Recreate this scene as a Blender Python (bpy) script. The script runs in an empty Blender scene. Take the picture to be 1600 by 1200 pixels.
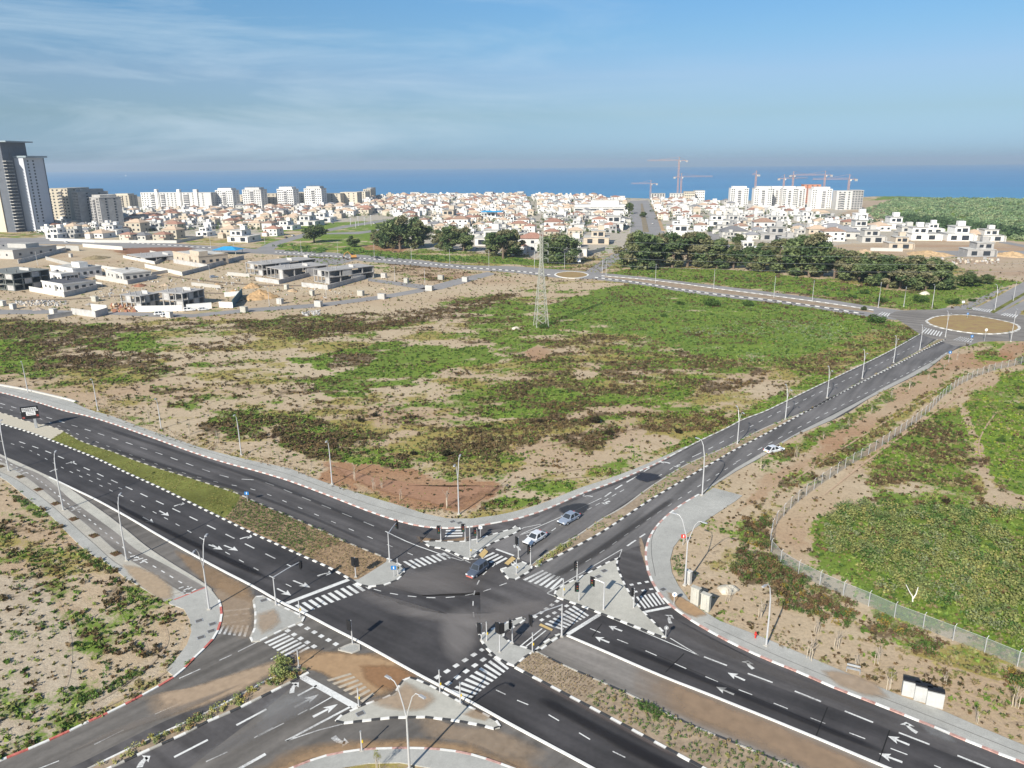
import bpy, math, random
import numpy as np
from mathutils import Matrix, Vector
from mathutils.geometry import tessellate_polygon
R_ = math.radians
random.seed(7); RNG = np.random.default_rng(11)
S = bpy.context.scene; COL = S.collection
HAZE = 1.0e-4
# ------------------------------------------------------------ camera, sky, sun
CH = 60.0; FPX = 1170.0; PITCH = math.atan(344/FPX); ROLL = -0.008
_f = np.array([0, math.cos(PITCH), -math.sin(PITCH)]); _u = np.array([0, math.sin(PITCH), math.cos(PITCH)]); _x = np.array([1., 0, 0])
CX = math.cos(ROLL)*_x + math.sin(ROLL)*_u; CU = -math.sin(ROLL)*_x + math.cos(ROLL)*_u; CF = _f
cam = bpy.data.cameras.new('camera'); co = bpy.data.objects.new('camera', cam); COL.objects.link(co)
cam.sensor_fit = 'HORIZONTAL'; cam.sensor_width = 36; cam.lens = FPX/1600*36; cam.clip_start = 1; cam.clip_end = 60000
M = Matrix(((CX[0], CU[0], -CF[0], 0), (CX[1], CU[1], -CF[1], 0), (CX[2], CU[2], -CF[2], CH), (0, 0, 0, 1)))
co.matrix_world = M; S.camera = co
S.view_settings.view_transform = 'Standard'; S.view_settings.look = 'None'; S.view_settings.exposure = 0.6; S.view_settings.gamma = 1
SUN_AZ, SUN_EL = 211.0, 31.0
W = bpy.data.worlds.new('World'); S.world = W; W.use_nodes = True
wn = W.node_tree; bg = wn.nodes['Background']
sky = wn.nodes.new('ShaderNodeTexSky'); sky.sky_type = 'NISHITA'; sky.sun_disc = False
sky.sun_elevation = R_(SUN_EL); sky.sun_rotation = R_(SUN_AZ)
sky.altitude = 100; sky.air_density = 1.0; sky.dust_density = 0.6; sky.ozone_density = 3.0
bg.inputs[1].default_value = 0.088
tc = wn.nodes.new('ShaderNodeTexCoord'); mp = wn.nodes.new('ShaderNodeMapping'); mp.inputs['Scale'].default_value = (1.2, 1.2, 9.0); mp.inputs['Rotation'].default_value = (0, R_(-14), 0)
nz = wn.nodes.new('ShaderNodeTexNoise'); nz.inputs['Scale'].default_value = 2.2; nz.inputs['Detail'].default_value = 9; nz.inputs['Roughness'].default_value = 0.62; nz.inputs['Distortion'].default_value = 0.6
rp = wn.nodes.new('ShaderNodeMapRange'); rp.inputs[1].default_value = 0.45; rp.inputs[2].default_value = 0.78; rp.inputs[3].default_value = 0; rp.inputs[4].default_value = 0.6
sx = wn.nodes.new('ShaderNodeSeparateXYZ'); mx2 = wn.nodes.new('ShaderNodeMapRange'); mx2.inputs[1].default_value = 0.35; mx2.inputs[2].default_value = -0.25
mul = wn.nodes.new('ShaderNodeMath'); mul.operation = 'MULTIPLY'
mixs = wn.nodes.new('ShaderNodeMixRGB'); mixs.inputs[2].default_value = (5.2, 6.2, 7.0, 1)
gm = wn.nodes.new('ShaderNodeMixRGB'); gm.blend_type = 'MULTIPLY'; gm.inputs[0].default_value = 1
ramp = wn.nodes.new('ShaderNodeValToRGB'); el = ramp.color_ramp.elements
el[0].position = 0.0; el[0].color = (.385, .60, .98, 1); el[1].position = .5; el[1].color = (.95, 1.0, 1.0, 1)
for p_, c_ in ((.02, (.41, .60, .96)), (.058, (.465, .57, .715)), (.103, (.595, .655, .76)), (.146, (.56, .715, .80)), (.187, (.535, .75, .86))): e_ = el.new(p_); e_.color = (*c_, 1)
l = wn.links.new
l(tc.outputs['Generated'], mp.inputs[0]); l(mp.outputs[0], nz.inputs[0]); l(nz.outputs[0], rp.inputs[0])
l(tc.outputs['Generated'], sx.inputs[0]); l(sx.outputs[0], mx2.inputs[0]); l(rp.outputs[0], mul.inputs[0]); l(mx2.outputs[0], mul.inputs[1])
l(sx.outputs[2], ramp.inputs[0]); l(ramp.outputs[0], gm.inputs[2]); l(sky.outputs[0], gm.inputs[1]); l(gm.outputs[0], mixs.inputs[1]); l(mul.outputs[0], mixs.inputs[0]); l(mixs.outputs[0], bg.inputs[0])
sl = bpy.data.lights.new('sun', 'SUN'); sl.energy = 5.0; sl.angle = R_(0.55); sl.color = (1, 0.94, 0.83)
so = bpy.data.objects.new('sun', sl); so.rotation_euler = (R_(90-SUN_EL), 0, R_(180-SUN_AZ)); so.location = (-200, -300, 400); COL.objects.link(so)
# ------------------------------------------------------------ helpers
def P(x, y, z=0.0):
    d = CX*(x-800)/FPX - CU*(y-600)/FPX + CF
    t = (z-CH)/d[2]
    return np.array([d[0]*t, d[1]*t, z])
def PXY(x, y, z=0.0): return P(x, y, z)[:2]
def ppx(p):
    d = np.array([p[0], p[1], p[2]-CH]); w = d@CF
    return 800+FPX*(d@CX)/w, 600-FPX*(d@CU)/w
def hgt(b, ty):
    """height of something standing at pixel b whose top is seen at row ty"""
    g = P(*b); lo, hi = 0., 200.
    for _ in range(40):
        m = (lo+hi)/2
        if ppx((g[0], g[1], m))[1] > ty: lo = m
        else: hi = m
    return m
def scale_at(x, y): # metres per pixel (sideways)
    return float(np.linalg.norm(P(x+1, y)-P(x, y)))
def catmull(pts, step=1.5, closed=False):
    pts = [np.asarray(p, float) for p in pts]; n = len(pts)
    if n < 3: return pts
    out = []
    rng = range(n if closed else n-1)
    for i in rng:
        g = lambda k: pts[k % n] if closed else pts[min(max(k, 0), n-1)]
        p0, p1, p2, p3 = g(i-1), g(i), g(i+1), g(i+2)
        L = np.linalg.norm(p2-p1); k = max(1, min(40, int(L/step)))
        for j in range(k):
            t = j/k
            out.append(0.5*((2*p1)+(-p0+p2)*t+(2*p0-5*p1+4*p2-p3)*t*t+(-p0+3*p1-3*p2+p3)*t**3))
    if not closed: out.append(pts[-1])
    return out
def tag(o, label=None, cat=None, group=None, kind=None):
    if label: o['label'] = label
    if cat: o['category'] = cat
    if group: o['group'] = group
    if kind: o['kind'] = kind
    return o
def empty(name, loc, rz=0.0, label=None, cat=None, group=None):
    o = bpy.data.objects.new(name, None); o.location = loc; o.rotation_euler = (0, 0, rz); o.empty_display_size = 0.5
    COL.objects.link(o); return tag(o, label, cat, group)
def copy_tree(o, parent=None):
    c = o.copy(); COL.objects.link(c)
    if parent: c.parent = parent
    for ch in o.children: copy_tree(ch, c)
    return c
class MB:
    def __init__(s): s.v = []; s.f = []; s.m = []; s.mats = []
    def mi(s, m):
        if m not in s.mats: s.mats.append(m)
        return s.mats.index(m)
    def face(s, pts, m):
        b = len(s.v); s.v += [tuple(map(float, p)) for p in pts]; s.f.append(tuple(range(b, b+len(pts)))); s.m.append(s.mi(m))
    def box(s, c, size, m, rz=0.0, top=None, taper=1.0):
        cx, cy, cz = c; hx, hy, hz = size[0]/2, size[1]/2, size[2]/2; ca, sa = math.cos(rz), math.sin(rz); b = len(s.v)
        for k in (-1, 1):
            tp = taper if k > 0 else 1.0
            for (i, j) in ((-1, -1), (1, -1), (1, 1), (-1, 1)):
                x, y = i*hx*tp, j*hy*tp; s.v.append((cx+x*ca-y*sa, cy+x*sa+y*ca, cz+k*hz))
        for q in ((0, 3, 2, 1), (0, 1, 5, 4), (1, 2, 6, 5), (2, 3, 7, 6), (3, 0, 4, 7)): s.f.append(tuple(b+t for t in q)); s.m.append(s.mi(m))
        s.f.append((b+4, b+5, b+6, b+7)); s.m.append(s.mi(top or m))
    def tube(s, pts, r, m, n=6, r1=None):
        pts = [np.asarray(p, float) for p in pts]; r1 = r if r1 is None else r1; b = len(s.v); N = len(pts)
        for i, p in enumerate(pts):
            d = pts[min(i+1, N-1)]-pts[max(i-1, 0)]; d = d/max(np.linalg.norm(d), 1e-9)
            a = np.cross(d, [0, 0, 1.]) if abs(d[2]) < .9 else np.cross(d, [1., 0, 0]); a /= np.linalg.norm(a); c = np.cross(d, a)
            rr = r+(r1-r)*i/max(N-1, 1)
            for k in range(n):
                t = 2*math.pi*k/n; s.v.append(tuple(p+rr*(math.cos(t)*a+math.sin(t)*c)))
        for i in range(N-1):
            for k in range(n): s.f.append((b+i*n+k, b+i*n+(k+1) % n, b+(i+1)*n+(k+1) % n, b+(i+1)*n+k)); s.m.append(s.mi(m))
        s.f.append(tuple(b+(N-1)*n+k for k in range(n))); s.m.append(s.mi(m)); s.f.append(tuple(b+k for k in reversed(range(n)))); s.m.append(s.mi(m))
    def poly(s, pts, z, m):
        v = [Vector((p[0], p[1], 0)) for p in pts]; b = len(s.v)
        zz = z if hasattr(z, '__len__') else [z]*len(pts)
        s.v += [(float(p[0]), float(p[1]), float(q)) for p, q in zip(pts, zz)]
        for t in tessellate_polygon([v]):
            a, c, d = [np.array(s.v[b+i][:2]) for i in t]
            if (c[0]-a[0])*(d[1]-a[1])-(c[1]-a[1])*(d[0]-a[0]) < 0: t = (t[0], t[2], t[1])
            s.f.append(tuple(b+i for i in t)); s.m.append(s.mi(m))
    def prism(s, pts, z0, z1, m, side=None):
        s.poly(pts, z1, m); n = len(pts)
        a = sum(pts[i][0]*pts[(i+1) % n][1]-pts[(i+1) % n][0]*pts[i][1] for i in range(n))
        for i in range(n):
            p, q = (pts[i], pts[(i+1) % n]) if a > 0 else (pts[(i+1) % n], pts[i])
            s.face([(p[0], p[1], z0), (q[0], q[1], z0), (q[0], q[1], z1), (p[0], p[1], z1)], side or m)
    def build(s, name, parent=None, loc=None, rz=0.0, smooth=False):
        me = bpy.data.meshes.new(name)
        V = np.array(s.v, float) if s.v else np.zeros((0, 3))
        if loc is not None:
            V = V-np.array(loc, float)
            if rz:
                c, t = math.cos(-rz), math.sin(-rz); V = np.c_[V[:, 0]*c-V[:, 1]*t, V[:, 0]*t+V[:, 1]*c, V[:, 2]]
        me.from_pydata(V.tolist(), [], s.f)
        for m in s.mats: me.materials.append(m)
        me.polygons.foreach_set('material_index', s.m)
        if smooth: me.polygons.foreach_set('use_smooth', [True]*len(s.f))
        me.update(); o = bpy.data.objects.new(name, me)
        if loc is not None and parent is None: o.location = loc; o.rotation_euler = (0, 0, rz)
        if parent is not None: o.parent = parent
        COL.objects.link(o); return o
# ------------------------------------------------------------ numpy noise
def vnoise(x, y, seed=0):
    xi = np.floor(x).astype(np.int64); yi = np.floor(y).astype(np.int64); fx = x-xi; fy = y-yi
    fx = fx*fx*(3-2*fx); fy = fy*fy*(3-2*fy)
    def h(a, b):
        n = (a*374761393+b*668265263+seed*1274126177) & 0xffffffff
        n = ((n ^ (n >> 13))*1274126177) & 0xffffffff
        return ((n ^ (n >> 16)) & 0xffff)/65535.0
    return (h(xi, yi)*(1-fx)+h(xi+1, yi)*fx)*(1-fy)+(h(xi, yi+1)*(1-fx)+h(xi+1, yi+1)*fx)*fy
def fbm(x, y, sc, oct=4, seed=0, gain=0.55):
    t = 0; a = 1; n = 0
    for i in range(oct):
        t = t+a*vnoise(x/sc*2**i+17.3*i, y/sc*2**i-9.1*i, seed+i*7); n += a; a *= gain
    return t/n
def inpoly(x, y, poly):
    poly = np.asarray(poly)[:, :2]; r = np.zeros(x.shape, bool)
    bb = (x >= poly[:, 0].min()) & (x <= poly[:, 0].max()) & (y >= poly[:, 1].min()) & (y <= poly[:, 1].max())
    idx = np.nonzero(bb)[0]
    if not len(idx): return r
    X, Y = x[idx], y[idx]; c = np.zeros(len(idx), bool); n = len(poly)
    for i in range(n):
        x1, y1 = poly[i]; x2, y2 = poly[(i+1) % n]
        if y1 == y2: continue
        k = ((y1 > Y) != (y2 > Y)) & (X < (x2-x1)*(Y-y1)/(y2-y1)+x1); c ^= k
    r[idx] = c; return r
def sstep(a, b, x): t = np.clip((x-a)/(b-a), 0, 1); return t*t*(3-2*t)
# ------------------------------------------------------------ materials
MATS = {}
def mat(name, col, rough=0.85, var=0.12, sc=0.8, spec=0.3, metal=0.0, col2=None, det=5, bump=0.0, var2=0.0, sc2=0.05, streak=None, worn=0.0, objvar=0.0):
    if name in MATS: return MATS[name]
    m = bpy.data.materials.new(name); m.use_nodes = True; nt = m.node_tree; b = nt.nodes['Principled BSDF']; L = nt.links.new
    b.inputs['Roughness'].default_value = rough; b.inputs['Specular IOR Level'].default_value = spec; b.inputs['Metallic'].default_value = metal
    c1 = tuple(c*(1-var) for c in col)+(1,); c2 = tuple(min(1, c*(1+var)) for c in (col2 or col))+(1,)
    g = nt.nodes.new('ShaderNodeNewGeometry'); n = nt.nodes.new('ShaderNodeTexNoise'); n.inputs['Scale'].default_value = sc; n.inputs['Detail'].default_value = det; n.inputs['Roughness'].default_value = 0.65
    L(g.outputs['Position'], n.inputs[0]); r = nt.nodes.new('ShaderNodeMapRange'); r.inputs[1].default_value = 0.3; r.inputs[2].default_value = 0.7; L(n.outputs[0], r.inputs[0])
    mx = nt.nodes.new('ShaderNodeMixRGB'); mx.inputs[1].default_value = c1; mx.inputs[2].default_value = c2; L(r.outputs[0], mx.inputs[0]); out = mx.outputs[0]
    if var2:
        n2 = nt.nodes.new('ShaderNodeTexNoise'); n2.inputs['Scale'].default_value = sc2; n2.inputs['Detail'].default_value = 6; L(g.outputs['Position'], n2.inputs[0])
        r2 = nt.nodes.new('ShaderNodeMapRange'); r2.inputs[1].default_value = 0.35; r2.inputs[2].default_value = 0.65; r2.inputs[3].default_value = 1-var2; r2.inputs[4].default_value = 1+var2; L(n2.outputs[0], r2.inputs[0])
        m2 = nt.nodes.new('ShaderNodeVectorMath'); m2.operation = 'SCALE'; L(out, m2.inputs[0]); L(r2.outputs[0], m2.inputs['Scale']); out = m2.outputs[0]
    if objvar:
        oi = nt.nodes.new('ShaderNodeObjectInfo'); r7 = nt.nodes.new('ShaderNodeMapRange'); r7.inputs[3].default_value = 1-objvar; r7.inputs[4].default_value = 1+objvar*.5; L(oi.outputs['Random'], r7.inputs[0]); m7 = nt.nodes.new('ShaderNodeVectorMath'); m7.operation = 'SCALE'; L(out, m7.inputs[0]); L(r7.outputs[0], m7.inputs['Scale']); out = m7.outputs[0]
    if streak is not None:
        mq = nt.nodes.new('ShaderNodeMapping'); mq.vector_type = 'TEXTURE'; mq.inputs['Rotation'].default_value = (0, 0, streak); mq.inputs['Scale'].default_value = (14, 1, 1); L(g.outputs['Position'], mq.inputs[0])
        n4 = nt.nodes.new('ShaderNodeTexNoise'); n4.inputs['Scale'].default_value = .55; n4.inputs['Detail'].default_value = 5; L(mq.outputs[0], n4.inputs[0]); r4 = nt.nodes.new('ShaderNodeMapRange'); r4.inputs[1].default_value = .35; r4.inputs[2].default_value = .65; r4.inputs[3].default_value = .78; r4.inputs[4].default_value = 1.28; L(n4.outputs[0], r4.inputs[0])
        m4 = nt.nodes.new('ShaderNodeVectorMath'); m4.operation = 'SCALE'; L(out, m4.inputs[0]); L(r4.outputs[0], m4.inputs['Scale']); out = m4.outputs[0]
    if worn:
        n5 = nt.nodes.new('ShaderNodeTexNoise'); n5.inputs['Scale'].default_value = 5; n5.inputs['Detail'].default_value = 8; n5.inputs['Roughness'].default_value = .8; L(g.outputs['Position'], n5.inputs[0]); n6 = nt.nodes.new('ShaderNodeTexNoise'); n6.inputs['Scale'].default_value = .12; L(g.outputs['Position'], n6.inputs[0])
        a5 = nt.nodes.new('ShaderNodeMath'); a5.operation = 'ADD'; L(n5.outputs[0], a5.inputs[0]); L(n6.outputs[0], a5.inputs[1]); r5 = nt.nodes.new('ShaderNodeMapRange'); r5.inputs[1].default_value = .78; r5.inputs[2].default_value = 1.02; r5.inputs[3].default_value = worn; r5.inputs[4].default_value = 0; L(a5.outputs[0], r5.inputs[0])
        m5 = nt.nodes.new('ShaderNodeMixRGB'); m5.inputs[2].default_value = (.16, .15, .15, 1); L(r5.outputs[0], m5.inputs[0]); L(out, m5.inputs[1]); out = m5.outputs[0]
    L(out, b.inputs['Base Color'])
    if bump:
        bp = nt.nodes.new('ShaderNodeBump'); bp.inputs['Strength'].default_value = bump; bp.inputs['Distance'].default_value = 0.1; L(n.outputs[0], bp.inputs['Height']); L(bp.outputs[0], b.inputs['Normal'])
    MATS[name] = m; return m
def attr_mat(name, rough=0.9, var=0.25, sc=1.2, trans=False):
    m = bpy.data.materials.new(name); m.use_nodes = True; nt = m.node_tree; b = nt.nodes['Principled BSDF']; L = nt.links.new
    b.inputs['Roughness'].default_value = rough; b.inputs['Specular IOR Level'].default_value = 0.12
    a = nt.nodes.new('ShaderNodeAttribute'); a.attribute_name = 'col'; L(a.outputs['Color'], b.inputs['Base Color'])
    if trans:
        tr = nt.nodes.new('ShaderNodeBsdfTranslucent'); L(a.outputs['Color'], tr.inputs[0]); ms = nt.nodes.new('ShaderNodeMixShader'); ms.inputs[0].default_value = 0.25
        L(b.outputs[0], ms.inputs[1]); L(tr.outputs[0], ms.inputs[2]); L(ms.outputs[0], nt.nodes['Material Output'].inputs[0])
    return m
LEAF = attr_mat('leaves', trans=True)
def raw_mesh(name, V, F, C=None, m=None, parent=None, loc=None, k=3):
    """V (n,3), F (m,k) arrays, C per-face colours"""
    me = bpy.data.meshes.new(name); V = np.asarray(V, np.float32); F = np.asarray(F, np.int32); k = F.shape[1]
    if loc is not None: V = V-np.asarray(loc, np.float32)
    me.vertices.add(len(V)); me.vertices.foreach_set('co', V.ravel())
    me.loops.add(F.size); me.loops.foreach_set('vertex_index', F.ravel())
    me.polygons.add(len(F)); me.polygons.foreach_set('loop_start', np.arange(0, F.size, k, dtype=np.int32))
    if C is not None:
        at = me.color_attributes.new('col', 'FLOAT_COLOR', 'CORNER'); cc = np.ones((len(F), k, 4), np.float32); cc[:, :, :3] = np.asarray(C, np.float32)[:, None, :]
        at.data.foreach_set('color', cc.ravel())
    if m: me.materials.append(m)
    me.update(calc_edges=True); me.validate(); o = bpy.data.objects.new(name, me)
    if parent is not None: o.parent = parent
    elif loc is not None: o.location = loc
    COL.objects.link(o); return o
def leaves(cen, rad, hh, n, size, col, rng, flat=0.5, colvar=0.25):
    """n leaf triangles in each ellipsoid clump: cen (k,3) base centre, rad, hh (k), size (k), col (k,3)"""
    k = len(cen); cen = np.repeat(cen, n, 0); rad = np.repeat(rad, n); hh = np.repeat(hh, n); size = np.repeat(size, n); colr = np.repeat(col, n, 0); N = k*n
    d = rng.normal(size=(N, 3)); d /= np.linalg.norm(d, axis=1)[:, None]; rr = rng.random(N)**0.45
    c = cen+np.c_[d[:, 0]*rr*rad, d[:, 1]*rr*rad, (d[:, 2]*rr*0.5+0.5)*hh]
    a = rng.normal(size=(N, 3)); a[:, 2] *= flat; a /= np.linalg.norm(a, axis=1)[:, None]
    b = np.cross(a, rng.normal(size=(N, 3))); b /= np.linalg.norm(b, axis=1)[:, None]
    s = (size*(0.6+0.8*rng.random(N)))[:, None]
    V = np.stack([c+a*s, c-a*s*0.6+b*s*0.8, c-a*s*0.5-b*s*0.8], 1).reshape(-1, 3); F = np.arange(N*3).reshape(-1, 3)
    C = colr*(1+colvar*(rng.random(N)[:, None]*2-1)); return V, F, np.clip(C, 0.002, 1)
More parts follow.
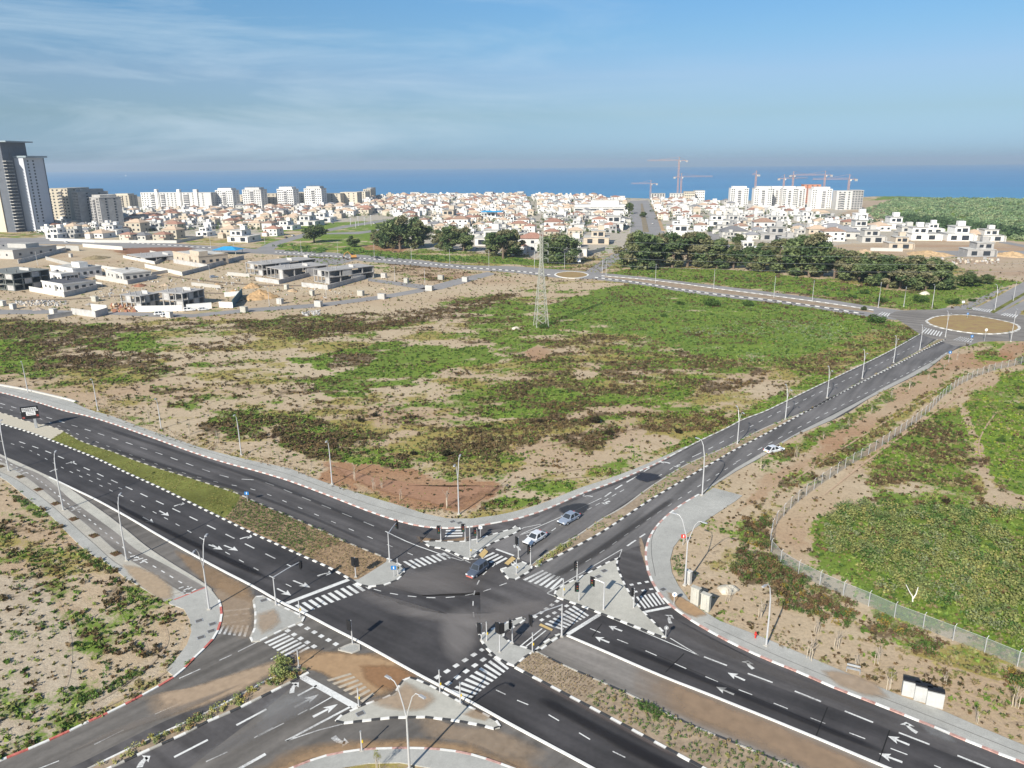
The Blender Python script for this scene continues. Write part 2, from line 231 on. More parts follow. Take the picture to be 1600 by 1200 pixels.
# ------------------------------------------------------------ ground cover
# (outline in photo pixels, green, brown scrub, yellow, soil redness, soil greyness, ragged edge in metres)
COVER = [
 ([(-400,372),(60,372),(330,388),(400,392),(640,412),(800,425),(860,440),(790,455),(700,470),(640,488),(500,493),(400,500),(250,500),(100,494),(-400,505)], .07,.07,.04,.25,.0,10),
 ([(150,384),(190,382),(300,388),(280,405),(200,400)], .05,.5,.05,.9,0,6),
 ([(400,395),(560,400),(800,428),(790,432),(700,440),(600,425),(480,410)], .35,.25,.3,.3,0,6),
 ([(600,408),(720,420),(740,430),(690,440),(620,425)], .1,.5,.1,.6,0,4),
 ([(400,365),(480,350),(620,345),(640,385),(800,400),(880,412),(870,416),(640,402),(440,388),(410,380)], .5,.2,.35,.35,0,8),
 ([(540,385),(640,398),(760,400),(860,408),(860,416),(700,408),(530,398)], 1.0,.15,.1,.3,0,3),
 ([(580,370),(640,388),(625,395),(570,390)], .1,.3,.0,1.,0,5),
 ([(60,372),(60,309),(600,300),(985,306),(1300,300),(1440,372),(1300,395),(1040,366),(960,395),(880,408),(800,398),(640,388),(590,350),(480,350),(400,368),(280,372)], .12,.08,.0,.15,.75,10),
 ([(470,352),(560,345),(630,350),(640,385),(600,380),(540,385),(480,372)], .75,.1,.35,.2,.1,6),
 ([(880,470),(940,450),(1000,440),(1100,455),(1200,470),(1360,492),(1420,512),(1437,522),(1420,535),(1380,550),(1290,572),(1180,570),(1120,560),(1060,545),(1000,525),(930,520),(880,512),(850,530),(800,525),(790,500),(800,470),(850,478)], 1.0,.22,.15,.3,0,7),
 ([(740,480),(800,470),(860,485),(850,530),(835,545),(790,560),(770,545),(730,515)], .7,.4,.1,.3,0,5),
 ([(970,445),(920,455),(870,475),(850,470),(860,450),(900,440)], .15,.15,.1,.35,0,3),
 ([(940,430),(1000,418),(1100,420),(1200,425),(1300,440),(1400,455),(1440,455),(1540,435),(1590,440),(1500,475),(1456,486),(1380,478),(1250,462),(1100,442),(1000,432)], 1.0,.2,.15,.4,0,4),
 ([(1100,444),(1250,458),(1400,474),(1400,482),(1250,468),(1100,450)], .5,.7,.2,.6,0,2),
 ([(1480,405),(1600,395),(1800,400),(1800,470),(1590,438),(1540,430),(1500,420)], .05,.1,.0,.5,.2,5),
 ([(1280,385),(1440,372),(1700,372),(1800,400),(1500,402),(1350,398)], .02,.04,.0,.55,.1,6),
 ([(1345,318),(1390,305),(1800,305),(1900,380),(1600,378),(1440,365),(1380,345)], .9,.25,.0,.3,.3,10),
 ([(1300,345),(1345,315),(1400,312),(1395,330),(1440,345),(1400,352)], .05,.1,.0,.5,.2,10),
 ([(-400,498),(60,498),(120,505),(250,508),(400,500),(500,490),(640,488),(700,474),(790,455),(800,468),(720,497),(600,512),(500,530),(420,548),(330,560),(250,575),(150,592),(60,585),(-400,580)], .40,.85,.2,.3,0,6),
 ([(-400,525),(30,530),(60,545),(50,575),(0,590),(-400,590)], .95,.3,.2,.3,0,4),
 ([(180,520),(300,515),(290,540),(240,555),(190,545)], .8,.35,.4,.3,0,4),
 ([(250,520),(420,520),(520,535),(500,560),(420,585),(300,590),(180,600),(160,575),(250,560)], .2,.15,.4,.3,0,8),
 ([(200,560),(290,570),(330,560),(310,595),(230,600)], .45,.75,.1,.3,0,4),
 ([(440,560),(560,545),(600,532),(650,536),(700,540),(760,540),(770,565),(720,572),(640,592),(610,612),(590,622),(500,618),(475,605),(510,580)], .95,.3,.2,.3,0,5),
 ([(510,555),(570,553),(580,572),(520,582)], .3,.95,.1,.3,0,3),
 ([(600,600),(700,580),(800,560),(830,590),(800,625),(740,635),(650,640),(560,640)], .3,.22,.5,.3,0,6),
 ([(850,530),(930,520),(1010,530),(1110,560),(1130,590),(1080,610),(960,625),(900,650),(850,670),(800,660),(790,600),(810,560)], .45,.7,.55,.35,0,6),
 ([(895,575),(930,583),(925,592),(890,592)], .0,.1,.0,.2,0,2),
 ([(815,550),(838,540),(860,548),(850,560),(830,566)], .0,.15,.0,.75,0,2),
 ([(735,650),(790,630),(860,605),(900,610),(920,622),(890,640),(800,655)], 1.0,.25,.2,.3,0,4),
 ([(800,655),(900,625),(1000,612),(1090,605),(1080,628),(1010,640),(900,635),(850,650)], .9,.4,.3,.3,0,4),
 ([(330,640),(420,635),(520,655),(600,680),(650,728),(560,726),(430,700),(320,668)], .6,.95,.15,.3,0,4),
 ([(500,690),(580,700),(650,726),(560,726)], 1.0,.3,.1,.3,0,3),
 ([(400,640),(560,640),(700,645),(790,660),(830,700),(760,720),(700,735),(620,700),(520,655)], .28,.25,.5,.3,0,6),
 ([(690,690),(760,670),(830,660),(900,655),(960,645),(900,670),(840,690),(820,720),(780,745),(700,750)], .3,.85,.5,.35,0,5),
 ([(800,690),(880,690),(940,680),(1000,665),(1090,660),(1060,690),(990,715),(900,760),(850,780),(780,790),(790,750),(825,725)], .05,.10,.05,.35,0,4),
 ([(900,690),(980,670),(960,700),(920,715)], .2,.8,.3,.4,0,4),
 ([(1005,660),(1060,640),(1120,645),(1150,655),(1110,680),(1060,690),(1010,680)], .5,.6,.8,.3,0,4),
 ([(1090,600),(1180,575),(1200,590),(1170,610),(1110,620)], .1,.8,.05,.3,0,4),
 ([(970,640),(1060,635),(1150,620),(1200,600),(1260,570),(1240,592),(1160,640),(1060,645)], .15,.15,.2,.25,0,4),
 ([(1130,665),(1160,640),(1230,608),(1330,560),(1400,525),(1430,510),(1437,522),(1387,550),(1262,610),(1200,640),(1137,667),(1075,697),(1030,715),(1060,690)], .95,.3,.5,.3,0,2),
 ([(1300,535),(1400,505),(1437,515),(1400,545),(1320,575),(1240,590),(1230,570)], .5,.6,.85,.4,0,4),
 ([(-400,590),(60,585),(140,590),(300,615),(330,680),(430,705),(520,722),(500,755),(400,722),(275,686),(137,639),(0,602),(-400,520)], .12,.12,.1,.3,0,4),
 ([(200,590),(300,575),(450,560),(500,620),(480,650),(330,640),(300,615),(180,605)], .15,.18,.4,.25,0,6),
 ([(230,610),(320,600),(330,650),(260,630)], .4,.5,.2,.3,0,4),
 ([(500,722),(560,726),(640,728),(700,752),(790,752),(800,770),(720,800),(640,790),(560,770),(505,750)], .03,.08,.0,1.0,0,3),
 ([(740,790),(800,760),(860,745),(930,745),(990,738),(940,755),(880,775),(800,802),(750,806)], .55,.35,.4,.3,0,3),
 ([(-600,640),(-100,700),(0,745),(45,782),(100,830),(150,870),(195,905),(260,935),(290,970),(298,1000),(260,1050),(150,1110),(0,1185),(-200,1290),(-700,1290)], .12,.08,.12,.2,.3,3),
 ([(0,748),(45,785),(100,830),(150,870),(200,905),(238,935),(215,945),(170,915),(140,890),(100,880),(60,860),(0,850)], .32,.12,.15,.3,0,1.5),
 ([(0,850),(60,860),(110,905),(150,980),(165,1030),(155,1080),(130,1100),(118,1095),(125,1040),(110,980),(80,930),(40,900),(0,900)], .3,.15,.15,.35,0,1.5),
 ([(110,880),(200,910),(270,950),(290,990),(260,1040),(170,1090),(165,1020),(140,950)], .12,.12,.1,.25,0,3),
 ([(1100,772),(1160,774),(1120,740),(1200,705),(1300,650),(1400,600),(1460,572),(1490,552),(1530,530),(1560,545),(1500,580),(1420,640),(1300,720),(1220,780),(1190,830),(1150,850),(1100,900),(1140,960),(1200,1000),(1300,1045),(1400,1085),(1500,1120),(1620,1165),(1620,1190),(1400,1105),(1200,1020),(1060,930),(1040,860),(1060,830)], .10,.10,.08,.35,0,3),
 ([(1195,712),(1237,690),(1300,660),(1400,605),(1480,556),(1500,560),(1420,615),(1330,660),(1260,700),(1215,720)], .6,.4,.4,.3,0,2),
 ([(1440,560),(1500,552),(1600,535),(1700,540),(1700,560),(1600,555),(1540,572),(1490,590),(1400,650),(1330,700),(1270,745),(1200,780),(1150,800),(1200,740),(1300,680),(1380,630)], .04,.06,.05,.7,0,3),
 ([(1520,548),(1560,540),(1560,560),(1530,565)], .7,.3,.6,.3,0,2),
 ([(1275,715),(1330,690),(1420,630),(1500,585),(1490,600),(1420,650),(1360,690),(1300,725),(1240,770),(1205,810),(1200,860),(1160,830),(1190,780)], .4,.45,.6,.35,0,2),
 ([(1145,855),(1190,800),(1205,830),(1210,872),(1250,900),(1310,930),(1400,970),(1500,1010),(1620,1060),(1620,1070),(1560,1055),(1500,1035),(1400,1003),(1300,970),(1250,955),(1180,920)], .5,.6,.25,.3,0,1.5),
 ([(1210,800),(1290,745),(1400,670),(1500,595),(1540,578),(1570,590),(1500,650),(1400,700),(1340,745),(1330,790),(1260,830),(1240,870),(1280,905),(1400,955),(1600,1035),(1620,1050),(1500,1005),(1300,920),(1215,870)], .06,.05,.05,.5,0,3),
 ([(1190,925),(1250,960),(1300,980),(1400,1012),(1500,1044),(1620,1078),(1720,1110),(1720,1215),(1620,1172),(1475,1115),(1325,1057),(1200,1003),(1100,955),(1075,920),(1120,900)], .07,.12,.05,.42,0,1.5),
 ([(1335,740),(1400,690),(1450,650),(1500,630),(1510,700),(1540,770),(1600,790),(1600,800),(1540,797),(1440,792),(1350,780)], .6,.55,.6,.3,0,4),
 ([(1500,640),(1560,595),(1620,560),(1800,560),(1800,780),(1600,775),(1550,750),(1520,700)], 1.0,.05,.45,.3,0,3),
 ([(1540,660),(1600,640),(1700,680),(1700,730),(1600,715)], .8,.2,.9,.3,0,6),
 ([(1500,632),(1515,640),(1540,720),(1560,760),(1545,765),(1520,700)], .05,.2,.0,.4,0,1),
 ([(1545,762),(1620,778),(1800,780),(1800,815),(1600,800),(1540,785)], .0,.03,.0,.35,0,1.5),
 ([(1300,800),(1330,785),(1420,790),(1600,800),(1900,810),(1900,1120),(1600,1030),(1500,1000),(1400,955),(1300,905),(1250,860)], 1.0,.1,.35,.3,0,3),
 ([(1240,880),(1300,905),(1400,955),(1500,985),(1640,1030),(1640,1050),(1500,1005),(1400,968),(1300,925)], .45,.1,.3,.3,0,2),
]
CW = [(np.array([PXY(*q) for q in c[0]]), c) for c in COVER]
def cover(x, y):
    n = len(x); f = np.zeros((n, 5)); f[:] = (.25, .2, .35, .3, 0)
    xs = x*.55; w1 = fbm(x, y, 9, 4, 3)-.5; w2 = fbm(x, y, 9, 4, 31)-.5; w3 = fbm(x, y, 2.2, 3, 5)-.5; w4 = fbm(x, y, 2.2, 3, 51)-.5
    for poly, c in CW:
        e = c[6]*.95; a = np.zeros(n)
        for s in (.4, 1.1, 2.0): a += inpoly(x+(w1*2.2*s+w3*.8)*e, y+(w2*2.2*s+w4*.8)*e, poly)
        a = (a/3)[:, None]; f = f*(1-a)+a*np.array(c[1:6])
    f[:, 1] *= .85; n1 = fbm(xs, y, 6, 6, 77, .66); n2 = fbm(xs, y, 4.5, 6, 177, .68); n3 = fbm(xs, y, 8, 5, 277, .62); nl = fbm(xs, y, 22, 3, 377)
    q = lambda n, d: sstep(-.19, .19, n-(0.72-0.47*d)+(nl-.5)*.25)*np.clip(d*8, 0, 1)
    g = q(n1, f[:, 0]); b = q(n2, f[:, 1]*.82)*.95; ye = q(n3, f[:, 2])
    return g, b, ye, np.clip(f[:, 3]+(nl-.5)*.8, 0, 1), f[:, 4]
LAND = np.array([PXY(*q) for q in [(-300,309),(70,306),(300,307),(600,307),(800,306),(980,309),(1120,313),(1330,313),(1345,309),(1400,307),(1500,309),(1600,313),(1900,316)]])
SEA_Z = -20.0
def coast(x): return np.interp(x, LAND[:, 0], LAND[:, 1])
def elev(x, y):
    # far dunes on the right, a low bank along the orchard fence
    r = np.hypot(x, y); z = sstep(700, 1000, y)*sstep(350, 700, x)*(6*(fbm(x, y, 260, 3, 9)-.3))
    z = z+sstep(0, 1, (coast(x)+25*(fbm(x, y, 90, 3, 4)-.5)-y)/18-0)*0
    d = y-(coast(x)+30*(fbm(x, y*0, 90, 3, 4)-.5)); z = np.where(d > 0, SEA_Z-.9*np.clip(d/15, 0, 1)*4+(z-SEA_Z)*np.clip(1-d/25, 0, 1), z)
    return np.maximum(z, SEA_Z-4)
def build_ground():
    az = np.radians(np.r_[np.linspace(-175, -47, 30), np.linspace(-46, 46, 800), np.linspace(47, 175, 30)]); r = np.r_[2, 15, 30, 42*np.exp(np.linspace(0, math.log(2600/42), 640))]; na, nr = len(az), len(r)
    A, Rr = np.meshgrid(az, r); x = (Rr*np.sin(A)).ravel(); y = (Rr*np.cos(A)).ravel(); z = elev(x, y)
    V = np.c_[x, y, z]; i = np.arange(nr-1)[:, None]*na+np.arange(na-1)[None, :]; i = i.ravel(); F = np.c_[i, i+1, i+1+na, i+na]
    # the rest of the sheet: round the sides and behind the viewpoint
    o = raw_mesh('ground', V, F[:, ::1], None, None, k=4)
    g, b, ye, red, gr = cover(x, y)
    a1 = o.data.color_attributes.new('veg', 'FLOAT_COLOR', 'POINT'); a1.data.foreach_set('color', np.c_[g, b, ye, np.ones(len(x))].astype(np.float32).ravel())
    a2 = o.data.color_attributes.new('soil', 'FLOAT_COLOR', 'POINT'); a2.data.foreach_set('color', np.c_[red, gr, red, np.ones(len(x))].astype(np.float32).ravel())
    o.data.polygons.foreach_set('use_smooth', [True]*len(F))
    m = bpy.data.materials.new('ground_cover'); m.use_nodes = True; nt = m.node_tree; B = nt.nodes['Principled BSDF']; L = nt.links.new
    B.inputs['Roughness'].default_value = 1; B.inputs['Specular IOR Level'].default_value = 0.05
    geo = nt.nodes.new('ShaderNodeNewGeometry')
    def noise(s, d=6, r=.65):
        n = nt.nodes.new('ShaderNodeTexNoise'); n.inputs['Scale'].default_value = s; n.inputs['Detail'].default_value = d; n.inputs['Roughness'].default_value = r; L(geo.outputs['Position'], n.inputs[0]); return n.outputs[0]
    def rng(i, a, b, c=0., d=1.):
        n = nt.nodes.new('ShaderNodeMapRange'); n.inputs[1].default_value = a; n.inputs[2].default_value = b; n.inputs[3].default_value = c; n.inputs[4].default_value = d; L(i, n.inputs[0]); return n.outputs[0]
    def mix(f, a, b, mode='MIX'):
        n = nt.nodes.new('ShaderNodeMixRGB'); n.blend_type = mode
        for s, v in ((0, f), (1, a), (2, b)):
            if hasattr(v, 'links'): L(v, n.inputs[s])
            elif isinstance(v, tuple): n.inputs[s].default_value = v+(1,)
            else: n.inputs[s].default_value = v
        return n.outputs[0]
    def mth(op, a, b):
        n = nt.nodes.new('ShaderNodeMath'); n.operation = op
        for s, v in ((0, a), (1, b)):
            if hasattr(v, 'links'): L(v, n.inputs[s])
            else: n.inputs[s].default_value = v
        return n.outputs[0]
    def att(nm):
        n = nt.nodes.new('ShaderNodeAttribute'); n.attribute_name = nm; s = nt.nodes.new('ShaderNodeSeparateColor'); L(n.outputs['Color'], s.inputs[0]); return s.outputs
    vg = att('veg'); sl_ = att('soil'); nf = noise(1.6, 8, .75); nm = noise(.35, 6, .6); nb = noise(.06, 5); nff = noise(6, 4, .7)
    soil = mix(rng(nm, .3, .7), (.375, .295, .20), (.54, .445, .32)); soil = mix(rng(nb, .35, .65), soil, (.48, .395, .275))
    soil = mix(mth('MULTIPLY', sl_[0], mth('ADD', .25, sl_[0])), soil, mix(rng(nf, .3, .7), (.26, .145, .085), (.40, .235, .135))); soil = mix(sl_[1], soil, mix(rng(nm, .3, .7), (.33, .305, .265), (.47, .445, .395)))
    soil = mix(rng(nf, .30, .50, .55, 0), soil, (.17, .12, .075))
    soil = mix(rng(nff, .25, .45, .25, 0), soil, (.12, .09, .05))
    ye = mix(rng(nf, .35, .65), (.19, .165, .045), (.36, .30, .08)); br = mix(rng(nf, .3, .7), (.058, .042, .024), (.15, .105, .058)); gn = mix(rng(nf, .35, .65), (.072, .13, .018), (.155, .235, .036)); gn = mix(rng(nb, .4, .6, 0, .55), gn, mix(rng(nm, .3, .7), (.10, .185, .018), (.20, .29, .03)))
    k = lambda v, n, lo=.10: rng(mth('ADD', v, mth('MULTIPLY', mth('SUBTRACT', n, .5), 2.0)), .32, .68)
    c = mix(mth('MULTIPLY', k(vg[2], nf), .85), soil, ye); c = mix(mth('MULTIPLY', k(vg[0], nf), .93), c, gn); c = mix(mth('MULTIPLY', k(vg[1], nm), .85), c, br)
    L(c, B.inputs['Base Color'])
    bp = nt.nodes.new('ShaderNodeBump'); bp.inputs['Strength'].default_value = .55; bp.inputs['Distance'].default_value = .35; L(nf, bp.inputs['Height']); L(bp.outputs[0], B.inputs['Normal'])
    o.data.materials.append(m); tag(o, kind='structure'); return m
GROUND_MAT = build_ground()
# sea
sb = MB(); sm = bpy.data.materials.new('sea_water'); sm.use_nodes = True; nt = sm.node_tree; B = nt.nodes['Principled BSDF']; L = nt.links.new
B.inputs['Roughness'].default_value = 0.35; B.inputs['Specular IOR Level'].default_value = 0.2
geo = nt.nodes.new('ShaderNodeNewGeometry'); mpn = nt.nodes.new('ShaderNodeMapping'); mpn.inputs['Scale'].default_value = (.0006, .003, 1); L(geo.outputs['Position'], mpn.inputs[0])
n = nt.nodes.new('ShaderNodeTexNoise'); n.inputs['Scale'].default_value = 1; n.inputs['Detail'].default_value = 8; L(mpn.outputs[0], n.inputs[0])
cr = nt.nodes.new('ShaderNodeMixRGB'); cr.inputs[1].default_value = (.03, .155, .33, 1); cr.inputs[2].default_value = (.05, .21, .40, 1); r = nt.nodes.new('ShaderNodeMapRange'); r.inputs[1].default_value = .35; r.inputs[2].default_value = .65; L(n.outputs[0], r.inputs[0]); L(r.outputs[0], cr.inputs[0])
# turquoise shallows off the right-hand beach
sx = nt.nodes.new('ShaderNodeSeparateXYZ'); L(geo.outputs['Position'], sx.inputs[0]); r3 = nt.nodes.new('ShaderNodeMapRange'); r3.inputs[1].default_value = 2600; r3.inputs[2].default_value = 1500; L(sx.outputs[1], r3.inputs[0])
c3 = nt.nodes.new('ShaderNodeMixRGB'); c3.inputs[2].default_value = (.05, .25, .36, 1); m3 = nt.nodes.new('ShaderNodeMath'); m3.operation = 'MULTIPLY'; m3.inputs[1].default_value = .35; L(r3.outputs[0], m3.inputs[0]); L(m3.outputs[0], c3.inputs[0]); L(cr.outputs[0], c3.inputs[1])
L(c3.outputs[0], B.inputs['Base Color'])
n2 = nt.nodes.new('ShaderNodeTexNoise'); n2.inputs['Scale'].default_value = .12; n2.inputs['Detail'].default_value = 6; L(geo.outputs['Position'], n2.inputs[0]); bp = nt.nodes.new('ShaderNodeBump'); bp.inputs['Distance'].default_value = 1.2; bp.inputs['Strength'].default_value = .6; L(n2.outputs[0], bp.inputs['Height']); L(bp.outputs[0], B.inputs['Normal'])
for i in range(12): 
    for j in range(12): 
        y0, y1 = 900+13700*(j/12)**2, 900+13700*((j+1)/12)**2; x0, x1 = -15500+i*31000/12, -15500+(i+1)*31000/12
        sb.face([(x0, y0, SEA_Z), (x1, y0, SEA_Z), (x1, y1, SEA_Z), (x0, y1, SEA_Z)], sm)
tag(sb.build('sea'), kind='structure')
# ------------------------------------------------------------ roads, pavements, kerbs, markings
def pts(*a, z=0.0): return [PXY(a[i], a[i+1], z) for i in range(0, len(a), 2)]
def ptl(l, z=0.0): return [PXY(q[0], q[1], z) for q in l]
ASPH = mat('asphalt', (.125, .119, .117), .9, .10, 1.2, .25, var2=.14, sc2=.07, streak=.95)
ASPH_NEW = mat('fresh_asphalt', (.048, .045, .046), .8, .12, 1.5, .3, var2=.22, sc2=.12, streak=-.62)
ASPH_MID = mat('worn_dark_asphalt', (.078, .073, .073), .85, .12, 1.5, .25, var2=.2, sc2=.08, streak=-.62)
ASPH_OLD = mat('grey_asphalt', (.19, .175, .16), .95, .10, 1.2, .2, var2=.12, sc2=.07, streak=-.6)
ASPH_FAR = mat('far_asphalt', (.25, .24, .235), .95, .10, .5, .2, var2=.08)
def paver(name, col, sc=3.3):
    m = mat(name, col, .9, .08, 1.0, .2, var2=.10, sc2=.15); nt = m.node_tree; L = nt.links.new
    b = nt.nodes['Principled BSDF']; src = b.inputs['Base Color'].links[0].from_socket
    br = nt.nodes.new('ShaderNodeTexBrick'); br.inputs['Scale'].default_value = sc; br.inputs['Color1'].default_value = (1, 1, 1, 1); br.inputs['Color2'].default_value = (.84, .84, .84, 1); br.inputs['Mortar'].default_value = (.6, .6, .6, 1); br.inputs['Mortar Size'].default_value = .03
    g = nt.nodes.new('ShaderNodeNewGeometry'); mp = nt.nodes.new('ShaderNodeMapping'); mp.inputs['Rotation'].default_value = (0, 0, R_(-35)); L(g.outputs['Position'], mp.inputs[0]); L(mp.outputs[0], br.inputs[0])
    mu = nt.nodes.new('ShaderNodeMixRGB'); mu.blend_type = 'MULTIPLY'; mu.inputs[0].default_value = 1; L(src, mu.inputs[1]); L(br.outputs[0], mu.inputs[2]); L(mu.outputs[0], b.inputs['Base Color']); return m
PAVE = paver('grey_pavers', (.43, .425, .395)); PAVE_B = paver('beige_pavers', (.47, .44, .38)); PAVE_P = paver('pale_pavers', (.49, .475, .42))
WHITE = mat('white_paint', (.64, .64, .62), .7, .12, 2.5, worn=.75); KW = mat('kerb_white', (.68, .67, .64), .8, .12, 3); KR = mat('kerb_red', (.42, .085, .075), .8, .25, 3, col2=(.5, .16, .13)); KP = mat('kerb_faded_red', (.42, .22, .19), .85, .3, 2.5, col2=(.47, .3, .26)); KB = mat('kerb_black', (.05, .05, .052), .8, .3, 3); KC = mat('kerb_concrete', (.40, .38, .34), .9, .12, 2)
YEL = mat('tactile_yellow', (.50, .36, .16), .8, .1, 3)
Z0 = 0.02
def sheet(mb, l, z, m, smooth=False, close=True):
    q = ptl(l, z)
    if smooth: q = catmull(q, 2.0, True)
    mb.poly(q, z, m)
# kerb lines traced from the photograph (pixels)
K1 = [(-120,587),(-60,601),(0,612.5),(30,620),(62,629),(100,641),(137,649.5),(175,661),(212,674),(250,687.5),(287,701),(325,714),(362,725),(400,735),(450,750),(507,771),(575,797.5),(625,814),(662,822),(700,824.5),(735,822.5),(775,816),(800,811.5),(837,801),(875,786),(912,769.5),(950,756),(987,741),(1025,724),(1050,711),(1075,697.5),(1100,685),(1137,667.5),(1162,654.5),(1200,640),(1262,610),(1325,580),(1387,550),(1437,522)]
K2 = [(1092,772),(1062,790),(1037,810),(1020,830),(1011,850),(1009,870),(1012,890),(1020,910),(1032,929),(1050,947),(1075,965),(1100,980.5),(1132,998),(1162,1013),(1200,1030),(1250,1050),(1300,1072),(1362,1096),(1425,1121),(1500,1152),(1562,1177),(1600,1191),(1700,1232)]
N_E = [(1520,532),(1482,552),(1450,577),(1400,602),(1360,622),(1325,645),(1300,657),(1237,684),(1195,712),(1150,737),(1122,755),(1097,772)]
K3 = [(-60,676),(0,710),(25,721),(50,732.5),(77,745)]
K4 = [(77,745),(100,758),(125,775),(150,793),(175,811),(200,831),(225,852),(250,869),(275,885),(295,897),(312,907.5),(330,921),(342,937),(346,952),(346,965),(342,980),(337,992),(327,1005),(307,1023),(280,1052),(250,1070),(212,1091),(175,1110),(137,1127),(100,1145),(50,1167),(0,1187),(-60,1215)]
K5 = [(77,745),(100,756),(125,768),(150,780),(200,807.5),(250,837),(300,865),(350,892),(397,916),(437,939),(475,957),(520,981),(562,1002),(607,1027),(650,1051),(700,1077),(745,1101),(800,1132),(860,1164),(927,1200),(1010,1246)]
KBOT = [(380,1235),(430,1210),(457,1199),(500,1182),(550,1172),(612,1168.5),(675,1169),(725,1175),(762,1186),(800,1199),(900,1245)]
MED_T = [(-60,634),(0,644),(40,657),(80,666),(100,674),(130,690),(175,705),(212,719),(250,732),(287,743),(337,759),(375,772),(400,784),(450,805),(500,827),(537,845),(575,860),(605,872)]
MED_B = [(-60,640),(-20,652),(0,661),(37,672),(75,685.5),(112,700),(155,717.5),(200,739),(250,761.5),(300,786),(350,810.5),(400,835),(437,851.5),(475,869),(512,885),(550,906)]
MED_NOSE = [(605,872),(625,881.5),(631,888),(631,895),(620,906),(600,913.5),(575,916),(560,912.5),(550,906)]
NM_T = [(830,882),(862,860),(900,838),(940,811),(975,791),(1007,767),(1037,747),(1070,727),(1100,713),(1137,697),(1200,666),(1262,641),(1325,607),(1387,575),(1437,547),(1465,530)]
NM_B = [(837,884.5),(887,860),(940,831),(975,808),(1012,783),(1050,760),(1087,738),(1125,716),(1150,701.5),(1200,675.5),(1250,648),(1300,621),(1350,595),(1400,570),(1437,550),(1477,530)]
SM_T = [(60,1240),(140,1199),(200,1170),(255,1144),(310,1119),(350,1099),(400,1072),(440,1050),(468,1042)]
SM_B = [(90,1240),(175,1197),(212,1180),(240,1167),(267,1155),(295,1142),(320,1128),(370,1107),(400,1092),(450,1067),(482,1050)]
SE_B = [(805,1042),(850,1066),(900,1092.5),(950,1119),(1000,1146),(1050,1173),(1095,1197),(1200,1254)]
SE_T = [(835,1016),(875,1036),(940,1065),(1000,1092),(1050,1119),(1100,1141),(1150,1161),(1200,1182),(1250,1202),(1400,1262)]
SE_W = [(886,992),(950,1019),(1000,1041),(1050,1062),(1100,1081),(1150,1101),(1200,1121),(1300,1162),(1390,1200),(1500,1244)]
def smooth(l, z=0.15, step=2.0): return catmull(ptl(l, z), step)
rb = MB()
out = K1[:]+[(1477,528)]+N_E+K2+[(1700,1330),(900,1330)]+KBOT[::-1]+[(300,1330),(-60,1330)]+K4[::-1]+K3[::-1][1:]
rb.poly(catmull(ptl(out), 3.0, True), Z0, ASPH_MID); rb.build('road')['kind'] = 'structure'
def road_sheet(name, l, z, m, sm_=False):
    b = MB(); sheet(b, l, z, m, sm_); o = b.build(name); o['kind'] = 'structure'; return o
# fresh asphalt: near carriageway, far carriageway, the right-hand approach
e = lambda l, d: [(x, y+d) for x, y in l]
road_sheet('fresh_asphalt', e(MED_B, .6)[1:]+[(600,914),(660,930),(750,925),(752,1000),(780,1015),(805,1042)]+SE_B[1:]+e(K5, -1)[::-1]+[(50,731),(0,709),(-60,675)], Z0+.006, ASPH_NEW)
road_sheet('worn_asphalt', [(-60,603),(0,614),(100,643),(250,690),(400,737),(507,773),(625,817),(662,826),(720,850),(800,880),(840,905),(800,935),(752,930),(660,931),(640,900),(600,868),(537,843),(450,803),(400,782),(337,757),(250,731),(175,703),(130,688),(100,673),(40,656),(-60,633)], Z0+.006, ASPH_MID)
road_sheet('fresh_asphalt', [(889,990),(936,958),(1000,985),(1040,1000),(1092,1026),(1200,1068),(1340,1120),(1450,1165),(1600,1225),(1700,1262),(1500,1242)]+SE_W[::-1][1:], Z0+.006, ASPH_NEW)
road_sheet('worn_asphalt', K2[6:]+[(1600,1222),(1450,1163),(1340,1118),(1200,1066),(1092,1024),(1047,996),(1007,957),(985,930),(966,890),(968,868),(990,855),(1005,850)], Z0+.007, ASPH_MID)
road_sheet('worn_asphalt', [(842,884),(887,861),(940,832),(1012,784),(1087,739),(1150,702),(1250,649),(1350,596),(1437,551),(1480,535),(1500,540),(1450,572),(1360,616),(1237,680),(1150,732),(1097,770),(1062,789),(1037,809),(1020,829),(1010,850),(990,855),(968,864),(880,925),(855,926),(815,905)], Z0+.008, ASPH)
road_sheet('worn_asphalt', [(760,830),(800,823),(837,808),(875,792),(912,776),(950,762),(1000,742),(1050,715),(1100,688),(1162,657),(1200,643),(1262,613),(1325,583),(1387,553),(1437,524),(1462,528),(1437,546),(1387,574),(1325,606),(1262,640),(1200,665),(1137,696),(1070,726),(1007,766),(940,810),(862,859),(830,880),(800,868),(770,855),(745,870),(738,873),(750,860),(780,843)], Z0+.008, ASPH)
road_sheet('old_asphalt', [(838,1014),(886,993)]+SE_W[1:]+[(1400,1262)]+SE_T[::-1], Z0+.006, ASPH_OLD)
road_sheet('old_asphalt', [(1097,771),(1122,754),(1150,736),(1195,711),(1237,683),(1300,656),(1360,621),(1400,601),(1450,576),(1482,551),(1478,551),(1462,562),(1417,587),(1385,603),(1340,628),(1300,649),(1250,674),(1200,702),(1150,731),(1100,766)], Z0+.012, mat('pale_strip', (.34, .33, .305), .95, .1, 1, var2=.1))
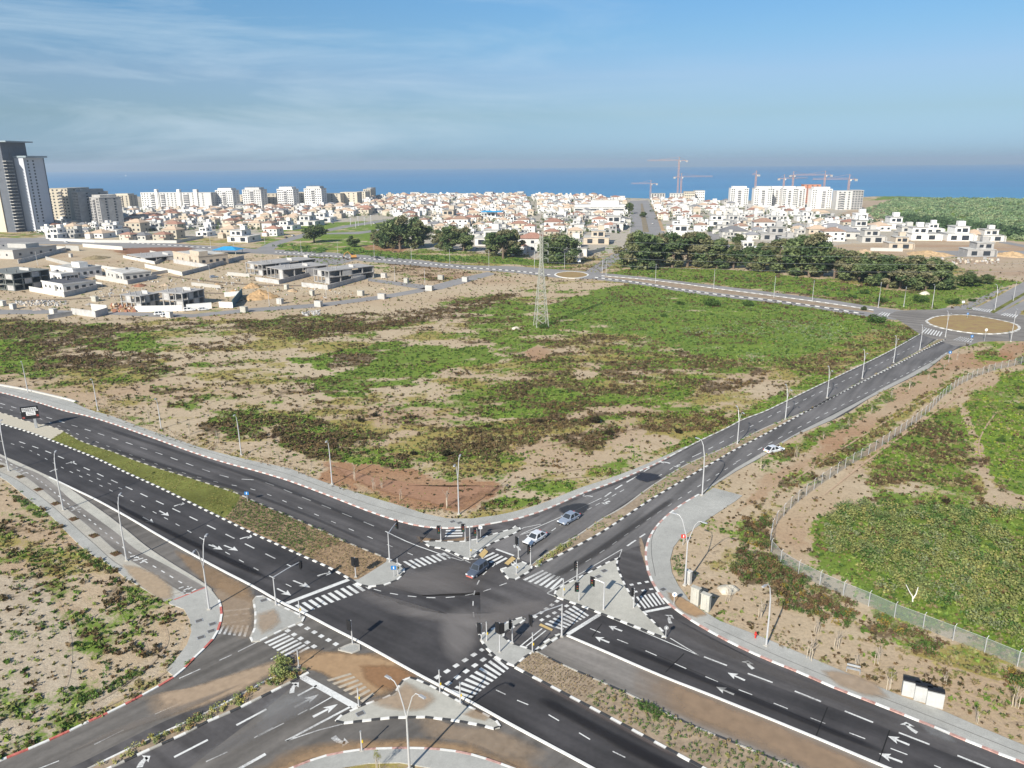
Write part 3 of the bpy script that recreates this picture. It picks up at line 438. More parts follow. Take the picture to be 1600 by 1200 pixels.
road_sheet('old_asphalt', [(80,747)]+e(K5, 1)[2:9]+[(398,932),(400,960),(390,1000),(470,970),(485,962),(560,1003),(650,1053),(745,1103),(800,1134),(860,1166),(1000,1250),(900,1240),(800,1197),(725,1173),(612,1166),(550,1170),(500,1180),(430,1208),(250,1235),(400,1120),(482,1052),(440,1048),(330,1095),(250,1130),(130,1190),(0,1250),(0,1189),(137,1129),(250,1072),(307,1025),(342,982),(347,952),(330,921),(275,885),(200,831)], Z0+.004, mat('dusty_asphalt', (.125, .115, .105), .95, .12, 1.2, .2, var2=.15, streak=.8))
# roundabouts and far roads
road_sheet('roundabout_road', [(1400,486),(1430,484),(1483,483.5),(1520,483),(1570,488),(1600,492),(1660,500),(1680,515),(1640,528),(1600,533),(1560,533),(1530,534),(1515,540),(1490,540),(1437,522),(1420,510),(1400,498),(1385,494)], Z0+.012, ASPH_OLD)
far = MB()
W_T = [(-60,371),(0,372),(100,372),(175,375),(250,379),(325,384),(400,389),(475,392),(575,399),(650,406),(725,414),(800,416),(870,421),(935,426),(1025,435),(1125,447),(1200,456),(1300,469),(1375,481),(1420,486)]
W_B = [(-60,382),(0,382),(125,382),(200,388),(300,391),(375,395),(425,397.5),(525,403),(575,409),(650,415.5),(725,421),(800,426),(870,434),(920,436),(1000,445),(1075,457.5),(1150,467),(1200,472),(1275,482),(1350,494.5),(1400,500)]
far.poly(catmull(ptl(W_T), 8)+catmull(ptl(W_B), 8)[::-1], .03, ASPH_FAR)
for l in ([(1518,484),(1547,470),(1600,440),(1680,400),(1700,410),(1560,490),(1540,488)], [(1558,491),(1600,470),(1700,420),(1760,430),(1600,484),(1589,495)], [(935,427),(955,415),(968,405),(975,395),(960,396),(945,404),(915,424)],
          [(1460,484),(1504,477),(1560,452),(1580,448),(1540,470),(1518,484)],
          [(-60,486),(0,484),(60,484),(140,486),(175,487),(250,489),(300,491),(400,481),(500,474),(600,461),(662,450),(712,436),(762,425),(775,428),(735,440),(690,452),(662,456),(600,467),(500,480),(400,487),(300,496),(240,495),(175,492),(100,490),(-60,492)],
          [(575,435),(662,445),(680,450),(660,452),(575,439)], [(460,402),(560,405),(530,414),(480,412)],
          [(400,389),(420,380),(470,366),(540,352),(600,343),(610,345),(540,356),(480,369),(440,381),(425,392)], [(470,366),(560,362),(640,352),(640,354),(560,366)],
          [(984,314),(1012,313),(1020,322),(1030,345),(1042,372),(1048,392),(975,392),(985,367)],
          [(1094,338),(1102,338),(1128,372),(1150,392),(1120,392),(1110,372)], [(925,340),(940,340),(905,375),(880,378)], [(1290,352),(1340,340),(1370,337),(1360,341),(1310,356)],
          [(1440,392),(1600,392),(1700,400),(1700,408),(1560,402),(1440,400)], [(1565,376),(1640,390),(1640,394),(1560,379)]):
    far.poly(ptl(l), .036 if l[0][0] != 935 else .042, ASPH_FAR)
far.build('far_roads')['kind'] = 'structure'
mk = MB(); MZ = Z0+.022
def bars(l, on, off, w, z=None, m=None, start=0.0, mb=None, maxn=999):
    """dashes of length on / gap off along a pixel polyline"""
    z = MZ if z is None else z; q = catmull(ptl(l, z), 1.0) if len(l) > 2 else ptl(l, z)
    q = np.array(q); s = np.r_[0, np.cumsum(np.linalg.norm(np.diff(q, axis=0), axis=1))]; t = start; n = 0
    f = lambda u: np.array([np.interp(u, s, q[:, 0]), np.interp(u, s, q[:, 1])])
    while t < s[-1]-.05 and n < maxn:
        b = min(t+on, s[-1]); k = max(1, int((b-t)/2.5))
        for j in range(k):
            p0, p1 = f(t+(b-t)*j/k), f(t+(b-t)*(j+1)/k); d = p1-p0; d /= max(np.linalg.norm(d), 1e-6); nn = np.array([-d[1], d[0]])*w/2
            (mb or mk).face([(*(p0-nn), z), (*(p1-nn), z), (*(p1+nn), z), (*(p0+nn), z)], m or WHITE)
        t += on+off; n += 1
def line(l, w=.16, z=None): bars(l, 1e4, 1, w, z)
def zebra(a0, a1, b0, b1, n, frac=.5, z=None):
    """n stripes between the two pixel edges a0-a1 and b0-b1; each stripe runs from edge a to edge b"""
    z = MZ if z is None else z; A0, A1, B0, B1 = [PXY(*q, z) for q in (a0, a1, b0, b1)]
    for i in range(n):
        t0 = (i+.5-frac/2)/n; t1 = (i+.5+frac/2)/n
        mk.face([(*(A0+(A1-A0)*t), z) if e == 0 else (*(B0+(B1-B0)*t), z) for e, t in ((0, t0), (0, t1), (1, t1), (1, t0))], WHITE)
def arrow(tail, tip, kind='s', z=None, side=1, w=.22):
    z = MZ if z is None else z; a, b = PXY(*tail, z), PXY(*tip, z); d = b-a; L = np.linalg.norm(d); d /= L; n = np.array([-d[1], d[0]])
    G = lambda x, y: (*(a+d*x+n*y), z)
    if kind == 's':
        mk.face([G(0, -w/1.6), G(L*.62, -w/2), G(L*.62, w/2), G(0, w/1.6)], WHITE); mk.face([G(L*.5, -.62), G(L, 0), G(L*.62, 0)], WHITE); mk.face([G(L*.5, .62), G(L*.62, 0), G(L, 0)], WHITE)
    else:
        c = a+d*L*.62-n*side*L*.30; q = [(1-t)**2*a+2*t*(1-t)*c+t*t*b for t in np.linspace(0, .8, 7)]
        for i in range(6):
            e = q[i+1]-q[i]; e /= np.linalg.norm(e); m_ = np.array([-e[1], e[0]])*w*(.8-.05*i)
            mk.face([(*(q[i]-m_), z), (*(q[i+1]-m_), z), (*(q[i+1]+m_), z), (*(q[i]+m_), z)], WHITE)
        e = b-q[5]; e /= np.linalg.norm(e); m_ = np.array([-e[1], e[0]]); p = q[6]
        mk.face([(*(p-m_*.75-e*.25), z), (*b, z), (*(p+m_*.75-e*.25), z)], WHITE)
# near carriageway (dashes)
bars([(30,690),(75,706),(130,730),(200,762),(300,809),(400,858),(455,885)][0:], 2.6, 3.0, .22)      # long dashes by the turn lane
for l in ([(0,689),(40,700.5),(100,732),(160,760),(250,805),(330,850),(400,889),(462,920)],):
    bars(l, 1.3, 2.7, .14)
bars([(120,734),(200,768)], 1.3, 2.7, .14)
# far carriageway (traffic to the left)
bars([(0,630),(60,648),(150,676),(250,709),(350,744),(408,752),(480,780),(560,812),(594,826)], 2.6, 3.1, .2)
bars([(0,636),(65,655),(150,690),(250,727),(330,751),(400,766),(470,794),(545,826),(620,857),(645,867)], 1.3, 3.4, .14)
line([(602,830),(640,848),(692,867)], .2); line([(692,867),(735,879.5),(742,875),(747,873)], .16)
line([(735,879.5),(660,844)], .14)
zebra((627,878), (696,863), (645,889), (708,871), 8, .5)
line([(443,944.5),(545,905.5)], .75)
zebra((458,947), (567,907), (474,958), (583,918), 11, .52)
for t, p in (((458,907),(485,918)), ((433,919.5),(455,930.5)), ((326,851),(348,859)), ((350,852),(372,860.5)), ((223,808),(240,817)), ((249,798),(264,806))): arrow(t, p, 's')
for t, p, s in (((496,900),(518,896),1), ((272,791),(289,787),1), ((375,842),(394,839),1), ((103,724.5),(117,722),1), ((78,737),(90,733),1)): arrow(t, p, 't', side=-s)
# turning guide lines through the junction
bars([(584,920.5),(605,926),(640,931.5),(680,934),(715,932),(750,925.5),(775,917),(797,909)], 1.3, 1.5, .16)
bars([(775,880),(768,887),(757,895),(748,908),(741,926),(739,945),(740,962),(744,976),(752,992)], 1.2, 1.6, .16)
zebra((697,827), (695,840), (724,827), (722,839), 3, .5)
zebra((747,872), (777,883), (769,862), (795,873), 4, .5)
# right of the junction: crossing over the outbound lanes
zebra((815,905), (865,922), (846,890), (882,905), 6, .52)
for l in ([(868,925),(790,960),(735,955)],): pass
bars([(834,965),(875,936)], .62, .62, .55); bars([(844,970),(892,943)], .62, .62, .5)
zebra((849,976), (898,945), (877,985), (922,961), 8, .52)
line([(887,991),(937,960)], .6); line([(921,952),(960,968),(1045,1004),(1092,1024)], .14); line([(1047,997),(1068,1010),(1092,1024)], .14)
line([(855,926.5),(972,858)], .14); line([(972,858),(965,866),(966,875)], .12); line([(855,927),(870,918.5)], .12); line([(855,927),(880,937)], .12)
bars([(922,982),(957,996),(1000,1013),(1030,1026),(1080,1048),(1140,1072),(1200,1095),(1260,1119),(1330,1146),(1420,1180),(1470,1200)], 1.6, 2.5, .15)
bars([(1100,1026),(1160,1049),(1222,1072),(1300,1103),(1380,1135),(1465,1168),(1550,1202)], 3.0, 2.6, .25)
for t, p in (((972,986),(951,978)), ((952,1004),(930,995)), ((1164,1063),(1137,1051)), ((1147,1085),(1119,1073)), ((1421,1164),(1387,1150)), ((1410,1191),(1373,1177))): arrow(t, p, 's', w=.26)
for t, p, s in (((1048,974),(1050,961),1), ((1177,1045),(1169,1032),1), ((1433,1145),(1416,1128),1)): arrow(t, p, 't', side=-s, w=.3)
line([(1008,956),(1048,948)], .5); bars([(984,914),(1017,908)], .6, .65, .45); bars([(990,925),(1026,919)], .6, .65, .4)
zebra((992,933), (1028,925), (1006,951), (1041,943), 6, .5)
bars([(865,906),(885,895),(920,875),(955,852),(1000,820),(1060,780),(1110,748),(1152,722)], 1.4, 2.3, .14)
bars([(1150,722),(1200,694),(1250,667),(1300,641),(1350,616),(1400,592),(1445,569),(1480,551)], 2.0, 2.8, .16)
bars([(980,853),(1008,834)], 2.6, 1.2, .3)
# left-hand lanes of the road up to the roundabout
bars([(990,747),(960,765),(950,773),(945,776)], 2.6, 1.6, .3); line([(940,778),(880,806),(815,834)], .14); bars([(1015,731),(990,747)], 2.4, 1.6, .25)
bars([(1088,711),(1060,725),(1040,738),(1012,752)], 1.6, 3.0, .15); bars([(1088,711),(1120,695),(1200,652),(1262,622),(1325,592),(1387,562),(1430,540)], 2.0, 2.8, .16)
bars([(975,765),(930,790),(880,817),(835,850)], 1.4, 1.2, .15)
line([(812,836),(842,827)], .12); line([(845,819),(812,826),(800,834)], .12)
for t, p in (((926,776),(910,775)), ((1047,724),(1031,722)), ((953,783),(945,788)), ((1063,726),(1057,730)), ((812,860),(802,852))): arrow(t, p, 't', side=1, w=.28)
line([(775,858),(803,868)], .4)
# bicycle path dashes
BP_U = [(-60,690),(0,713),(22,725),(60,740),(85,757),(110,780),(150,809),(185,835),(212,858),(250,878),(287,898),(320,917)]
BP_L = [(-60,715),(0,722),(20,732),(50,752),(75,772),(100,792),(125,811),(150,832),(175,855),(200,873),(237,895),(262,912),(292,930)]
BP_C = [((a[0]+b[0])/2, (a[1]+b[1])/2) for a, b in zip([(0,713),(60,740),(110,780),(150,809),(185,835),(212,858),(250,878),(310,912)], [(0,722),(50,752),(100,792),(125,811),(175,855),(200,873),(237,895),(280,923)])]
# lower left road
bars([(40,1209),(110,1181),(200,1137),(250,1112),(290,1095),(330,1074)], 3.0, 3.4, .16); bars([(280,1060),(318,1043),(362,1023)], 2.6, 2.4, .16)
bars([(272,1183),(303,1167),(350,1143),(402,1116),(445,1092)], 3.6, 3.2, .3); bars([(322,1190),(380,1163),(405,1148),(455,1122),(480,1109)], 2.2, 3.0, .16); bars([(403,1150),(420,1142),(500,1100),(520,1088)], 3.0, 3.2, .16)
bars([(365,1206),(400,1186),(415,1178)], 5, 2, .4)
line([(472.5,1057.5),(557.5,1105)], .85); line([(446,1158),(480,1140),(548,1104)], .3); line([(446,1158),(500,1140),(548,1128)], .16); line([(465,1087),(495,1071)], .28)
for t, p in (((460,1105),(498,1085)), ((489,1120),(528,1100))): arrow(t, p, 's', w=.3)
arrow((456,1083),(467,1066),'t', side=-1, w=.35); arrow((521,1151),(545,1160),'t', side=1, w=.4); arrow((218,1199),(235,1181),'t', side=-1, w=.4)
FADE = mat('faded_paint', (.43, .37, .29), .9, .2, 3, worn=.5); WSAVE = WHITE; WHITE = FADE; zebra((508,1061), (569,1099), (546,1050), (587,1086), 7, .5, .088); WHITE = WSAVE
zebra((411,1003), (455,1030), (444,988), (486,1013), 7, .5); bars([(447,984),(494,1012)], .7, .7, .6); bars([(467,974.5),(535,1012)], .7, .75, .6)
bars([(350,963),(392,958)], .7, .5, .35); bars([(346,975),(386,969)], .7, .5, .35); line([(347,955),(390,951)], .35); zebra((338,990), (386,995), (346,977), (391,977), 6, .5)
line([(372,1018),(440,984)], .14); line([(423,1030),(436,1023)], .16)
bars([(680,1060),(755,1014)], .75, .75, .6); bars([(697,1070),(768,1022)], .75, .75, .6); zebra((700,1082), (775,1025), (735,1092), (797,1043), 10, .52); 
bars([(808,1094),(845,1110),(890,1136),(930,1160),(970,1180),(1005,1197)], 1.5, 2.8, .15); bars([(775,1078),(790,1085)], 1.4, 2, .15)
# roundabout crossings, far road edge dashes
for a in (((1438,520),(1470,526),(1446,512),(1474,519),7), ((1488,531),(1518,535),(1500,526),(1522,530),7), ((1514,483),(1548,488),(1523,480),(1552,484),8), ((1562,492),(1588,497),(1570,489),(1592,492),6), ((1371,491),(1388,495),(1378,487),(1392,490),4)): zebra(*a, .45, Z0+.03)
mk.build('road_markings')['kind'] = 'structure'
# ---- kerbs
kb = MB()
def kerb(l, mats, seg=1.0, w=.28, h=.15, sm_=True, off=0.0, mb=None):
    q = np.array(smooth(l, h) if sm_ and len(l) > 2 else ptl(l, h)); s = np.r_[0, np.cumsum(np.linalg.norm(np.diff(q, axis=0), axis=1))]; f = lambda u: np.array([np.interp(u, s, q[:, 0]), np.interp(u, s, q[:, 1])])
    n = max(1, int(s[-1]/seg)); P_ = [f(s[-1]*i/n) for i in range(n+1)]; T = [P_[min(i+1, n)]-P_[max(i-1, 0)] for i in range(n+1)]; N_ = [np.array([-t[1], t[0]])/max(1e-6, np.linalg.norm(t)) for t in T]; mb = mb or kb
    for i in range(n):
        m = mats[i % len(mats)]; a, b = P_[i], P_[i+1]; na, nb = N_[i], N_[i+1]
        la, ra, lb, rb_ = a+na*(w/2+off), a-na*(w/2-off), b+nb*(w/2+off), b-nb*(w/2-off)
        mb.face([(*ra, h), (*rb_, h), (*lb, h), (*la, h)], m); mb.face([(*ra, 0), (*rb_, 0), (*rb_, h), (*ra, h)], m); mb.face([(*lb, 0), (*la, 0), (*la, h), (*lb, h)], m)
        if i in (0, n-1): mb.face([(*la, 0), (*ra, 0), (*ra, h), (*la, h)], m); mb.face([(*rb_, 0), (*lb, 0), (*lb, h), (*rb_, h)], m)
H1, H2 = .152, .135
kerb(K1[:22], [KW, KP], 1.05); kerb(K1[21:30], [KW, KP], 1.05); kerb(K1[29:], [KW, KC], 1.3)
kerb(K2, [KW, KP], 1.5, .34); kerb(K3, [KC], 2, .3); kerb(K4[:12], [KC], 2.5, .25); kerb(K4[12:], [KW, KR], 1.9, .3); kerb(K5, [KW], 2.5, .30, .17)
kerb(MED_B, [KW, KB], .95, .34); kerb(MED_T, [KC, KB], 1.4, .25); kerb(MED_NOSE, [KW, KB], 1.1, .32)
kerb(NM_T, [KC], 2, .3); kerb(NM_B, [KW, KB], 1.2, .36); kerb(SM_T, [KW, KC], 2.6, .25); kerb(SM_B, [KW, KC, KB], 1.2, .34)
kerb(SE_B, [KW, KB], 1.35, .36); kerb(SE_T, [KC, KB], 2.2, .22); kerb(SE_W, [KW], 2.2, .28, .17); kerb(KBOT, [KW, KP], 1.7, .28)
ISL = { # traffic islands (outline in pixels), kerb colours
 'a': ([(396,938),(401,931),(410,931),(440,947),(475,964),(473,970),(440,984),(405,1001),(395,1002),(391,997),(398,982),(399,955)], [KC, KW], PAVE),
 'b': ([(525,1126),(535,1116),(560,1105),(578,1097),(600,1091),(618,1082),(626,1066),(634,1059),(643,1058),(675,1072),(725,1100),(770,1122),(781,1130),(781,1137),(774,1138.5),(750,1132),(712,1125),(662,1119.5),(612,1120.5),(575,1124.5),(538,1129)], [KW, KB], PAVE_P),
 'c': ([(529,1014),(549,1004.5),(562,1008),(561,1015),(551,1019.5)], [KC], PAVE),
 'd': ([(968,871),(950,878),(930,889),(903,903),(880,914),(868,923),(866,931),(880,936),(903,944),(925,952.5),(962,966.5),(1000,981),(1030,993),(1042,996),(1035,985),(1007,957.5),(991,938),(977,915),(966,890),(963,878)], [KW, KB], PAVE_P),
 'e': ([(661,846),(680,845),(724,846),(745,842),(775,833),(800,826),(806,821),(815,826),(800,835),(780,843),(765,850),(750,860),(738,873),(727,872),(707,862),(690,856),(672,854)], [KW, KB], PAVE),
 'f': ([(783,889),(788,888),(805,880),(815,877),(833,885),(826,893),(815,899),(805,905),(795,904),(788,897)], [KW, KB], PAVE),
 'g': ([(748,992),(756,989),(775,980),(800,969),(815,964),(822,966),(812,974),(792,985),(783,992),(800,1005),(832,1015),(835,1017),(820,1026),(804,1040),(793,1036),(775,1026),(758,1010)], [KW, KB], PAVE),
 'h': ([(835,1017),(845,1007),(865,994),(873,989),(878,991),(860,1003),(842,1016),(838,1018)], [KW, KB], PAVE_P),
}
for k, (l, km, pm) in ISL.items():
    q = catmull(ptl(l, .14), 1.0, True); b = MB(); b.prism(q, 0, .14, pm); b.build('traffic_island')['kind'] = 'structure'
    kerb(l+[l[0]], km, 1.0, .3, .155)
# tactile strips on the islands
tb = MB()
for l in (((748,867),(754,872),(763,862),(757,857)), ((788,880),(794,883),(806,873),(800,869)), ((842,977),(862,986),(864,983),(845,974))): tb.poly(ptl(l, .165), .165, YEL)
bars([(815,1008),(847,982)], 99, 1, .18, .15, mb=tb); bars([(822,1010),(853,985)], 99, 1, .18, .15, mb=tb); bars([(740,858),(753,863)], 99, 1, .15, .15, mb=tb); bars([(802,877),(812,886)], 99, 1, .15, .15, mb=tb); bars([(798,879),(808,888)], 99, 1, .15, .15, mb=tb)
tb.build('island_markings')['kind'] = 'structure'
# ---- pavements
pv = MB()
O1 = [(-60,590),(0,600),(50,610),(100,622.5),(137,639),(175,650),(225,669),(275,686),(325,702.5),(400,721),(450,731),(487,746),(525,759),(575,775),(625,790),(662,802),(700,810),(737,810),(775,805),(800,800),(837,790),(875,775),(912,760),(950,748),(1000,729),(1050,707),(1072,697)]
pv.prism(catmull(ptl(O1, .13), 3)+catmull(ptl(K1[1:31], .13), 3)[::-1], 0, .13, PAVE)
O2 = [(1097,774),(1115,762),(1160,774),(1150,782),(1112,807),(1080,829),(1062,842),(1052,855),(1047,875),(1050,895),(1060,915),(1075,935),(1095,952),(1125,970),(1175,989),(1200,999),(1250,1020),(1325,1052),(1412,1089),(1475,1111),(1525,1133),(1600,1164),(1700,1205)]
pv.prism(catmull(ptl(O2, .13), 3)+catmull(ptl(K2, .13), 3)[::-1], 0, .13, PAVE)
inner = [(-60,712),(0,745),(20,759),(45,780),(75,802),(100,827),(125,852),(145,867),(175,885),(195,902),(225,920),(250,935),(267,944),(287,951),(296,967),(299,987),(292,1007),(275,1030),(260,1047),(272,1056)]
LK = [(-60,676),(0,710),(25,721),(50,732.5),(77,745)]+K4[1:19]
pv.prism(catmull(ptl(LK, .12), 2)+catmull(ptl(inner[::-1], .12), 2), 0, .12, PAVE)
pv.prism(catmull(ptl(KBOT, .13), 3)+catmull(ptl([(940,1290),(800,1240),(740,1212),(675,1200),(625,1191),(575,1192),(507,1204),(450,1225),(400,1250)], .13), 3), 0, .13, PAVE)
pv.build('pavement')['kind'] = 'structure'
bp = MB(); zb = .13
bp.poly(catmull(ptl(BP_U, zb), 2)+catmull(ptl(BP_L, zb), 2)[::-1], zb, ASPH_OLD)
bars(BP_C, 1.0, 1.5, .18, zb+.008, mb=bp); line_ = [(272,937),(320,918)]; bars(line_, 99, 1, .25, zb+.008, m=KR, mb=bp)
for cxp, cyp in ((24,733),(32,736),(38,739),(26,737),(111,792),(117,794),(122,792),(114,797),(124,796),(207,869),(213,871),(220,873),(226,875),(212,875),(222,878),(283,918),(290,921),(297,919),(286,925),(303,922),(294,927)):
    p = PXY(cxp, cyp, zb+.01); bp.box((p[0], p[1], zb+.012), (.7, .28, .008), WHITE, .6+.5*math.sin(cxp))
bp.build('bicycle_path')['kind'] = 'structure'
bb = MB(); bb.poly(catmull(ptl([(-40,724),(0,723),(20,733),(50,753),(75,773),(100,793),(125,812),(150,833),(175,856),(200,874),(237,896),(262,913),(285,929),(262,930),(220,903),(192,886),(175,875),(150,852),(125,830),(100,807),(75,785),(50,766),(25,749),(0,737)], zb), 2, True), zb+.004, PAVE_B)
kk = MB(); bb.poly(catmull(ptl(e(K3, .5)+e(K4, 1.5)[1:13], zb), 2)+catmull(ptl(BP_U[::-1], zb), 2), zb-.004, PAVE_P)
bb.build('paved_verge')['kind'] = 'structure'
lw = MB()
for l in ([(0,737),(25,749),(50,766),(75,785),(100,807),(125,830),(150,852),(175,875),(192,886)], [(262,930),(320,917)], [(400,728),(450,741),(507,762),(575,787),(625,801),(662,811),(690,815)], [(0,606),(100,632),(200,664),(300,698),(400,728)], [(1062,790),(1040,808),(1020,835),(1018,865),(1023,893),(1024,900)], [(1100,972),(1200,1018),(1300,1060),(1425,1108),(1600,1178)]): bars(l, 1e4, 1, .09, .145, m=mat('edging', (.14, .135, .13)), mb=lw)
lw.build('edging_stones')['kind'] = 'structure'
# ---- medians: soil beds
def bed(l, m, z=.07): 
    b = MB(); b.prism(catmull(ptl(l, z), 2.5, False) if len(l) > 8 else ptl(l, z), 0, z, m); o = b.build('planting_bed'); o['kind'] = 'structure'; return o
SOIL = mat('bed_soil', (.30, .235, .17), 1, .25, 1.5, .05, var2=.15, sc2=.3); SOILB = mat('brown_soil', (.27, .19, .12), 1, .3, 1.5, .05, var2=.2, sc2=.3); LAWN = mat('lawn', (.16, .145, .045), 1, .3, 2.5, .05, col2=(.13, .15, .04), var2=.25, sc2=.12); GRAV = mat('pale_gravel', (.46, .42, .34), 1, .12, 4, .05)
bed([(-60,634),(0,644),(40,657),(80,666),(100,674),(80,686),(75,685),(37,672),(0,661),(-60,640)], GRAV)
bed(MED_T[4:12]+[(350,810),(330,801),(300,786),(250,761),(200,739),(155,717),(112,700),(80,687)], LAWN)
bed([(352,766),(400,784),(450,805),(500,827),(537,845),(575,860),(605,872),(603,878),(560,905),(550,906),(512,885),(475,869),(437,851),(400,835),(350,810),(318,794)], SOILB, .058)
bed([(605,872),(625,881.5),(630,889),(630,895),(620,905),(600,912),(575,915),(562,911.5),(550,906),(560,905),(603,878)], PAVE, .14)
bed(NM_T+NM_B[::-1], SOIL); bed(SM_T+SM_B[::-1], SOIL)
bed(SE_T[:]+SE_B[::-1], SOIL)
RBI = [(1447.5,501),(1451,505),(1462,509.5),(1478,513.5),(1500,517.5),(1525,520.5),(1547,521.3),(1570,520),(1586,517),(1593,512),(1585,505.5),(1560,499.5),(1530,494),(1504,491.7),(1480,492.5),(1460,495)]
b = MB(); q = catmull(ptl(RBI, .2), 2, True); b.prism(q, 0, .2, mat('roundabout_soil', (.33, .21, .13), 1, .2, .3, .05, col2=(.27, .21, .09))); b.build('roundabout_island')['kind'] = 'structure'
kerb(RBI+[RBI[0]], [KW, KC], 1.6, .9, .22)
q = ptl([(867,429),(870,426.5),(880,424.7),(893,424),(908,425.2),(917,427.5),(919,430),(912,432.6),(900,434.3),(885,433.8),(873,431.8)], .1); b = MB(); b.prism(catmull(q, 2, True), 0, .2, mat('roundabout_soil', (0, 0, 0))); b.build('roundabout_island')['kind'] = 'structure'
kerb([(867,429),(870,426.5),(880,424.7),(893,424),(908,425.2),(917,427.5),(919,430),(912,432.6),(900,434.3),(885,433.8),(873,431.8),(867,429)], [KW], 3, .9, .24)
# far road kerbs and the narrow median strip
kerb([(430,393.5),(525,400),(650,410),(725,417),(800,422.5),(860,429)], [KW, KB], 2.2, .7, .2); kerb([(930,433),(1000,441.5),(1075,453.5),(1150,463),(1200,468),(1275,478),(1350,490)], [KW, KB], 2.2, .6, .2)
kerb([(100,375),(175,377.5),(250,382),(330,387)], [KW, KB], 3.2, .9, .2); kerb([(940,430.5),(1025,438),(1125,451),(1200,460.5),(1300,474),(1365,484)], [KW, KC], 2.0, .5, .2)
kerb([(986,330),(985,350),(984,368)], [KC], 6, 1.2, .3); kerb([(1018,318),(1027,336),(1036,360)], [mat('rusty_bank', (.4, .27, .15))], 8, 3, .3)
bed([(945,431.5),(1025,439),(1125,452),(1200,462),(1300,475.5),(1365,486),(1365,488),(1275,476.5),(1200,466.5),(1075,451.5),(1000,439.8),(945,433)], SOIL, .1)
bed([(1001,318),(1004,318),(1009,340),(1014,362),(1005,362),(1002,340)], mat('avenue_bed', (.22, .18, .12), 1, .3, .3), .3)
bed([(1547,487),(1600,457),(1680,415),(1684,418),(1600,461),(1553,489)], LAWN, .15)
kb.build('kerbs')['kind'] = 'structure'
def band(name, l, col, a, z, sc, soft, strk):
    h = len(l)//2; A = np.array(catmull(ptl(l[:h]), 1.5)); B_ = np.array(catmull(ptl(l[h:][::-1]), 1.5)); n = 60; rs = lambda q: np.array([[np.interp(t*(len(q)-1), range(len(q)), q[:, k]) for k in (0, 1)] for t in np.linspace(0, 1, n)])
    A, B_ = rs(A), rs(B_); SZ[0] += .003; z = .05+SZ[0]; V = []; al = []; F = []
    for i in range(n):
        e_ = min(1, i/8, (n-1-i)/8)
        for t, v_ in ((0, 0), (.3, .85), (.5, 1), (.7, .85), (1, 0)): V.append((*(A[i]*(1-t)+B_[i]*t), z)); al.append(v_*e_)
    for i in range(n-1):
        for k in range(4): q = i*5+k; F.append((q, q+1, q+6)); F.append((q, q+6, q+5))
    V = np.array(V); F = np.array(F); t0 = V[F[0]]; 
    if np.cross(t0[1]-t0[0], t0[2]-t0[0])[2] < 0: F = F[:, ::-1]
    return stain_mesh(name, V, F, np.array(al), col, a, sc, soft, strk)
# ---- sand washed over the road, stains (soft-edged thin sheets)
SZ = [0.0]
def stain(name, l, col, a=1.0, z=.06, sc=.35, soft=.5, strk=None):
    if name in ('wheel_track', 'tyre_marks') and len(l) % 2 == 0 and SZ is not None: return band(name, l, col, a, z, sc, soft, strk)
    SZ[0] += .003; z = (.05 if z < .1 else .16)+SZ[0]; q = np.array(catmull(ptl(l), 1.5, True)); c = q.mean(0); rings = [c+(q-c)*k_ for k_ in (1.12, .92, .74, .56, .34)]; n = len(q); V = np.vstack(rings+[c[None]]); V = np.c_[V, np.full(len(V), z)]
    al = np.r_[np.zeros(n), np.full(n, .35), np.full(n, .68), np.full(n, .9), np.ones(n), [1.]]; F = []
    for r in range(4):
        for i in range(n): a0, a1 = r*n+i, r*n+(i+1) % n; F += [(a0, a1, a1+n), (a0, a1+n, a0+n)]
    for i in range(n): F.append((4*n+i, 4*n+(i+1) % n, 5*n))
    return stain_mesh(name, V, np.array(F), al, col, a, sc, soft, strk)
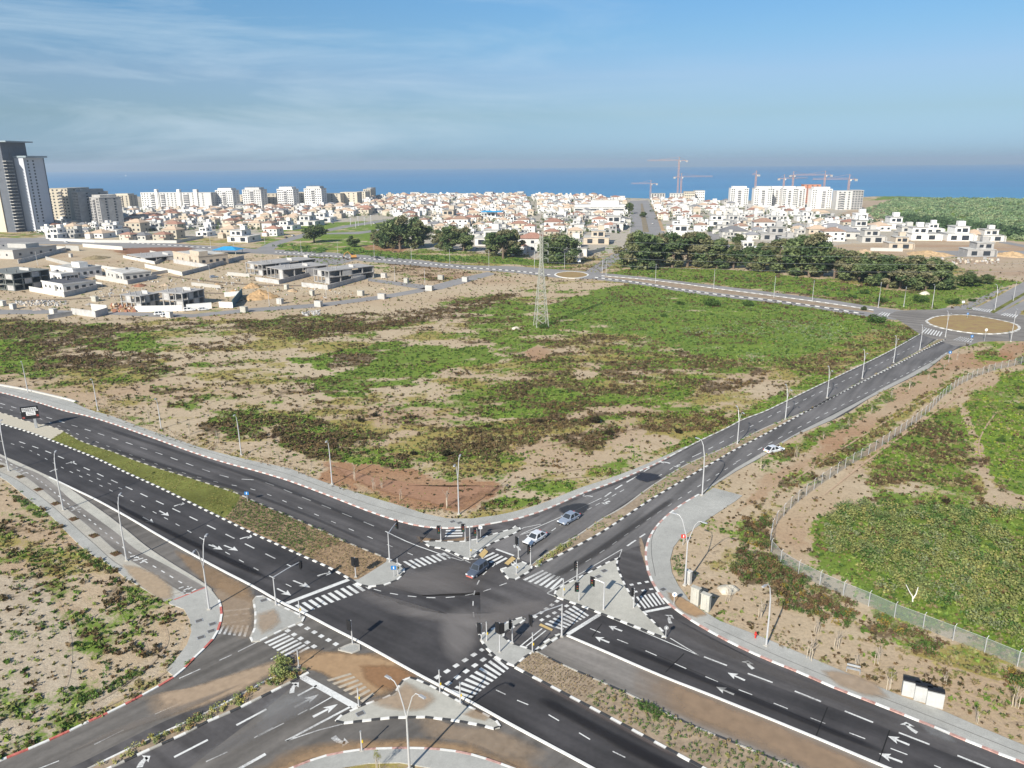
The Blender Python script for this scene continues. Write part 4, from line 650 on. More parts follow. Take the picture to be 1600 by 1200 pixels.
def stain_mesh(name, V, F, al, col, a, sc, soft, strk):
    o = raw_mesh(name, V, np.array(F)); at = o.data.color_attributes.new('al', 'FLOAT_COLOR', 'POINT'); at.data.foreach_set('color', np.c_[al, al, al, al].astype(np.float32).ravel())
    m = bpy.data.materials.new(name); m.use_nodes = True; nt = m.node_tree; B = nt.nodes['Principled BSDF']; B.inputs['Roughness'].default_value = .95; B.inputs['Specular IOR Level'].default_value = .1; L = nt.links.new
    A = nt.nodes.new('ShaderNodeAttribute'); A.attribute_name = 'al'; g = nt.nodes.new('ShaderNodeNewGeometry'); mp = nt.nodes.new('ShaderNodeMapping'); L(g.outputs['Position'], mp.inputs[0])
    if strk is not None: mp.vector_type = 'TEXTURE'; mp.inputs['Rotation'].default_value = (0, 0, strk); mp.inputs['Scale'].default_value = (6, 1, 1)
    N = nt.nodes.new('ShaderNodeTexNoise'); N.inputs['Scale'].default_value = sc; N.inputs['Detail'].default_value = 8; N.inputs['Roughness'].default_value = .68; L(mp.outputs[0], N.inputs[0])
    ad = nt.nodes.new('ShaderNodeMath'); ad.operation = 'ADD'; L(A.outputs['Fac'], ad.inputs[0]); L(N.outputs[0], ad.inputs[1]); r = nt.nodes.new('ShaderNodeMapRange'); r.inputs[1].default_value = .95-soft*.4; r.inputs[2].default_value = .95+soft*.6; r.inputs[4].default_value = a; L(ad.outputs[0], r.inputs[0])
    N2 = nt.nodes.new('ShaderNodeTexNoise'); N2.inputs['Scale'].default_value = sc*4; N2.inputs['Detail'].default_value = 6; L(mp.outputs[0], N2.inputs[0]); mc = nt.nodes.new('ShaderNodeMixRGB'); mc.inputs[1].default_value = tuple(v*.7 for v in col)+(1,); mc.inputs[2].default_value = tuple(min(1, v*1.25) for v in col)+(1,); L(N2.outputs[0], mc.inputs[0]); L(mc.outputs[0], B.inputs['Base Color'])
    T = nt.nodes.new('ShaderNodeBsdfTransparent'); X = nt.nodes.new('ShaderNodeMixShader'); L(r.outputs[0], X.inputs[0]); L(T.outputs[0], X.inputs[1]); L(B.outputs[0], X.inputs[2]); L(X.outputs[0], nt.nodes['Material Output'].inputs[0]); o.data.materials.append(m); o['kind'] = 'structure'
SAND = (.36, .24, .14); SANDP = (.40, .30, .21); DK = (.022, .021, .024)
stain('washed_sand', [(440,1030),(478,1012),(540,1018),(600,1022),(650,1050),(660,1058),(625,1070),(610,1090),(575,1095),(530,1075),(490,1050),(460,1045)], SAND, .97, .075, .3, .45)
stain('washed_sand', [(560,1040),(620,1040),(655,1058),(610,1082),(575,1070)], (.30, .17, .09), .8, .079, .5)
stain('washed_sand', [(340,900),(397,925),(400,950),(392,1000),(350,990),(330,960)], SANDP, .6, .065, .4); stain('washed_sand', [(270,858),(330,885),(395,920),(400,945),(340,925),(300,897)], SAND, .5, .068, .3)
stain('washed_sand', [(480,1020),(440,1050),(400,1070),(340,1098),(250,1125),(225,1090),(290,1075),(340,1060),(400,1040)], SANDP, .85, .062, .3, .6)
stain('washed_sand', [(330,1240),(400,1195),(470,1165),(560,1155),(700,1155),(800,1175),(900,1220),(820,1210),(740,1178),(612,1170),(500,1185),(430,1215)], SAND, .8, .063, .3, .6)
stain('washed_sand', [(640,1110),(700,1130),(780,1140),(860,1180),(820,1200),(740,1165),(660,1150)], SANDP, .5, .064, .3, .6)
stain('washed_sand', [(1000,1045),(1100,1085),(1250,1145),(1420,1225),(1350,1240),(1200,1180),(1080,1130),(1000,1090)], (.33, .23, .15), .7, .066, .2, .8)
stain('washed_sand', [(700,795),(800,818),(900,850)], SAND, 0, .05) if False else None
stain('washed_sand', [(648,838),(690,845),(740,838),(735,850),(690,850),(650,848)], SAND, .5, .06, .5)
stain('washed_sand', [(1040,925),(1060,930),(1110,965),(1090,970),(1055,950)], SAND, .9, .16, .4); stain('washed_sand', [(1280,1048),(1330,1052),(1375,1072),(1395,1095),(1350,1090),(1310,1075)], SANDP, .7, .16, .3); stain('washed_sand', [(190,882),(240,895),(275,925),(260,945),(215,915)], (.42, .32, .22), .8, .16, .4)
stain('washed_sand', [(1000,835),(1012,870),(1025,915),(1015,900),(1002,870),(998,850)], SANDP, .7, .06, .4)
stain('washed_sand', [(576,1097),(612,1086),(632,1066),(655,1075),(690,1095),(665,1112),(610,1112)], SANDP, .75, .16, .4, .7); stain('washed_sand', [(400,960),(430,950),(440,975),(408,995)], SANDP, .6, .16, .5, .7); stain('washed_sand', [(740,1108),(775,1122),(760,1130),(720,1118)], SAND, .5, .16, .5, .7)
for l in ([(0,470),(100,468),(200,462),(300,458),(380,460)], [(60,415),(140,425),(180,440),(160,470)], [(250,430),(330,440),(420,446),(560,446)]): stain('wheel_track', [(x, y-1.5) for x, y in l]+[(x, y+1.5) for x, y in l[::-1]], (.27,.21,.16), .7, .05, .15, .8)
# tyre-dark and tyre-light streaks in the junction
stain('tyre_marks', [(545,915),(600,935),(660,955),(740,960),(800,960),(900,1000),(800,990),(700,975),(600,955)], (.26, .24, .23), .5, .05, .25, 1, .25)
stain('tyre_marks', [(560,905),(640,895),(720,880),(760,905),(740,930),(660,928),(600,920)], (.24, .22, .21), .4, .051, .2, 1, -.2)
stain('tyre_marks', [(690,960),(745,950),(750,1000),(720,1040),(690,1010)], (.28, .26, .25), .5, .052, .2, 1, -.9)
stain('tyre_marks', [(765,945),(860,935),(880,945),(830,965),(760,985)], (.25, .23, .22), .45, .052, .2, 1, .3)
stain('tyre_marks', [(150,770),(250,820),(400,890),(440,915),(350,880),(200,805)], DK, .8, .05, .3, .8, -.62)
stain('patched_asphalt', [(1000,738),(1030,742),(1035,748),(1012,755),(990,748)], (.035, .04, .055), .8, .055, .5, .3); stain('patched_asphalt', [(870,795),(900,786),(925,790),(905,808),(880,806)], (.04, .045, .055), .7, .055, .5, .3)
stain('chalky_stain', [(400,1115),(440,1085),(500,1080),(490,1110),(440,1130),(410,1150)], (.3, .3, .3), .45, .056, .9, .9); stain('chalky_stain', [(1430,1128),(1480,1140),(1500,1165),(1450,1150)], (.25, .25, .25), .5, .056, .5, .9)
for a_, b_ in (([(150,665),(400,748),(600,830)],0),([(150,695),(400,775),(600,858)],0)):
    stain('tyre_marks', [(x, y-3) for x, y in a_]+[(x, y+4) for x, y in a_[::-1]], (.03,.03,.032), .35, .05, .3, .8, -.62)
stain('tyre_marks', [(850,1085),(1000,1165),(1100,1215),(1080,1230),(980,1180),(830,1095)], DK, .6, .05, .3, .8, -.62)
stain('tyre_marks', [(820,1062),(930,1120),(1060,1190),(1075,1185),(940,1112),(830,1055)], (.16,.13,.12), .5, .05, .3, .8, -.62)
stain('tyre_marks', [(960,1012),(1150,1090),(1400,1190),(1380,1170),(1150,1078),(980,1008)], DK, .5, .05, .3, .8, -.62)
stain('tyre_marks', [(1040,960),(1080,985),(1180,1030),(1400,1125),(1400,1135),(1180,1045),(1070,995)], (.12,.11,.105), .5, .05, .3, .8, -.62)
stain('tyre_marks', [(850,905),(940,850),(1050,775),(1060,780),(950,860),(860,912)], (.06,.057,.057), .6, .05, .3, .8, .9)
stain('tyre_marks', [(70,1195),(200,1145),(300,1110),(400,1060),(330,1085),(200,1130)], (.22,.19,.165), .5, .05, .3, .8, .8)
stain('tyre_marks', [(280,1190),(400,1130),(470,1090),(520,1090),(440,1140),(330,1195)], (.20,.19,.185), .45, .05, .5, .8, .9)
def rut(l, w, col, a): stain('wheel_track', [(x-w*.25, y-w*.2) for x, y in l]+[(x+w*.25, y+w*.2) for x, y in l[::-1]], col, a, .05, .6, .3)
for l in ([(160,915),(185,950),(200,990),(214,1035)], [(172,905),(200,940),(220,985),(232,1030)], [(215,930),(245,960),(262,1000),(240,1035),(190,1075),(130,1110)], [(60,900),(95,950),(110,1010),(100,1080),(60,1120)], [(110,1130),(180,1100),(240,1065),(275,1040)]): rut(l, 4, (.33,.25,.19), .6)
for l in ([(1500,590),(1400,650),(1300,712),(1220,765)], [(1545,585),(1440,660),(1350,725),(1270,790)], [(1560,640),(1530,690),(1545,740),(1600,780)]): rut(l, 6, (.50,.36,.25), .8)
for l in ([(800,760),(850,745),(900,735),(960,728)], [(770,775),(840,755),(930,745)], [(840,700),(900,690),(960,680),(1020,660)]): rut(l, 3, (.33,.23,.16), .7)
stain('dug_soil', [(500,725),(540,735),(620,752),(700,762),(790,760),(800,768),(760,782),(720,800),(660,786),(600,772),(540,750)], (.33,.19,.12), .95, .05, .35, .35)
stain('dug_soil', [(190,388),(300,386),(300,394),(240,400),(195,398)], (.26,.13,.08), .9, .05, .2, .5)
jb = MB()
for l in ([(1069,1021),(1065,1030),(1040,1050)], [(1186,1120),(1293,1140)][:0] or [(1293,1105),(1275,1150)], [(1390,1141),(1372,1193)], [(940,975),(925,995)]): bars(l, 1e3, 1, .12, .048, m=mat('joint_tar', (.012, .012, .012)), mb=jb)
for l in ([(270,830),(170,800)], [(1000,1012),(1320,1150)]): bars(l, 1e3, 1, .06, .048, m=mat('joint_tar', (0, 0, 0)), mb=jb)
jb.build('tar_joints')['kind'] = 'structure'
# ------------------------------------------------------------ low vegetation as real leaf clumps
ROADPOLY = [np.array(ptl(out)), np.array(ptl([(1400,486),(1483,482),(1570,487),(1700,500),(1700,525),(1600,535),(1515,540),(1437,523),(1385,495)])), np.array(catmull(ptl(W_T), 8)+catmull(ptl(W_B), 8)[::-1]), np.array(ptl(O1)+ptl(K1[1:31])[::-1]), np.array(ptl(O2)+ptl(K2)[::-1]), np.array(ptl(LK)+ptl(inner[::-1])),
    np.array(ptl([(0,484),(140,486),(250,489),(400,481),(500,474),(600,461),(662,450),(762,425),(775,428),(690,452),(600,467),(500,480),(400,487),(300,496),(175,492),(0,490)])), np.array(ptl([(1518,484),(1600,440),(1760,400),(1760,450),(1600,484),(1589,495)]))]
def offroad(x, y):
    r = np.ones(len(x), bool)
    for p in ROADPOLY: r &= ~inpoly(x, y, p)
    return r
def scatter(n, pl, r0, r1, seed, pw=1.0):
    rg = np.random.default_rng(seed); az = np.radians(rg.uniform(-41, 41, n)); u = rg.random(n); r = (r0**(2-pw)+(r1**(2-pw)-r0**(2-pw))*u)**(1/(2-pw)); x, y = r*np.sin(az), r*np.cos(az)
    if pl is not None:
        k = np.zeros(n, bool)
        for p in pl: k |= inpoly(x, y, p)
        x, y = x[k], y[k]
    return x, y, rg
PAL_G = np.array([(.055,.095,.02),(.075,.12,.025),(.10,.15,.03),(.04,.07,.018),(.13,.165,.04)]); PAL_B = np.array([(.085,.06,.035),(.13,.09,.05),(.07,.06,.03),(.10,.075,.035),(.15,.10,.05)]); PAL_Y = np.array([(.15,.15,.06),(.21,.18,.08),(.13,.14,.05),(.22,.18,.10)])
def scrub():
    V, F, C = [], [], []; off = 0
    for (n, r0, r1, sd, pw) in ((175000, 70, 560, 21, 1.55),):
        x, y, rg = scatter(n, None, r0, r1, sd, pw); k = offroad(x, y); x, y = x[k], y[k]; g, b, ye, rd, gr = cover(x, y); u = rg.random(len(x))
        pick = np.where(u < b*.5, 1, np.where(u < b*.5+g*.35, 0, np.where(u < b*.5+g*.35+ye*.35, 2, np.where(u > .90, 3, -1)))); k = pick >= 0; x, y, pick = x[k], y[k], pick[k]; m = len(x)
        r = np.hypot(x, y); pal = np.where((pick == 0)[:, None], PAL_G[rg.integers(0, 5, m)], np.where(((pick == 1) | ((pick == 3) & (rg.random(m) < .5)))[:, None], PAL_B[rg.integers(0, 5, m)], PAL_Y[rg.integers(0, 4, m)]))
        rad = np.where(pick == 3, .13, .30)*(.6+.9*rg.random(m))*(1+r/500); hh = np.where(pick == 1, .5, .26)*(.5+.8*rg.random(m))*(1+r/600); z = elev(x, y)
        pal = pal*np.where(pal[:, :1] > pal[:, 1:2]*1.02, 1.15, 1.6); v, f, c = leaves(np.c_[x, y, z], rad, hh, 9, .10+rad*.35, pal, rg); V.append(v); F.append(f+off); C.append(c); off += len(v)
    raw_mesh('scrub', np.vstack(V), np.vstack(F), np.vstack(C), LEAF)['kind'] = 'stuff'
scrub()
def bushes(name, poly, n, rad, hh, pal, seed, k=26, size=.16, z=0, r0=60, r1=700, **kw):
    pl = [np.array(ptl(p)) for p in poly]; X = []; Y = []; rg = np.random.default_rng(seed)
    area = [abs(sum(p[i][0]*p[(i+1) % len(p)][1]-p[(i+1) % len(p)][0]*p[i][1] for i in range(len(p))))/2 for p in pl]
    for p, a in zip(pl, area):
        m = int(n*a); got = 0; lo, hi = p.min(0), p.max(0)
        for _ in range(60):
            xx = rg.uniform(lo[0], hi[0], m+10); yy = rg.uniform(lo[1], hi[1], m+10); q = inpoly(xx, yy, p); X += list(xx[q][:m-got]); Y += list(yy[q][:m-got]); got += min(m-got, int(q.sum()))
            if got >= m: break
    x, y = np.array(X), np.array(Y); m = len(x)
    if kw.get('clump'): q = fbm(x, y, kw['clump'], 3, seed) > kw.get('thr', .48); x, y = x[q], y[q]; m = len(x)
    pal = np.array(pal)*kw.get('mul', 1.7); col = pal[rg.integers(0, len(pal), m)]
    v, f, c = leaves(np.c_[x, y, elev(x, y)+z], rad*(.6+.8*rg.random(m)), hh*(.6+.8*rg.random(m)), k, np.full(m, size), col, rg)
    o = raw_mesh(name, v, f, c, LEAF); o['kind'] = 'stuff'; return o
OLIVE = [(.14,.165,.06),(.17,.18,.065),(.11,.14,.055),(.21,.20,.07),(.15,.17,.09)]; GRN = [(.045,.085,.02),(.06,.11,.03),(.08,.13,.03)]; DRY = [(.20,.15,.08),(.26,.20,.11),(.16,.13,.06),(.30,.24,.14)]; BRN = [(.10,.065,.04),(.14,.09,.055),(.12,.09,.04),(.17,.12,.06)]
bushes('lawn_grass', [MED_T[4:12]+[(350,810),(330,801),(300,786),(250,761),(200,739),(155,717),(112,700),(80,687)]], 3.0, .3, .1, [(.15,.15,.05),(.19,.17,.06),(.12,.14,.04)], 4, 9, .07, z=.1, clump=5, thr=.44)
# orchard thicket on the right
bushes('thicket', [[(1295,805),(1310,795),(1335,783),(1400,790),(1420,800),(1440,790),(1600,800),(1800,800),(1800,1080),(1600,1010),(1540,985),(1480,950),(1420,940),(1380,925),(1330,880),(1290,860)]], .6, 1.1, 1.4, OLIVE+OLIVE[:2]+GRN[1:2], 5, 52, .17, clump=7, thr=.34, mul=1.45)
bushes('thicket', [[(1290,800),(1330,787),(1400,790),(1400,850),(1440,880),(1360,890),(1290,850)]], .5, 1.1, 1.7, OLIVE+GRN[1:], 6, 50, .17, clump=6, thr=.45, mul=1.35)
# scrub belt below the fence and beside the road
bushes('roadside_scrub', [[(1150,870),(1175,820),(1200,800),(1205,850),(1212,872),(1250,902),(1310,935),(1400,975),(1500,1015),(1600,1062),(1620,1090),(1560,1060),(1500,1042),(1450,1030),(1400,1012),(1320,980),(1260,965),(1200,942),(1160,920),(1140,890)]], 2.2, .6, .85, BRN+OLIVE[:3]+GRN+[(.24,.17,.04),(.15,.09,.05)], 7, 40, .13, clump=6, thr=.40, mul=1.15)
bushes('roadside_scrub', [[(1160,830),(1185,790),(1240,765),(1280,735),(1340,700),(1420,645),(1500,592),(1500,586),(1420,630),(1330,690),(1275,715),(1200,775)]], .7, .5, .6, BRN+OLIVE+[(.24,.2,.05)], 8, 30, .13, clump=7, thr=.46, mul=1.2)
bushes('roadside_scrub', [[(1480,556),(1430,588),(1380,618),(1330,650),(1260,692),(1215,716),(1230,722),(1290,690),(1350,655),(1420,612),(1490,565)]], 1.0, .5, .55, OLIVE+GRN, 9, 26, .13, clump=5, thr=.5, mul=1.2)
# medians
bushes('median_shrubs', [SM_T[1:-1]+SM_B[::-1][:-1]], 3.2, .36, .55, OLIVE+[(.22,.2,.05),(.20,.13,.06)], 10, 34, .10, z=.1, clump=2.5, thr=.40)
bushes('median_shrubs', [[(428,1040),(440,1034),(456,1040),(462,1052),(440,1066),(424,1060)]], 1.6, .7, 1.3, OLIVE[:3], 12, 70, .13, z=.1)
bushes('median_plants', [NM_T[:]+NM_B[::-1]], 3.0, .22, .30, OLIVE+GRN+DRY[:2], 11, 16, .08, z=.1, clump=2, thr=.44)
bushes('median_plants', [[(840,888),(890,857),(905,838),(870,858),(838,880)]], 3.5, .35, .5, OLIVE+[(.2,.2,.04)], 13, 26, .09, z=.1)
def rows(name, poly, d, rr, hh, pal, seed, dirpx, k=12, size=.07, keep=.9, jit=.12):
    p = np.array(ptl(poly)); a, b = PXY(*dirpx[0]), PXY(*dirpx[1]); u = (b-a)/np.linalg.norm(b-a); v = np.array([-u[1], u[0]]); lo, hi = p.min(0), p.max(0); L = np.linalg.norm(hi-lo); c = (lo+hi)/2; rg = np.random.default_rng(seed)
    s = np.arange(-L, L, d[0]); t = np.arange(-L, L, d[1]); Sg, Tg = np.meshgrid(s, t); q = c+Sg.reshape(-1, 1)*u+Tg.reshape(-1, 1)*v+rg.normal(0, jit, (Sg.size, 2)); k_ = inpoly(q[:, 0], q[:, 1], p) & (rg.random(len(q)) < keep); q = q[k_]; m = len(q); pal = np.array(pal)*1.3
    v_, f, c_ = leaves(np.c_[q, np.full(m, .1)], rr*(.7+.6*rg.random(m)), hh*(.7+.6*rg.random(m)), k, np.full(m, size), pal[rg.integers(0, len(pal), m)], rg); raw_mesh(name, v_, f, c_, LEAF)['kind'] = 'stuff'
MD = ((350,810),(550,906))
rows('bedding_plants', [(378,777),(400,786),(450,807),(500,829),(490,838),(470,868),(437,850),(400,834),(352,809)], (.55,.7), .30, .42, GRN+[(.03,.06,.015),(.09,.12,.04)], 31, MD, 16, .10, .92)
rows('bedding_plants', [(505,829),(537,847),(575,862),(600,872),(600,880),(562,902),(550,904),(512,884),(478,868),(492,842)], (.5,.6), .22, .22, DRY, 32, MD, 12, .07, .9)
rows('bedding_plants', [(470,868),(490,838),(500,829),(540,848),(500,860),(490,876)], (.5,.6), .28, .4, GRN[1:]+DRY[:1]+OLIVE[:2], 33, MD, 14, .08, .85)
rows('bedding_plants', [(837,1019),(875,1038),(940,1067),(925,1080),(915,1098),(850,1064),(808,1041)], (.42,.42), .17, .18, DRY+BRN[:1], 34, ((805,1042),(1095,1197)), 10, .06, .95, .05)
rows('bedding_plants', [(940,1068),(1000,1094),(1100,1142),(1250,1203),(1300,1222),(1240,1260),(1100,1197),(950,1117),(915,1097)], (.58,.58), .24, .36, OLIVE+GRN[1:]+DRY[:1], 35, ((805,1042),(1095,1197)), 18, .085, .8, .16)
rows('bedding_plants', [(1003,1098),(1055,1120),(1045,1130),(1015,1120),(990,1112)], (.5,.5), .35, .5, GRN[:2], 36, ((805,1042),(1095,1197)), 26, .1, .9, .15)
rows('verge_plants', [(140,643),(180,655),(230,676),(300,700),(330,706),(400,724),(450,735),(520,762),(600,785),(690,806),(730,806),(715,796),(640,785),(560,765),(500,745),(440,715),(350,695),(290,680),(230,660),(160,632)], (.9,.8), .28, .35, BRN+DRY[:1]+OLIVE[:1], 37, ((140,643),(700,808)), 10, .10, .62, .25)
rows('verge_plants', [(1052,870),(1070,862),(1085,880),(1100,920),(1140,950),(1200,985),(1300,1030),(1420,1075),(1520,1115),(1620,1155),(1620,1160),(1420,1085),(1300,1045),(1180,985),(1090,940),(1060,905)], (1.0,1.0), .2, .26, BRN+OLIVE[:1], 38, ((1100,950),(1500,1110)), 10, .08, .6, .2)
rows('verge_plants', [(1048,868),(1068,868),(1070,900),(1056,902)], (.5,.5), .26, .4, GRN, 39, ((1050,868),(1056,902)), 12, .09, .85, .1)
rows('verge_plants', [(1200,985),(1240,1000),(1260,1020),(1220,1015)], (.6,.6), .22, .3, [(.12,.13,.04),(.16,.11,.05)], 40, ((1100,950),(1500,1110)), 12, .08, .85, .1)
# dark weeds along the lower left pavement and track
bushes('weeds', [[(20,757),(50,780),(100,826),(150,866),(195,902),(236,930),(230,942),(200,935),(165,905),(140,885),(100,850),(60,820),(20,780)], [(60,850),(100,880),(140,900),(190,945),(180,950),(120,910),(80,890)]], .3, .45, .5, GRN, 14, 26, .12, clump=4, thr=.46)
bushes('weeds', [[(105,905),(135,960),(160,1000),(165,1040),(150,1080),(130,1100),(118,1095),(125,1050),(132,1010),(118,960),(95,915)], [(130,1085),(180,1070),(215,1050),(225,1060),(185,1085),(135,1100)], [(0,880),(60,870),(90,900),(60,935),(20,920),(0,900)], [(30,860),(60,850),(80,880),(50,940),(35,930)]], .25, .5, .55, GRN+OLIVE[:1], 15, 30, .13, clump=4, thr=.5)
bushes('weeds', [[(0,950),(60,960),(100,1000),(60,1040),(0,1040)], [(170,1020),(240,1005),(255,1030),(200,1060),(160,1060)], [(200,930),(260,945),(270,965),(230,970),(200,950)], [(0,1080),(60,1080),(60,1140),(0,1150)], [(40,1105),(85,1090),(80,1110),(40,1115)]], .8, .4, .4, GRN+OLIVE[:1], 16, 22, .11, clump=3, thr=.58)
def ribbon(l, w): return [(x-w*.35, y-w*.5) for x, y in l]+[(x+w*.35, y+w*.5) for x, y in l[::-1]]
bushes('weeds', [ribbon([(12,768),(47,796),(97,843),(142,880),(187,914),(226,940)], 12), ribbon([(0,852),(50,872),(95,915),(130,970),(152,1010),(158,1050),(140,1085),(122,1096)], 13), ribbon([(40,850),(85,882),(120,905),(150,950),(162,1000),(166,1040)], 9), ribbon([(126,1097),(170,1078),(215,1052)], 9)], 5.0, .36, .45, GRN+OLIVE[1:2], 44, 24, .11, clump=3, thr=.3, mul=1.3)
bushes('lawn_grass', [[(1500,650),(1560,600),(1620,570),(1800,570),(1800,770),(1600,770),(1550,745),(1520,700)]], .6, .6, .22, [(.11,.17,.02),(.14,.19,.03),(.18,.20,.03),(.09,.14,.02)], 45, 12, .16, clump=6, thr=.4)
bushes('lawn_grass', [[(870,470),(1010,456),(1200,477),(1370,502),(1420,520),(1330,555),(1180,570),(1060,545),(930,520),(850,520)]], .25, .9, .3, [(.07,.12,.03),(.09,.14,.04),(.11,.15,.05)], 46, 10, .25, clump=9, thr=.42)
# reeds and the far scrubland
bushes('reeds', [[(1060,515),(1130,505),(1200,500),(1290,500),(1350,510),(1330,525),(1280,535),(1180,530),(1080,530)], [(1150,555),(1190,552),(1195,568),(1150,568)]], .2, .6, .8, [(.13,.17,.08),(.12,.16,.07),(.15,.17,.10)], 17, 12, .2, clump=10, thr=.45)
bushes('far_scrubland', [[(1350,330),(1400,312),(1500,311),(1800,315),(1900,330),(1900,385),(1640,384),(1560,372),(1480,352),(1430,346),(1370,342)]], .014, 4.2, 2.8, [(.075,.11,.055),(.09,.13,.065),(.11,.14,.07),(.065,.09,.045),(.12,.14,.075)], 18, 46, 1.0, mul=2.3)
bushes('far_scrubland', [[(1380,350),(1430,352),(1500,362),(1640,380),(1900,400),(1900,380),(1640,372),(1500,350),(1400,340)], [(1260,344),(1290,342),(1380,352),(1370,356)]], .02, 4.0, 5.5, [(.04,.065,.03),(.05,.08,.035)], 19, 60, 1.1)
bushes('meadow_shrubs', [[(540,388),(640,400),(760,404),(860,410),(860,414),(740,412),(640,407),(530,398)], [(425,384),(470,382),(515,392),(500,396),(440,392)]], .05, 1.3, 1.5, GRN, 20, 30, .4, clump=20, thr=.42)
bushes('meadow_shrubs', [[(955,425),(1100,425),(1250,435),(1400,460),(1390,474),(1250,458),(1100,440)]], .012, 1.2, 1.4, GRN+BRN[:1], 22, 30, .4)
bushes('field_scrub', [[(560,510),(640,497),(700,480),(780,462),(800,466),(720,492),(640,510),(500,530),(400,545),(300,560),(220,570),(250,540),(400,525),(500,510)], [(20,535),(120,525),(170,540),(190,560),(150,580),(60,575)], [(340,655),(420,655),(520,680),(600,705),(560,716),(440,690),(350,672)]], .22, 1.0, .9, BRN+[(.07,.05,.03)], 23, 26, .22, clump=9, thr=.45, mul=1.1)
bushes('field_scrub', [[(1000,655),(1060,640),(1120,645),(1150,655),(1110,680),(1060,690)], [(790,640),(900,625),(930,645),(860,680),(800,720),(790,700)], [(900,690),(980,665),(970,690),(930,710)], [(1130,590),(1200,580),(1200,600),(1140,615)]], .3, .7, .6, BRN+[(.2,.15,.05)], 24, 26, .17, clump=6, thr=.48, mul=1.2)
# ------------------------------------------------------------ trees
BARK = mat('bark', (.16, .12, .09), .95, .25, 1.5, .1); PALEWOOD = mat('pale_wood', (.36, .31, .26), .9, .15, 3, .1)
def tree(name, seed, h, w, pal, nl=16, nleaf=120, lsz=.55, trunk=.3, low=.25):
    rg = np.random.default_rng(seed); root = empty(name, (0, 0, 0)); tb_ = MB(); tb_.tube([(0, 0, 0), (rg.normal(0, .2), rg.normal(0, .2), h*.35), (rg.normal(0, .4), rg.normal(0, .4), h*.7)], trunk, BARK, 7, trunk*.4)
    cs = []
    for i in range(nl):
        t = rg.uniform(low, .92); a = rg.uniform(0, 6.28); prof = math.sin(min(1, (t-low*.5)/(1-low*.5))*math.pi*.85+.35)**.6; d = w/2*prof*rg.uniform(.25, .85); c = (d*math.cos(a), d*math.sin(a), h*t); cs.append(c)
        tb_.tube([(0, 0, h*t*.6), (c[0]*.5, c[1]*.5, h*t*.8), c], trunk*.35, BARK, 4, trunk*.1)
    tb_.build('trunk', root); cs = np.array(cs); m = len(cs); rr = w*.17*(.7+.7*rg.random(m)); pal = np.array(pal); b = cs.copy(); b[:, 2] -= rr*.75
    v, f, c = leaves(b, rr, rr*1.6, nleaf, np.full(m, lsz), pal[rg.integers(0, len(pal), m)], rg, .7, .35); raw_mesh('crown', v, f, c, LEAF, root); return root
EUC = [(.12,.165,.07),(.16,.20,.085),(.08,.12,.05),(.17,.18,.085),(.21,.20,.11)]; DEC = [(.09,.13,.045),(.07,.10,.04),(.12,.14,.06)]
protos = [tree('eucalyptus_tree', 100+i, 10, 7+i % 3*1.2, EUC, 26, 170, .36, .3, .10) for i in range(5)]+[tree('broadleaf_tree', 200+i, 10, 11, DEC, 22, 130, .5, .35, .25) for i in range(3)]
used = set()
def put_tree(pi, px, py, top, wpx=None, label='', group=None, cat='tree'):
    p = protos[pi]; o = p if pi not in used else copy_tree(p); used.add(pi); g = P(px, py); h = hgt((px, py), top); o.location = (g[0], g[1], elev(g[:1], g[1:2])[0]-.1); s = h/10; o.scale = (s*(wpx or 1), s*(wpx or 1), s); o.rotation_euler = (0, 0, px*1.7); o.name = p.name.split('.')[0]
    tag(o, label, cat, group)
EU = [(985,418,368,'tall dark eucalyptus at the left end of the long windbreak row'),(1004,421,365,'eucalyptus second from the left end of the windbreak row'),(1028,418,370,'eucalyptus in front of the end of the avenue, third from the left in the row'),(1050,419,366,'bushy eucalyptus fourth from the left in the windbreak row'),(1074,417,362,'tallest eucalyptus of the row with a brownish top, right of the avenue'),(1098,419,368,'eucalyptus sixth from the left in the windbreak row'),(1120,420,376,'lower olive-green eucalyptus seventh from the left in the row'),(1146,420,384,'eucalyptus eighth from left where the row dips low'),(1172,423,388,'lowest eucalyptus in the dip of the windbreak row'),(1194,424,380,'round dark eucalyptus just right of the dip in the row'),(1215,426,378,'dense dark eucalyptus left of the gap in the row'),(1247,430,374,'eucalyptus standing right of the gap in the row'),(1264,433,368,'tall eucalyptus with a ragged pointed top mid row'),(1284,433,380,'eucalyptus right of the ragged pointed one'),(1303,436,390,'brownish eucalyptus in the middle right of the row'),(1322,438,396,'sparse brown-green eucalyptus left of the last big group'),(1342,439,398,'sparse eucalyptus beside the sandy bank'),(1366,446,398,'brown-topped eucalyptus starting the last big group'),(1386,451,402,'front eucalyptus of the last big group, left side'),(1406,452,402,'front eucalyptus of the last big group, middle'),(1426,453,404,'front eucalyptus of the last big group, right side'),(1446,453,406,'eucalyptus second from the right end of the row'),(1466,452,410,'eucalyptus at the right end of the windbreak row')]
for i, (x, y, t, lb) in enumerate(EU): put_tree(i % 5, x, y, t-4, 1.25, lb, 'eucalyptus windbreak between the meadow and the villas')
